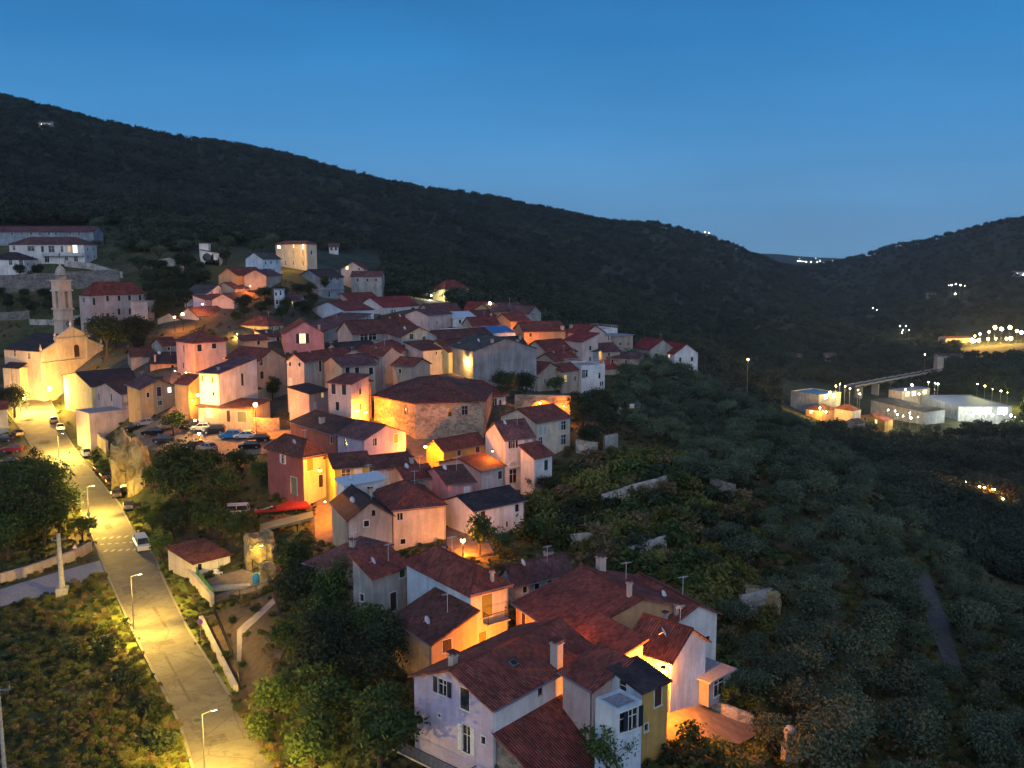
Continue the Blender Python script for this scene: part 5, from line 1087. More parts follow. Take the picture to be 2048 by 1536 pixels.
# ------------------------------------------------------------------ signs, pylons
def pylon(label, u0, v0, ub, vb, r=.18, base=True):
    g = ground(ub, vb); _, _, D = proj(g); hh_ = P(u0, v0, D).z-g.z; root = empty('utility_pole', g, .3, label, 'utility pole')
    obj('pole', MB().tube((0, 0, -.3), (0, 0, hh_), r*1.5, r*.8, G('concrete'), 10).mesh('pole'), root)
    if base: obj('base', MB().box(-.7, .7, -.7, .7, -.6, 1.2, G('concrete')).mesh('base'), root)
    obj('crossarm', MB().box(-.9, .9, -.06, .06, hh_-.9, hh_-.78, G('metal')).tube((-.8, 0, hh_-.78), (-.8, 0, hh_-.5), .06, .04, G('concrete')).tube((.8, 0, hh_-.78), (.8, 0, hh_-.5), .06, .04, G('concrete')).mesh('crossarm'), root)
pylon('thick concrete utility pole on a block beside the side path', 113, 1062, 125, 1192, .28)
pylon('concrete utility pole at the bottom edge in the dark scrub', 1, 1345, 14, 1600, .13, False)
def sign(label, u, v, ub, vb, kind):
    g = ground(ub, vb); _, _, D = proj(g); hh_ = P(u, v, D).z-g.z; root = empty('road_sign', g, 0, label, 'road sign')
    obj('pole', MB().tube((0, 0, -.2), (0, 0, hh_+.3), .035, .035, G('metal'), 8).mesh('pole'), root)
    if kind == 'round':
        b_ = MB().tube((0, -.06, 0), (0, -.045, 0), .36, .36, G('signred'), 24).tube((0, -.075, 0), (0, -.061, 0), .28, .28, G('signblue'), 24)
        b_.face([(-.2, -.08, .14), (-.14, -.08, .2), (.2, -.08, -.14), (.14, -.08, -.2)][::-1], G('signred'))
        obj('sign_plate', b_.mesh('sign_plate'), root, (0, 0, hh_))
    elif kind == 'roundwhite': obj('sign_plate', MB().tube((0, -.06, 0), (0, -.045, 0), .3, .3, G('frame'), 24).mesh('sign_plate'), root, (0, 0, hh_))
    else:
        b_ = MB(); t3 = [(-.5, 0, -.35), (.5, 0, -.35), (0, 0, .5)]; b_.face([(x, -.06, z) for x, y, z in t3], G('signred')); b_.face([(x*.7, -.065, z*.7) for x, y, z in t3], G('frame')); b_.face([(x, -.045, z) for x, y, z in t3][::-1], G('metal')); obj('sign_plate', b_.mesh('sign_plate'), root, (0, 0, hh_))
sign('round blue and red no-parking sign beside the dirt lot', 400, 1241, 402, 1284, 'round')
sign('small pale round sign low on the verge by the crossing', 178, 1027, 179, 1050, 'roundwhite')
sign('triangular sign standing by the boundary wall of the side path', 151, 1092, 152, 1128, 'tri')
# ------------------------------------------------------------------ shed, garden, canopies
H('shed', 'low white and yellow lit shed with a flat brown roof beside the road', 103, (388, 1128), (336, 1098), (460, 1108), ('sL', .6), 'cream', 'brown', [('R', 400, 1134, .6, .9, 'n', None), ('R', 432, 1138, 1.0, 1.9, 'd', 'frame')], cat='shed', name='shed', wallR='white', auto=False)
def canopy(name, label, cat, quad, D, mat, th=.12, posts=True, drop=2.6):
    q = [P(u, v, d) for u, v, d in quad]; c = sum(q, Vector())/4; g = T(c.x, c.y); root = empty(name, (c.x, c.y, g), 0, label, cat)
    q = [p-Vector((c.x, c.y, g)) for p in q]; n = 8; mb = MB()
    def pt(a, b): return q[0].lerp(q[1], a).lerp(q[3].lerp(q[2], a), b)-Vector((0, 0, .25*sin(pi*a)*sin(pi*b)))
    for i in range(n):
        for j in range(4):
            f = [pt(i/n, j/4), pt((i+1)/n, j/4), pt((i+1)/n, (j+1)/4), pt(i/n, (j+1)/4)]; mb.face(f, mat); mb.face([p-Vector((0, 0, .04)) for p in f][::-1], mat)
    for a, b in ((0, 1), (1, 2), (2, 3), (3, 0)): mb.face([q[a], q[a]-Vector((0, 0, .3)), q[b]-Vector((0, 0, .3)), q[b]], mat)
    obj('canopy_sheet', mb.mesh('canopy_sheet'), root)
    for p in q: obj('post', MB().tube((p.x, p.y, min(-.4, p.z-2.5)), (p.x, p.y, p.z), .05, .05, G('metal'), 6).mesh('post'), root)
    return root
canopy('awning', 'long red restaurant awning glowing in the lamp light', 'awning', [(508, 1024, 117), (622, 1012, 113), (600, 990, 119), (520, 1008, 121)], 0, G('awning'))
canopy('awning', 'small cream awning lit from beneath at the end of the red one', 'awning', [(509, 1019, 118), (545, 1015, 117), (545, 1003, 121), (512, 1008, 122)], 0, G('canvas'))
canopy('tarpaulin', 'long grey-green tarpaulin roof below the red awning', 'tarpaulin', [(520, 1060, 109), (628, 1034, 107), (625, 1022, 110), (520, 1048, 112)], 0, G('doorgreen'))
def thing_at(name, label, cat, u, v, rz=0, group=None, D=None):
    g = ground(u, v); return empty(name, g, rz, label, cat, group)
r = thing_at('water_tank', 'round blue tank at the corner of the walled garden', 'tank', 514, 1166); obj('tank', MB().lathe([(.02, 0), (.55, 0), (.6, .1), (.6, 1.1), (.5, 1.25), (.02, 1.3)], G('bluebin'), 16).mesh('tank', True), r); obj('lid', MB().lathe([(.25, 1.3), (.25, 1.4), (.02, 1.42)], G('bluebin'), 12).mesh('lid'), r)
r = thing_at('flower_pot', 'yellow pot with a small bush beside the white shed wall', 'flower pot', 403, 1162); obj('pot', MB().lathe([(.02, 0), (.3, 0), (.42, .7), (.45, .72), (.38, .72), (.36, .6), (.02, .6)], G('yellowpot'), 14).mesh('pot'), r)
for i, (u, v) in enumerate(((430, 1152), (436, 1153), (442, 1151))):
    r = thing_at('garden_chair', 'white garden chair in front of the white shed wall', 'chair', u, v, i*.9, 'white garden chairs by the shed')
    obj('seat', MB().box(-.24, .24, -.24, .24, .42, .46, G('frame')).mesh('seat'), r); obj('backrest', MB().box(-.24, .24, .22, .26, .46, .95, G('frame')).mesh('backrest'), r)
    for sx in (-.2, .2):
        for sy in (-.2, .2): obj('leg', MB().tube((sx, sy, 0), (sx, sy, .42), .02, .02, G('frame'), 6).mesh('leg'), r)
r = thing_at('hedge_trough', 'long raised planting bed with a clipped hedge in the walled garden', 'planter', 468, 1178, radians(12)); obj('trough', MB().box(-3.5, 3.5, -.5, .5, 0, .5, G('concrete')).mesh('trough'), r)
# gate pillars on the slope
for i, (u, v) in enumerate(((1238, 842), (1263, 850))): 
    r = thing_at('gate_pillar', 'white square pillar standing in the slope trees below the white square block', 'pillar', u, v, .4, 'white pillars among the slope trees'); obj('shaft', MB().box(-.35, .35, -.35, .35, -.5, 4.2, W('white')).mesh('shaft'), r); obj('cap', MB().box(-.45, .45, -.45, .45, 4.2, 4.4, W('white')).mesh('cap'), r)
H('ruin', 'small ruined white hut with an open doorway among the slope trees', 165, (1293, 813), 3.5, (1308, 810), ('flat',), 'white', 'grey', [('R', 1301, 828, .9, 1.6, 'n')], h=7, cat='hut', name='hut', auto=False)
r = thing_at('shrine', 'small pale wayside shrine with an arched niche in the bottom scrub', 'shrine', 1578, 1540, .2)
q = MB(); q.box(-.6, .6, -.4, .4, 0, 2.0, W('palestone')); obj('base', q.mesh('base'), r)
q = MB().box(-.45, -.25, -.3, .3, 2.0, 3.2, W('palestone')).box(.25, .45, -.3, .3, 2.0, 3.2, W('palestone')).box(-.25, .25, .15, .3, 2.0, 3.2, W('darkstone')).box(-.5, .5, -.35, .35, 3.2, 3.4, W('palestone')); q.tube((0, -.35, 3.4), (0, .35, 3.4), .48, .48, W('palestone'), 16); obj('niche', q.mesh('niche'), r)
# arched passage wall
r = thing_at('arched_passage', 'stone wall pierced by an arch glowing orange inside', 'wall', 1085, 838, radians(-5)); ap = P(1085, 790, 152); r.location = (ap.x, ap.y, T(ap.x, ap.y)); th_ = ap.z-T(ap.x, ap.y)
q = MB(); R0 = 2.4; zs = th_-3.4; n = 12
for sx in (-1, 1): q.box(*sorted((sx*R0, sx*5.6)), -.5, .5, -1, th_, W('stone'))
for i in range(n):
    t0_, t1_ = pi*i/n, pi*(i+1)/n; x0, z0_, x1, z1_ = R0*cos(t0_), zs+R0*sin(t0_), R0*cos(t1_), zs+R0*sin(t1_)
    q.face([(x1, -.5, z1_), (x0, -.5, z0_), (x0, -.5, th_), (x1, -.5, th_)], W('stone')); q.face([(x0, .5, z0_), (x1, .5, z1_), (x1, .5, th_), (x0, .5, th_)], W('stone')); q.face([(x0, -.5, z0_), (x1, -.5, z1_), (x1, .5, z1_), (x0, .5, z0_)], W('stone')); q.face([(x1, -.5, th_), (x0, -.5, th_), (x0, .5, th_), (x1, .5, th_)], W('stone'))
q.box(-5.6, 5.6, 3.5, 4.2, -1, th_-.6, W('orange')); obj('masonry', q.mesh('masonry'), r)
# rock outcrop by the road
def rock(label, u, v, sx, sy, sz, seed, rz=0, mat=None):
    import bmesh
    g = ground(u, v); bm = bmesh.new(); bmesh.ops.create_icosphere(bm, subdivisions=5, radius=1)
    for vt in bm.verts:
        p = vt.co.copy(); q = Vector((p.x*sx, p.y*sy, p.z*sz)); n1 = noise.fractal(q*.35+Vector((seed, 0, 0)), 1, 2.2, 5); n2 = noise.cell(q*.5+Vector((0, seed, 0)))
        f_ = 1+.2*n1+.1*n2; pw = .55; p = Vector([math.copysign(abs(c)**pw, c) for c in p]); vt.co = Vector((p.x*sx, p.y*sy, p.z*sz))*f_*.8
    me = bpy.data.meshes.new('boulder'); bm.to_mesh(me); bm.free(); me.materials.append(mat or ROCK); o = obj('rock_outcrop', me, None, g, (0, 0, rz)); tag(o, label, 'rock'); return o
m, t, b = nmat('tufa rock'); wc = worldcoord(t)
c1 = mixc(t, maprange(t, noise_n(t, .5, 7, wc, .8), .35, .65, 0, 1), (.16, .12, .06, 1), (.36, .30, .17, 1)); c1 = mixc(t, maprange(t, noise_n(t, .9, 6, worldcoord(t, (1, 1, .35)), .5), .52, .68, 0, .8), c1, (.05, .055, .02, 1))
t.links.new(c1, b.inputs[0]); bump(t, b, noise_n(t, 1.2, 8, wc), 1, .4); ROCK = m
rock('tall yellow-lit rock face rising beside the parked cars', 252, 972, 2.5, 3.0, 12.0, 3)
rock('smaller brown rock buttress beside the tall rock face', 281, 966, 2.2, 3.0, 9.5, 9)
rock('pale ribbed rock face behind the walled garden', 520, 1120, 2.6, 2.5, 4.6, 5, .5)
rock('pale rounded rock at the corner of the walled garden', 542, 1166, 1.7, 1.8, 3.4, 6)
rock('grey boulder outcrop in the trees of the lower slope', 1520, 1215, 3.0, 2.4, 3.2, 12, 0)
# ------------------------------------------------------------------ cars
CARM = {}
def paint(c):
    k = 'car paint %s' % (c,)
    if k not in CARM:
        m, t, b = nmat(k); b.inputs[0].default_value = (*c, 1); b.inputs['Roughness'].default_value = .28; b.inputs['Metallic'].default_value = .2
        try: b.inputs['Coat Weight'].default_value = .6
        except Exception: pass
        CARM[k] = m
    return CARM[k]
CARCACHE = {}
def car_meshes(kind, c):
    k = (kind, c)
    if k in CARCACHE: return CARCACHE[k]
    pm = paint(c); L_, Wd = (4.2, 1.75) if kind != 'van' else (4.9, 1.95)
    # side profile: (x, z lower-body top), cabin profile
    if kind == 'van': low = [(-2.4, .45), (-2.42, 1.0), (-1.7, 1.12), (2.38, 1.15), (2.45, .5)]; cab = [(-1.75, 1.10), (-1.0, 1.85), (2.2, 1.9), (2.36, 1.14)]
    elif kind == 'suv': low = [(-2.1, .45), (-2.15, .9), (-1.1, 1.05), (2.05, 1.08), (2.12, .5)]; cab = [(-1.15, 1.03), (-.5, 1.62), (1.6, 1.66), (2.0, 1.07)]
    else: low = [(-2.0, .38), (-2.05, .72), (-1.0, .9), (1.9, .95), (2.0, .42)]; cab = [(-1.1, .88), (-.35, 1.42), (1.1, 1.45), (1.8, .94)]
    body = MB(); hw = Wd/2
    pr = [(low[0][0], .28)]+low+[(low[-1][0], .28)]
    def rib(y, ins): return [(x*(1-.02*ins), y, z-(.03*ins if z > .4 else 0)) for x, z in pr]
    ys = [(-hw, 1.5), (-hw+.07, 0), (hw-.07, 0), (hw, 1.5)]; ribs = [rib(y, i) for y, i in ys]
    for a, b2 in zip(ribs, ribs[1:]):
        for i in range(len(a)-1): body.face([a[i], b2[i], b2[i+1], a[i+1]][::-1], pm)
    body.face(ribs[0][::-1], pm); body.face(ribs[-1], pm); body.box(low[0][0]+.1, low[-1][0]-.1, -hw+.12, hw-.12, .2, .3, G('tyre'))
    rw = hw-.22 # roof
    (x0, z0_), (x1, z1_), (x2, z2_), (x3, z3_) = cab
    body.face([(x1, -rw, z1_), (x2, -rw, z2_), (x2, rw, z2_), (x1, rw, z1_)], pm)
    for s in (-1, 1):
        for xa, za, xb, zb in ((x0, z0_, x1, z1_), (x3, z3_, x2, z2_)): body.tube((xa, s*(hw-.08), za), (xb, s*rw, zb), .05, .05, pm, 5)
        body.tube((x1, s*rw, z1_), (x2, s*rw, z2_), .05, .05, pm, 5); xm = (x1+x2)/2; body.tube((xm, s*(hw-.07), z0_+.02), (xm, s*rw, z1_), .04, .04, pm, 5)
    gl = MB(); gp = G('pane'); e = .012
    gl.face([(x0, -hw+.1, z0_), (x1, -rw+.02, z1_-e), (x1, rw-.02, z1_-e), (x0, hw-.1, z0_)][::-1], gp); gl.face([(x3, -hw+.1, z3_), (x2, -rw+.02, z2_-e), (x2, rw-.02, z2_-e), (x3, hw-.1, z3_)], gp)
    for s in (-1, 1):
        f = [(x0, s*(hw-.09), z0_), (x3, s*(hw-.09), z3_), (x2, s*(rw-.01), z2_-e), (x1, s*(rw-.01), z1_-e)]; gl.face(f if s < 0 else f[::-1], gp)
    wh = MB().tube((0, -.11, 0), (0, .11, 0), .32, .32, G('tyre'), 16); rim = MB().tube((0, -.118, 0), (0, .118, 0), .19, .19, G('rim'), 12)
    hd = MB().box(-.06, .02, -.17, .17, -.07, .07, G('frame')); tl = MB().box(-.02, .05, -.12, .12, -.12, .12, G('signred'))
    CARCACHE[k] = (body.mesh('body', False), gl.mesh('windows'), wh.mesh('wheel'), rim.mesh('rim'), hd.mesh('headlight'), tl.mesh('tail_light'), hw, low); return CARCACHE[k]
def car(label, u, v, rz, c=(.02, .02, .025), kind='car', group='parked cars', p=None):
    b, g_, wh, rim, hd, tl, hw, low = car_meshes(kind, c)
    p = p or ground(u, v); root = empty({'van': 'parked_van'}.get(kind, 'parked_car'), p+Vector((0, 0, .14)), rz, label, {'van': 'van'}.get(kind, 'car'), group)
    obj('body', b, root); obj('windows', g_, root)
    for x in (-1.3, 1.25):
        for s in (-1, 1): w_ = obj('wheel', wh, root, (x*(1.15 if kind == 'van' else 1), s*(hw-.1), .32)); obj('rim', rim, w_)
    for s in (-1, 1): obj('headlight', hd, root, (low[1][0]+.03, s*(hw-.32), low[1][1]-.12)); obj('tail_light', tl, root, (low[-2][0]+.04, s*(hw-.28), low[-2][1]-.16))
    return root
rd = radians
DK, DB, MR, SL, WH_, BR, BL = (.015, .015, .018), (.02, .03, .07), (.16, .02, .05), (.25, .26, .28), (.62, .62, .6), (.07, .045, .03), (.03, .22, .5)
ALL = [('white van parked beside the zebra crossing', 284, 1098, 120, WH_, 'van'),
 ('dark car with a bluish bonnet, last of the roadside row', 257, 1018, -68, DB, 'car'), ('dark car behind the bluish one in the roadside row', 233, 994, -64, DK, 'car'), ('large black car nosed toward the bank beside the roadside row', 254, 984, 15, DK, 'suv'),
 ('dark hatchback in the middle of the roadside row below the rock face', 222, 970, -62, DK, 'car'), ('grey car in the roadside row below the rock face', 210, 958, -60, BR, 'car'), ('brown car at the top of the roadside row', 197, 944, -58, BR, 'car'), ('white car half hidden by the tree above the roadside row', 172, 912, -58, WH_, 'suv'),
 ('pale pickup-sized car below the church lane wall', 121, 860, -62, WH_, 'car'), ('dark car just above the pale pickup-sized one', 108, 846, -62, BR, 'car'),
 ('maroon car in the left-hand car park', 25, 905, 10, MR, 'suv'), ('navy car above the maroon one', 8, 884, 10, DB, 'car'), ('brown car parked on the verge opposite the pickup-sized one', 36, 872, -50, BR, 'car'), ('black car directly below the maroon one', 20, 930, 12, DK, 'car'), ('grey-blue car in the lower rank of the left-hand car park', 12, 955, 12, DB, 'suv'), ('silver car beside the tree in the lower car park', 40, 950, 14, SL, 'car'), ('dark car at the bottom of the left-hand car park', 22, 978, 10, DK, 'car'),
 ('small dark car at the corner of the square beside the pink terrace', 268, 862, 20, DK, 'car'), ('silver-trimmed dark car behind the corner car', 290, 852, 20, SL, 'car'), ('big black car in front of the small bushes in the square', 306, 872, 8, DK, 'suv'), ('dark car by the low wall of the square', 328, 886, 8, DB, 'car'), ('grey car beneath the round bush of the square', 338, 858, 40, SL, 'car'),
 ('tall dark car beside the tiny white lamp', 378, 858, 75, DK, 'suv'), ('white car in front of the garages', 404, 862, 5, WH_, 'car'), ('black car beside the bright blue one', 428, 868, 10, DK, 'suv'), ('bright blue car in the middle of the square', 462, 878, 4, BL, 'suv'), ('white car to the right of the bright blue one', 490, 878, 4, WH_, 'car'), ('dark car near the foot of the tall lamp post', 518, 884, 8, DK, 'car'), ('dark blue car next to the small white lamp', 388, 898, 60, DB, 'car'), ('silver car in front of the dark tree crowns', 414, 902, -30, SL, 'car'), ('black car in the lowest row of the square', 500, 898, 8, DK, 'car'),
 ('light car with a dark windscreen lit orange below the trees', 467, 1034, 8, WH_, 'van'), ('dark car next to the orange-lit light one', 440, 1042, 8, DK, 'car')]
for lab, u, v, a, c, k in ALL: car(lab, u, v, rd(a), c, k)
# ------------------------------------------------------------------ valley buildings and lights
vg = 'industrial buildings in the valley'
H('VA', 'white valley building with blue roof panels and a floodlit end', 440, (1638, 791), (1582, 776), (1682, 774), ('flat',), 'greyblue', 'grey', [('R', 1652, 793, 3, 2.5, 'nw'), ('R', 1668, 788, 3, 2.5, 'nw')], cat='building', name='valley_building', mat_roof=G('solar'), group=vg, parapet=.4)
H('VB', 'largest valley warehouse with a broad blue-grey roof and dazzling forecourt', 450, (1917, 815), (1842, 786), (2024, 812), ('flat',), 'greyblue', 'grey', [('R', 1955, 822, 6, 4, 'nw'), ('R', 1975, 822, 5, 4, 'nw'), ('R', 2005, 822, 6, 4, 'nw')], cat='warehouse', name='warehouse', mat_roof=G('warehouse'), group=vg, parapet=.5)
H('VC', 'long low valley shed with a pale grey roof', 440, (1850, 825), (1742, 800), 14.0, ('sR', 1.0), 'greyblue', 'greytile', [], cat='building', name='valley_building', group=vg)
H('VD', 'ochre valley house with a reddish roof in front of the white lights', 425, (1770, 842), (1712, 829), (1786, 838), ('gL', 2.5), 'ochre', 'redbrown', [('L', 1730, 838, 1.5, 2, 'n'), ('L', 1752, 843, 1.5, 2, 'nl')], cat='house', name='house', group=vg)
H('VE', 'valley house with a brown roof and orange-lit front beside the white valley building', 430, (1640, 822), (1612, 816), (1673, 816), ('hip', 2.5), 'orange', 'brown', [('L', 1622, 824, 2, 2, 'nl'), ('R', 1655, 826, 2, 2, 'n')], cat='house', name='house', group=vg)
H('VF', 'small valley house with a pink roof between the lit yards', 428, (1706, 822), (1668, 816), (1722, 818), ('hip', 2.5), 'cream', 'terra', [], cat='house', name='house', group=vg)
H('VG', 'pale valley house at the lowest edge of the lit yards', 410, (1716, 848), (1690, 842), (1730, 844), ('gL', 2), 'weathered', 'greytile', [], cat='house', name='house', group=vg)
H('VH', 'row building under the viaduct with lit shopfronts', 480, (1805, 783), 10, (1860, 776), ('flat',), 'beige', 'grey', [('R', 1815, 788, 4, 3, 'nl'), ('R', 1828, 787, 4, 3, 'nw'), ('R', 1850, 784, 4, 3, 'nl')], cat='building', name='valley_building', group=vg)
H('VI', 'tall dim block beyond the valley near the orange shed light', 640, (1876, 714), (1868, 711), (1888, 713), ('flat',), 'weathered', 'grey', [], cat='building', name='valley_building', group=vg)
H('VJ', 'small house on the far bank glowing orange among the dark trees', 300, (1950, 1000), (1925, 990), (1978, 994), ('gL', 2), 'orange', 'brown', [('R', 1962, 1003, 1.5, 2, 'nl'), ('L', 1936, 1000, 1.2, 1.6, 'nl')], cat='house', name='house', group='houses below the slope')
H('VK', 'narrow long house with orange walls at the foot of the slope', 285, (1972, 1040), (1935, 1012), (1998, 1040), ('gR', 2), 'orange', 'brown', [], cat='house', name='house', group='houses below the slope')
H('VL', 'tiny pale roofed hut above the glowing small house', 315, (1898, 965), 6, (1912, 962), ('gR', 1.5), 'white', 'greytile', [], cat='hut', name='hut', group='houses below the slope')
for i, (lab, u, v, w_, D, col_) in enumerate([('pale farmhouse high on the left hillside', 92, 280, 14, 760, 'white'), ('white hilltop house on the main ridge, widest of the ridge houses', 1018, 410, 26, 1270, 'white'), ('small white house on the ridge to the right of the widest one', 1087, 430, 8, 1330, 'white'), ('white house far along the ridge above the valley', 1412, 466, 16, 1450, 'white'), ('last small white house where the ridge drops into the valley', 1457, 482, 10, 1400, 'white'),
    ('tiny hut on the wooded hillside above the lit palace', 667, 472, 5, 420, 'white'), ('pair-roofed farmhouse on the right-hand hill', 2040, 548, 22, 1230, 'white'), ('small pale farm below the row of hillside lamps', 1862, 588, 14, 1250, 'weathered'), ('dim farmhouse on the dark slope beyond the village', 1588, 708, 12, 640, 'weathered'), ('dim cottage on the dark slope beyond the orange beacon lamp', 1660, 700, 10, 700, 'weathered'), ('beige block beside the town lights', 1898, 690, 26, 760, 'beige'), ('low beige hall at the town edge', 1912, 662, 34, 900, 'beige')]):
    p = P(u, v, D); gz = T(p.x, p.y); hh_ = 6 if w_ > 9 else 4; h_ = w_*.5; r = empty('farmhouse', (p.x, p.y, gz), .1, lab, 'house', 'far houses on the hills')
    obj('wall', MB().box(-w_/2, w_/2, -h_/2, h_/2, -4, hh_, W(col_)).mesh('wall'), r)
    q = MB(); rm_ = R_('mauve'); o_ = .5
    for s in (1, -1):
        f = [(-w_/2-o_, -s*(h_/2+o_), hh_-.1), (w_/2+o_, -s*(h_/2+o_), hh_-.1), (w_/2+o_, 0, hh_+2), (-w_/2-o_, 0, hh_+2)]; q.face(f if s > 0 else f[::-1], rm_, [(0, 0), (w_, 0), (w_, h_), (0, h_)])
    q.face([(-w_/2-o_, -h_/2-o_, hh_-.1), (-w_/2-o_, 0, hh_+2), (-w_/2-o_, h_/2+o_, hh_-.1)], W(col_)); q.face([(w_/2+o_, -h_/2-o_, hh_-.1), (w_/2+o_, h_/2+o_, hh_-.1), (w_/2+o_, 0, hh_+2)], W(col_)); obj('roof', q.mesh('roof'), r)
    for k in range(max(2, int(w_/5))): wx = (k+.5)*w_/max(2, int(w_/5))-w_/2; obj('window', MB().box(wx-.6, wx+.6, -h_/2-.05, -h_/2-.003, 2, 4, G('litwhite' if (i in (0, 1, 2, 3, 4, 6) and k % 2 == 0) else 'pane')).mesh('window'), r)
# viaduct
A, B = P(1700, 774, 520), P(1876, 741, 640); d = (B-A); L_ = d.length; rz_ = atan2(d.y, d.x); r = empty('viaduct', A, rz_, 'long lit road viaduct crossing above the valley buildings', 'bridge')
q = MB(); dz = (B.z-A.z)
n = 12
for i in range(n): q.box(L_*i/n, L_*(i+1)/n, -3.6, 3.6, dz*i/n-.9, dz*i/n, G('asphalt'))
obj('deck', q.mesh('deck'), r); q = MB()
for s in (-3.8, 3.6): q.box(0, L_, s, s+.2, 0, max(.9, dz+.9), G('concrete')) if False else [q.box(L_*i/n, L_*(i+1)/n, s, s+.2, dz*i/n, dz*i/n+1, G('concrete')) for i in range(n)]
obj('parapet', q.mesh('parapet'), r)
for i in range(1, n, 2): x = L_*i/n; p_ = r.matrix_basis@Vector((x, 0, 0)); gz = T(p_.x, p_.y)-A.z; obj('pier', MB().box(x-1, x+1, -2.5, 2.5, gz-1, dz*i/n-1.2, G('concrete')).mesh('pier'), r)
def far_lamp(label, u, v, D, e, em='warmlamp', col=YEL, r=.5, hpole=None, group='floodlights in the valley'):
    e *= .38; r *= .55
    p = P(u, v, D); gz = T(p.x, p.y); hh_ = p.z-gz
    if hh_ < 3: hh_ = 6.0; gz = T(p.x, p.y); 
    root = empty('floodlight', (p.x, p.y, gz), 0, label, 'lamp', group)
    obj('pole', MB().tube((0, 0, -1), (0, 0, hh_), .12, .08, G('metal'), 6).mesh('pole'), root); obj('lamp_head', MB().ball((0, 0, hh_), r, G(em), 8, 6).mesh('lamp_head'), root)
    if e: light('POINT', e, col, (0, 0, hh_+r+.3), root, .3)
    return root
def many(label, group, lst, em, col, e, r, D):
    for q in lst: far_lamp(label, q[0], q[1], q[2] if len(q) > 2 else D, e*random.uniform(.5, 1.5), em, col, r*random.choice((.55, .8, 1, 1.35)), group=group)
far_lamp('lone orange beacon lamp beyond the end of the village', 1496, 719, 400, 2500, 'sodium', SOD, .9)
many('white-yellow lamp in the forecourt of the white valley building', 'lamps of the white valley building', [(1672, 772), (1680, 768), (1690, 773), (1716, 780), (1720, 788), (1660, 785), (1700, 777)], 'warmlamp', YEL, 9000, .9, 442)
many('yellow lamp over the small lit yard', 'lamps of the small lit yard', [(1640, 816), (1646, 822), (1625, 822), (1652, 824)], 'warmlamp', YEL, 5000, .6, 426)
many('white lamp over the central valley yard', 'lamps of the central valley yard', [(1795, 829), (1806, 832), (1820, 826), (1822, 836), (1776, 820), (1790, 822), (1836, 834)], 'whitelamp', WHI, 2600, .8, 424)
many('white lamp below the viaduct', 'lamps below the viaduct', [(1811, 779), (1824, 770), (1828, 786), (1848, 784), (1857, 764), (1870, 766), (1876, 768), (1838, 788)], 'whitelamp', WHI, 1500, .8, 468)
many('dazzling white lamp at the front of the largest warehouse', 'lamps of the largest warehouse', [(1960, 829), (1972, 832), (1985, 830), (2008, 828), (2022, 831), (2030, 834), (1932, 826), (1945, 831)], 'whitelamp', WHI, 5000, .9, 438)
many('yellow-green garden lamp beyond the largest warehouse', 'garden lamps beyond the warehouse', [(1970, 772), (1985, 778), (2002, 782), (2015, 785), (1955, 768)], 'warmlamp', (1, .85, .15), 14000, .6, 500)
many('lamp along the bright curving town road', 'lamps of the town road', [(1945, 690), (1944, 680), (1948, 700), (1956, 706), (1950, 672), (1960, 668), (1978, 664), (1990, 655), (2003, 658), (2020, 655), (2034, 662), (2043, 665), (1976, 683), (2012, 690), (2020, 698), (1990, 700)], 'warmlamp', YEL, 26000, 2.6, 870)
many('lamp of the isolated farm above the valley buildings', 'lamps of the isolated farm', [(1800, 652), (1806, 660), (1812, 652), (1818, 660), (1804, 665)], 'whitelamp', WHI, 4000, .8, 900)
many('white hillside lamp on the dark right-hand hill', 'lamps on the right-hand hill', [(1746, 616), (1754, 620), (1903, 570), (1912, 568), (1921, 570), (1930, 572), (1910, 588), (2046, 550), (1898, 571)], 'whitelamp', WHI, 2500, .85, 1180)
many('tiny white lamp of the distant town in the gap between hills', 'lamps of the distant town', [(1599, 517), (1600, 533), (1608, 535), (1612, 531), (1595, 546), (1622, 536), (1632, 516), (1650, 528), (1655, 527), (1665, 522), (1670, 525), (1640, 522), (1634, 540), (1605, 527), (1648, 524)], 'whitelamp', WHI, 0, 2.0, 3600)
many('orange lamp around the small glowing house below the slope', 'lamps of the glowing small house', [(1968, 991), (1983, 995), (1957, 1002), (1966, 1001), (1988, 1000)], 'sodium', SOD, 2200, .6, 293)
far_lamp('round yellow lamp at the lower corner of the long orange-walled house', 2003, 1044, 280, 700, 'warmlamp', YEL, .6)
far_lamp('small yellow-green lamp above the glowing small house', 1930, 989, 298, 400, 'warmlamp', (.9, 1, .3), .4)
far_lamp('small white lamp by the tiny pale hut', 1872, 963, 312, 120, 'whitelamp', WHI, .35)
far_lamp('red traffic light glow at the edge of the town road', 1932, 699, 860, 3000, 'redlamp', (1, .05, .03), 2.0)
many('dim white lamp on the ridge skyline', 'lamps on the ridge skyline', [(1010, 412, 1260), (1022, 410, 1262), (1085, 432, 1320), (1410, 464, 1440), (1418, 466, 1440), (85, 274, 750)], 'whitelamp', WHI, 300, .8, 1260)
far_lamp('orange shed light beside the tall dim valley block', 1850, 709, 620, 6000, 'sodium', SOD, .8)
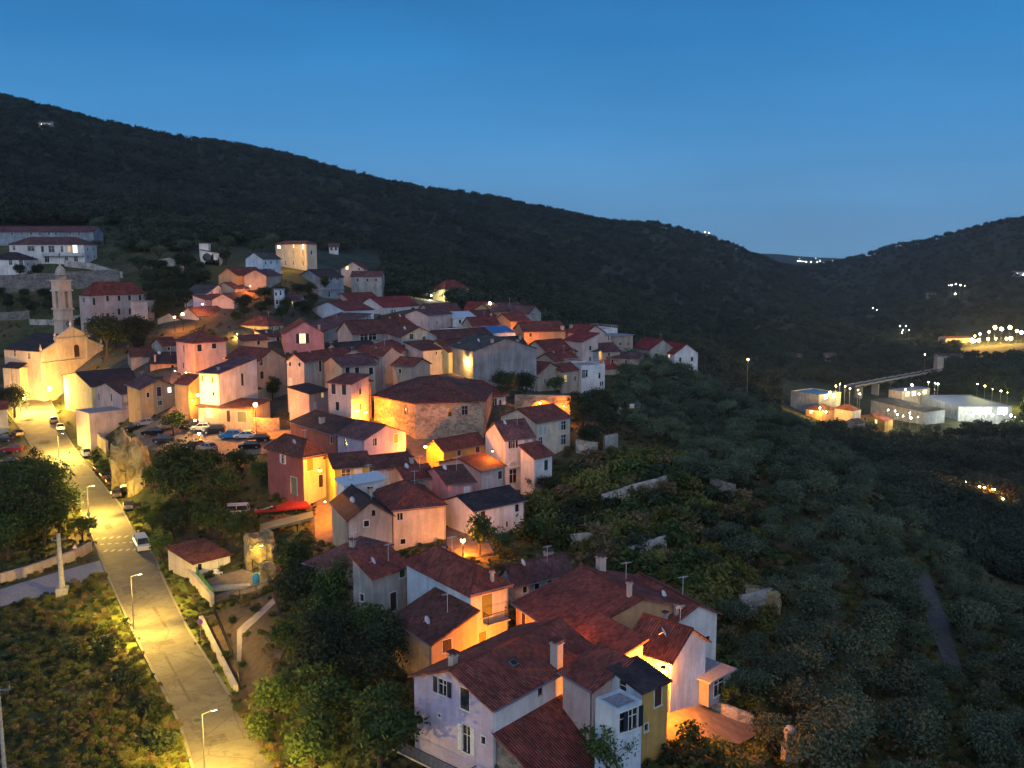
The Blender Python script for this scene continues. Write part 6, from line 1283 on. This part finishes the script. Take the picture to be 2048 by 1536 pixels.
# ------------------------------------------------------------------ vegetation
LEAF = dict(olive=leafmat('olive leaves', (.038, .066, .036), (.118, .150, .085), .30), broad=leafmat('broad leaves', (.026, .054, .014), (.07, .11, .026)), dark=leafmat('evergreen leaves', (.020, .036, .018), (.045, .065, .028)),
            scrub=leafmat('scrub leaves', (.075, .10, .02), (.17, .17, .045)), dry=leafmat('dry scrub leaves', (.12, .085, .04), (.19, .15, .07)), far=leafmat('forest leaves', (.018, .032, .019), (.056, .074, .044), .02))
def leaf_mesh(name, mat, seed, rx, rz, nclump, nleaf, leaf, cz, lobes=5, flat=.75):
    r = np.random.default_rng(seed)
    lc = r.normal(size=(lobes, 3)); lc /= np.linalg.norm(lc, axis=1)[:, None]; lc *= np.array([rx*.45, rx*.45, rz*.35]); lr = r.uniform(.5, .72, lobes)
    d = r.normal(size=(nclump, 3)); d /= np.linalg.norm(d, axis=1)[:, None]; d[:, 2] = np.where(d[:, 2] < -.35, -d[:, 2], d[:, 2])
    k = r.integers(0, lobes, nclump); rad = r.uniform(.62, 1.0, nclump)[:, None]
    cc = lc[k]+d*rad*lr[k][:, None]*np.array([rx, rx, rz])
    cc = np.repeat(cc, nleaf, 0); n = len(cc); cs = rx*.17
    p = cc+r.normal(size=(n, 3))*np.array([cs, cs, cs*.7])
    nr = r.normal(size=(n, 3))+(p/np.array([rx, rx, rz]))*flat; nr[:, 2] += .35; nr /= np.linalg.norm(nr, axis=1)[:, None]
    t = np.cross(nr, r.normal(size=(n, 3))); t /= np.linalg.norm(t, axis=1)[:, None]; b = np.cross(nr, t)
    s = (leaf*r.uniform(.6, 1.4, n))[:, None]; p[:, 2] += cz
    v = np.stack([p-t*s, p-b*s*.5, p+t*s, p+b*s*.5], 1).reshape(-1, 3)
    me = bpy.data.meshes.new(name); me.vertices.add(4*n); me.vertices.foreach_set('co', v.ravel().astype(np.float32))
    me.loops.add(4*n); me.loops.foreach_set('vertex_index', np.arange(4*n)); me.polygons.add(n); me.polygons.foreach_set('loop_start', np.arange(0, 4*n, 4)); me.polygons.foreach_set('loop_total', np.full(n, 4))
    me.materials.append(mat); me.update(); return me
def trunk_mesh(seed, h, r0, sp):
    rr = random.Random(seed); mb = MB(); p = Vector((0, 0, -.4)); q = Vector((rr.uniform(-.1, .1), rr.uniform(-.1, .1), h*.5)); m_ = G('bark')
    mb.tube(p, q, r0*1.25, r0*.8, m_, 8)
    for i in range(5):
        a = i*1.3+rr.random(); e = q+Vector((cos(a)*sp*.35, sin(a)*sp*.35, h*.35)); mb.tube(q, e, r0*.6, r0*.35, m_, 6); e2 = e+Vector((cos(a+.4)*sp*.3, sin(a+.4)*sp*.3, h*.3)); mb.tube(e, e2, r0*.35, r0*.1, m_, 5)
        a += .9; mb.tube(e, e+Vector((cos(a)*sp*.25, sin(a)*sp*.25, h*.2)), r0*.25, r0*.07, m_, 5)
    return mb.mesh('trunk')
KIND = {}
def variants(kind, n, mat, rx, rz, nc, nl, leaf, cz, r0):
    KIND[kind] = [(leaf_mesh('crown', LEAF[mat], hash(kind) % 97+i*13 if False else i*13+len(KIND)*101+5, rx*(.88+.12*(i % 3)), rz*(.9+.1*((i+1) % 3)), nc, nl, leaf, cz), trunk_mesh(i+len(KIND)*7, cz, r0, rx)) for i in range(n)]
variants('olive', 6, 'olive', 2.7, 2.0, 70, 34, .17, 3.1, .22)          # ~5 m
variants('big', 4, 'broad', 5.0, 4.4, 150, 42, .24, 6.6, .38)           # ~11.5 m
variants('dark', 3, 'dark', 3.2, 3.6, 95, 42, .20, 4.1, .25)            # ~8 m
variants('small', 4, 'broad', 2.2, 2.0, 60, 34, .17, 3.0, .14)          # ~5 m
HT = dict(olive=5.0, big=11.6, dark=8.2, small=5.0)
SHR = [leaf_mesh('shrub', LEAF[m_], 300+i, 1.1, .9, 26, 26, .13, .55, 4) for i, m_ in enumerate(('scrub', 'scrub', 'broad', 'dry', 'dark', 'scrub'))]
SQ = [[(262, 862), (330, 838), (400, 836), (500, 845), (580, 862), (560, 905), (470, 915), (360, 905), (290, 900)], [(400, 1165), (485, 1140), (520, 1150), (540, 1178), (430, 1208)], [(402, 1236), (470, 1215), (548, 1188), (575, 1290), (540, 1380), (478, 1388)], [(640, 985), (675, 985), (672, 1085), (625, 1085)], [(1335, 1380), (1420, 1400), (1530, 1460), (1480, 1490), (1330, 1490)],
      [(0, 1180), (100, 1150), (200, 1122), (212, 1145), (0, 1215)], [(0, 800), (110, 800), (160, 745), (200, 705), (60, 745), (0, 770)], [(890, 1030), (960, 1055), (990, 1110), (930, 1120), (895, 1095)], [(740, 845), (870, 870), (890, 960), (820, 900), (690, 840)], [(352, 770), (420, 838), (330, 842), (340, 760), (352, 720)], [(1815, 1140), (1860, 1150), (1925, 1340), (1895, 1360)]]
NOGO = [[(p.x, p.y) for p in (ground(u, v) for u, v in q)] for q in SQ]+[[(p.x, p.y) for p in RLs]+[(p.x, p.y) for p in reversed(RRs)]]
BX = [(min(p[0] for p in f), max(p[0] for p in f), min(p[1] for p in f), max(p[1] for p in f), f) for f in FOOT+NOGO]
def free(x, y, m=.8):
    for x0, x1, y0, y1, f in BX:
        if x0-m < x < x1+m and y0-m < y < y1+m:
            if in_poly(x, y, f): return False
            for i in range(len(f)):
                ax, ay = f[i][0], f[i][1]; bx, by = f[i-1][0], f[i-1][1]; dx, dy = bx-ax, by-ay; L2 = dx*dx+dy*dy or 1e-9; k = max(0, min(1, ((x-ax)*dx+(y-ay)*dy)/L2))
                if hypot(x-ax-k*dx, y-ay-k*dy) < m: return False
    return True
TR = []; SRC = {}
def tree(kind, x, y, hgt, label, cat='tree', name='tree', group=None, wide=1.0, shift=0.0):
    v_ = random.choice(KIND[kind]) if kind in KIND else None; s = hgt/HT[kind]
    root = empty(name, (x, y, T(x, y)-shift), random.uniform(0, 6.28), label, cat, group); root.scale = (s*wide, s*wide, s)
    c = obj('crown', v_[0], root); obj('trunk', v_[1], root); SRC.setdefault(kind, []).append(c); TR.append((x, y, s*2.2*wide)); return root
def treeat(kind, u, v, hgt, label, **k): g = ground(u, v); return tree(kind, g.x, g.y, hgt, label, **k)
for k, u, v, hh_, lab in [('dark', 215, 712, 13.5, 'huge dark tree crown between the church and the pink villa'), ('dark', 277, 700, 10, 'dark tree at the corner of the pink villa annex'), ('big', 88, 1040, 12, 'large tree overhanging the road below the church'), ('big', 20, 1090, 12, 'dark tree at the picture edge below the car park'), ('small', 165, 1082, 4.6, 'small tree glowing yellow-green beside the crossing'),
    ('big', 368, 1052, 14.5, 'broad dark tree standing between the road and the square'), ('small', 452, 1008, 6, 'dark tree just left of the red awning'), ('small', 347, 872, 5.5, 'round clipped tree in the square'), ('small', 292, 838, 4, 'bushy little tree by the reddish gabled house'), ('dark', 30, 835, 9, 'dark tree beside the church side wall'),
    ('small', 545, 800, 5, 'dark bushy tree behind the brown-plastered outbuilding'), ('small', 960, 1112, 5.5, 'tree lit orange by the yard lamp'), ('small', 1000, 1118, 4, 'dark bush-like tree under the low white house wall'), ('dark', 1010, 805, 8, 'dark tree against the huge grey gable'), ('dark', 1050, 800, 7, 'second dark tree below the columned balconies'), ('small', 1110, 790, 5, 'small tree in front of the weathered beige house'),
    ('dark', 1165, 860, 8, 'dark tree just behind the tall cream house'), ('dark', 1195, 842, 8, 'dark tree below the square white block'), ('dark', 1140, 835, 6.5, 'orange-tinged tree beside the arched passage'), ('dark', 1215, 880, 7, 'dark tree by the white pillars'), ('dark', 1180, 905, 6, 'dark tree behind the broken masonry'),
    ('dark', 1068, 990, 3.6, 'dark ivy-clad tree at the foot of the arched house'), ('dark', 1095, 1000, 4.5, 'low dark tree under the red-roofed white annex'), ('dark', 40, 556, 6, 'round tree on the villa terrace edge'), ('dark', 76, 556, 6, 'second round tree on the villa terrace edge'),
    ('small', 650, 582, 5, 'round tree in front of the long dark-roofed stone house'), ('small', 318, 1120, 4.5, 'dark tree against the shed by the road'), ('small', 306, 1072, 4.2, 'bright green tree hanging over the white van'), ('dark', 348, 1086, 6.5, 'dark tree behind the white van'), ('small', 288, 1046, 3.4, 'bright leafy bush-tree behind the bluish-bonnet car'),
    ('small', 1218, 1575, 4.5, 'small dark tree in front of the white terrace block'), ('small', 545, 1452, 5.5, 'tree lit bright yellow-green beside the lower road bend'), ('small', 525, 1500, 4, 'small yellow-lit tree at the forecourt edge'), ('small', 1445, 1425, 3.5, 'bush-like tree lit yellow behind the lit alley wall'), ('small', 1500, 1440, 3, 'dim yellow tree at the end of the lit alley wall'),
    ('small', 415, 1075, 6, 'dark tree behind the shed roof'), ('small', 470, 1090, 5, 'dark tree at the shed corner'), ('small', 206, 952, 3.6, 'yellow-green bush-tree at the foot of the pink terrace block'), ('small', 190, 936, 3.2, 'yellow-green bush-tree behind the white half-hidden car')]:
    treeat(k, u, v, hh_, lab)
def scatter(poly_uv, spacing, n, margin=1.0, clear=True, jit=None):
    poly = [ground(u, v) for u, v in poly_uv]; xs = [p.x for p in poly]; ys = [p.y for p in poly]; out_ = []; cell = {}
    for _ in range(n):
        x, y = random.uniform(min(xs), max(xs)), random.uniform(min(ys), max(ys))
        if not in_poly(x, y, poly): continue
        k = (int(x//spacing), int(y//spacing))
        if any(hypot(x-a, y-b_) < spacing for i in (-1, 0, 1) for j in (-1, 0, 1) for a, b_ in cell.get((k[0]+i, k[1]+j), ())): continue
        if clear and not free(x, y, margin): continue
        cell.setdefault(k, []).append((x, y)); out_.append((x, y))
    return out_
# olive slope, nearest trees one by one
SL1 = [(1225, 745), (1350, 752), (1480, 795), (1600, 868), (1750, 985), (1850, 1085), (2048, 1240), (2300, 1420), (2300, 1700), (1640, 1700), (1500, 1500), (1470, 1300), (1440, 1150), (1390, 1010), (1330, 900), (1240, 870), (1222, 800)]
GAP = [(p.x, p.y) for p in (ground(u, v) for u, v in [(1415, 985), (1500, 985), (1575, 1190), (1545, 1290), (1440, 1230)])]; sp_ = [q for q in scatter(SL1, 3.7, 12000, 1.2) if not in_poly(*q, GAP) or random.random() < .25]; sp_.sort(key=lambda q: hypot(*q)); vis = [q for q in sp_ if -60 < proj((q[0], q[1], T(*q)+3))[0] < 2110 and proj((q[0], q[1], T(*q)+4))[1] < 1600]
ind = set(vis[:290]); rest = [q for q in sp_ if q not in ind]
for x, y in vis[:290]: tree('olive', x, y, random.uniform(3.0, 5.2)*(.85+.3*(noise.noise(Vector((x/14, y/14, 2)))+.5)), 'grey-green olive tree on the dark slope to the right of the village', name='olive_tree', group='olive trees on the slope', wide=random.uniform(.9, 1.2))
# dark trees under the near houses
for poly, sp2, hh_, lab, grp, kd in [([(0, 598), (105, 598), (100, 632), (60, 632), (0, 625)], 5, (4, 6), 'dark tree on the terrace left of the bell tower', 'trees on the terrace left of the bell tower', 'dark'),
    ([(150, 655), (300, 665), (310, 700), (280, 712), (200, 700)], 6, (5, 8), 'dark tree in the grove beside the church', 'trees in the grove beside the church', 'dark'),
    ([(560, 1165), (610, 1150), (690, 1260), (790, 1270), (830, 1330), (820, 1560), (620, 1600), (560, 1480), (575, 1350), (560, 1250)], 4.4, (5, 8.5), 'dark leafy tree in the hollow below the near houses', 'trees in the hollow below the near houses', 'mix'),
    ([(0, 985), (60, 970), (120, 1020), (130, 1075), (80, 1110), (0, 1130)], 4.6, (5, 8), 'dark tree in the thicket left of the crossing', 'trees in the thicket left of the crossing', 'mix'),
    ([(300, 545), (415, 545), (405, 600), (395, 640), (310, 640), (290, 580)], 5.5, (5.5, 8), 'dark tree in the grove beside the steep lane', 'trees in the grove beside the steep lane', 'dark'),
    ([(570, 600), (620, 590), (640, 640), (560, 645), (470, 655), (470, 625)], 5, (4, 6), 'dark garden tree among the upper houses', 'garden trees among the upper houses', 'dark'),
    ([(770, 580), (860, 572), (960, 590), (1080, 605), (1180, 640), (1080, 600), (880, 600), (770, 600)], 6, (4.5, 7), 'tree along the wooded edge behind the last roofs', 'trees behind the last roofs', 'dark'),
    ([(180, 455), (380, 460), (480, 470), (545, 470), (545, 505), (480, 510), (390, 540), (240, 560), (190, 520)], 11, (4, 7), 'tree on the stony hillside beside the long white villa', 'trees on the stony hillside', 'olive'),
    ([(300, 1010), (380, 1005), (560, 990), (575, 975), (520, 955), (300, 975)], 4.6, (4, 6), 'dark tree on the bank below the square', 'trees on the bank below the square', 'mix'),
    ([(330, 1040), (440, 1050), (500, 1078), (500, 1100), (420, 1085), (330, 1075)], 4.6, (3.5, 6), 'dark tree behind the white shed', 'trees behind the white shed', 'small')]:
    for x, y in scatter(poly, sp2, 1500, 1.6):
        tree(kd if kd != 'mix' else random.choice(('small', 'dark', 'small')), x, y, random.uniform(*hh_), lab, group=grp, wide=random.uniform(.9, 1.25))
# shrubs
def shrub(x, y, s, lab, grp, i=None): o = obj('shrub', random.choice(SHR) if i is None else SHR[i], None, (x, y, T(x, y)), (0, 0, random.uniform(0, 6.28))); o.scale = (s*random.uniform(.9, 1.3), s*random.uniform(.9, 1.3), s); return tag(o, lab, 'shrub', grp)
for x, y in scatter([(1060, 985), (1200, 930), (1340, 915), (1400, 1010), (1450, 1180), (1490, 1330), (1450, 1400), (1330, 1210), (1150, 1105), (1060, 1085)], 2.5, 4000, .9): shrub(x, y, random.uniform(1.1, 2.6), 'dark shrub on the scrubby slope between the cream house and the olives', 'shrubs on the scrubby slope')
for x, y in scatter([(1340, 1500), (1500, 1470), (1640, 1560), (1500, 1640), (1340, 1600)], 2.2, 900, .7): shrub(x, y, random.uniform(.9, 1.7), 'shrub in the dark scrub below the lit alley wall', 'shrubs below the lit alley wall')
for x, y in scatter([(1415, 985), (1500, 985), (1575, 1190), (1545, 1290), (1440, 1230)], 2.6, 1500, .5): shrub(x, y, random.uniform(1, 2), 'grey-brown scrub bush in the clearing among the olive trees', 'bushes in the clearing among the olives')
for u, v, s, i in [(205, 1312, 1.6, 4), (256, 1378, 1.7, 4), (142, 1312, 1.0, 4), (296, 1440, 1.5, 4), (318, 1500, 1.6, 4)]:
    g = ground(u, v); shrub(g.x, g.y, s, 'dark rounded shrub in the yellow-lit scrub beside the lower road', 'dark shrubs in the lit scrub', i)
for u, v, s, i in [(1195, 1500, 1.7, 2), (1225, 1535, 2.0, 2), (1010, 1560, 1.6, 4), (1500, 1385, 1.6, 0), (1540, 1400, 1.5, 0)]:
    g = ground(u, v); shrub(g.x, g.y, s, ['dark bush climbing in front of the white terrace block', 'low dark bush at the bottom below the white terrace block', 'bush against the dark stone side of the lean-to', 'yellow-lit bush behind the low pale alley wall', 'dimly lit bush beyond the low pale alley wall'][[1195, 1225, 1010, 1500, 1540].index(u)], None, i)
for x, y in scatter([(405, 1240), (470, 1218), (545, 1190), (570, 1290), (535, 1375), (482, 1382)], 2.6, 260, -.9, False): shrub(x, y, random.uniform(.35, .7), 'small bush growing on the bare dirt plot beside the road', 'bushes on the dirt plot')
print('trees', len(TR), 'olives vis', len(vis), 'rest', len(rest))
# ---- uncountable masses: one object each, geometry-node instances of real crowns
def mass(name, P3, S, srcs, label=None):
    P3 = np.array(P3, np.float32); me = bpy.data.meshes.new(name); me.vertices.add(len(P3)); me.vertices.foreach_set('co', P3.ravel()); me.update()
    at = me.attributes.new('s', 'FLOAT', 'POINT'); at.data.foreach_set('value', np.array(S, np.float32))
    o = obj(name, me); tag(o, label, kind='stuff')
    ng_ = bpy.data.node_groups.new(name, 'GeometryNodeTree'); ng_.interface.new_socket('Geometry', in_out='INPUT', socket_type='NodeSocketGeometry'); ng_.interface.new_socket('Geometry', in_out='OUTPUT', socket_type='NodeSocketGeometry')
    n = ng_.nodes; L = ng_.links; gi, go = n.new('NodeGroupInput'), n.new('NodeGroupOutput'); ip = n.new('GeometryNodeInstanceOnPoints'); jn = n.new('GeometryNodeJoinGeometry')
    for s in srcs:
        oi = n.new('GeometryNodeObjectInfo'); oi.inputs['Object'].default_value = s; oi.inputs['As Instance'].default_value = True; oi.transform_space = 'ORIGINAL'; L.new(oi.outputs['Geometry'], jn.inputs[0])
    rv = n.new('FunctionNodeRandomValue'); rv.data_type = 'FLOAT_VECTOR'; rv.inputs[1].default_value = (.15, .15, 6.28); rv.inputs[0].default_value = (-.15, -.15, 0)
    ri = n.new('FunctionNodeRandomValue'); ri.data_type = 'INT'; ri.inputs[4].default_value = 0; ri.inputs[5].default_value = len(srcs)-1
    na = n.new('GeometryNodeInputNamedAttribute'); na.inputs[0].default_value = 's'
    L.new(gi.outputs[0], ip.inputs['Points']); L.new(jn.outputs[0], ip.inputs['Instance']); ip.inputs['Pick Instance'].default_value = True
    L.new(ri.outputs[2], ip.inputs['Instance Index']); L.new(rv.outputs[0], ip.inputs['Rotation']); L.new(na.outputs[0], ip.inputs['Scale']); L.new(ip.outputs[0], go.inputs[0])
    md = o.modifiers.new('scatter', 'NODES'); md.node_group = ng_; return o
# far trees sources: a few real stand-alone trees near the upper houses carry the light forest crown
KIND['wood'] = [(leaf_mesh('crown', LEAF['far'], 900+i, 3.0, 2.4, 34, 9, .46, 3.0), KIND['olive'][i][1]) for i in range(4)]; HT['wood'] = 5.4
for i, (u, v) in enumerate(((330, 480), (372, 476), (452, 530), (800, 556))):
    treeat('wood', u, v, 6, ['loose-leaved tree above the ruined hillside wall', 'loose-leaved tree above the angular white house', 'loose-leaved tree below the lit palace lamp', 'loose-leaved tree above the floodlit cream villa garden'][i])
ws_ = SRC['wood']; os_ = SRC['olive'][:6]
if rest: mass('olive_grove', [(x, y, T(x, y)-.1) for x, y in rest], [random.uniform(.8, 1.25) for _ in rest], os_, 'rows of grey-green olive trees farther down the slope')
pts_, sc_ = [], []
R2 = np.random.default_rng(3)
N_ = 70000
t_ = R2.uniform(-.92, .92, N_); q_r = R2.uniform(0, 1, N_)
yv = np.exp(np.log(250)+q_r**1.0*(np.log(3300)-np.log(250)))
for t1, y1 in zip(t_, yv):
    x1 = t1*y1; z1 = T(x1, y1); u, v, D = proj((x1, y1, z1))
    if v > 1180 or (v > 1000 and D < 165) or u < -760 or u > 2800: continue
    if y1 < 405 and (u < 1230 and v > 600-(u > 500)*0) and not (u > 900 and v < 640): 
        if not (v < 470 or (u > 640 and v < 575)): continue
    if (v > 505 and u < 770) or (u < 250 and v > 452) or (380 < u < 645 and v > 492) or (y1 < 317 and not (u > 1780 and v > 930)): continue
    if D < 560 and 1560 < u < 2048 and 765 < v < 862: continue
    if y1 < 880 and not free(x1, y1, 1.5): continue
    if 1920 < u and 655 < v < 712 and D > 600: continue
    nn = noise.noise(Vector((x1/90, y1/90, 3)))
    if nn < -.28 and R2.random() < .65: continue
    pts_.append((x1, y1, z1-.4)); sc_.append(R2.uniform(.55, 1.15)*(1+min(1.6, D/1400)))
mass('forest', pts_, sc_, ws_, 'dark woods and olive groves covering the hills')
print('forest', len(pts_))
# undergrowth over the near slopes
pts_, sc_ = [], []
sv = [obj_ for obj_ in C.objects if obj_.name.startswith('shrub')][:8]
for _ in range(52000):
    y1 = math.exp(random.uniform(math.log(48), math.log(317))); t1 = random.uniform(-.65, .65); x1 = t1*y1; z1 = T(x1, y1); u, v, D = proj((x1, y1, z1))
    if v > 1620 or u < -120 or u > 2170: continue
    if not free(x1, y1, .25): continue
    if D > 130 and u < 1200 and random.random() < .6: continue
    if not (u < 440 and v > 1150) and random.random() < .4: continue
    pts_.append((x1, y1, z1-.1)); sc_.append(random.uniform(.15, .55)*(.95 if u < 440 and v > 1150 else 1)*(1+.9*max(0, noise.noise(Vector((x1/7, y1/7, 1))))))
mass('undergrowth', pts_, sc_, sv, 'tangled low scrub and grass')
print('undergrowth', len(pts_))
# ------------------------------------------------------------------ evening haze over the valley
hz = obj('haze', MB().box(-6000, 6000, -60, 7600, -34, 430, G('metal')).mesh('haze')); hz.data.materials.clear()
m = bpy.data.materials.new('haze air'); m.use_nodes = True; t = m.node_tree; t.nodes.clear(); oo = t.nodes.new('ShaderNodeOutputMaterial'); v = t.nodes.new('ShaderNodeVolumePrincipled')
v.inputs['Color'].default_value = (.68, .85, 1, 1); v.inputs['Density'].default_value = .000055; v.inputs['Anisotropy'].default_value = .2
t.links.new(v.outputs[0], oo.inputs['Volume']); hz.data.materials.append(m); tag(hz, kind='stuff')
for o in list(bpy.data.objects):
    for k in ('_dims', '_x'):
        if k in o: del o[k]
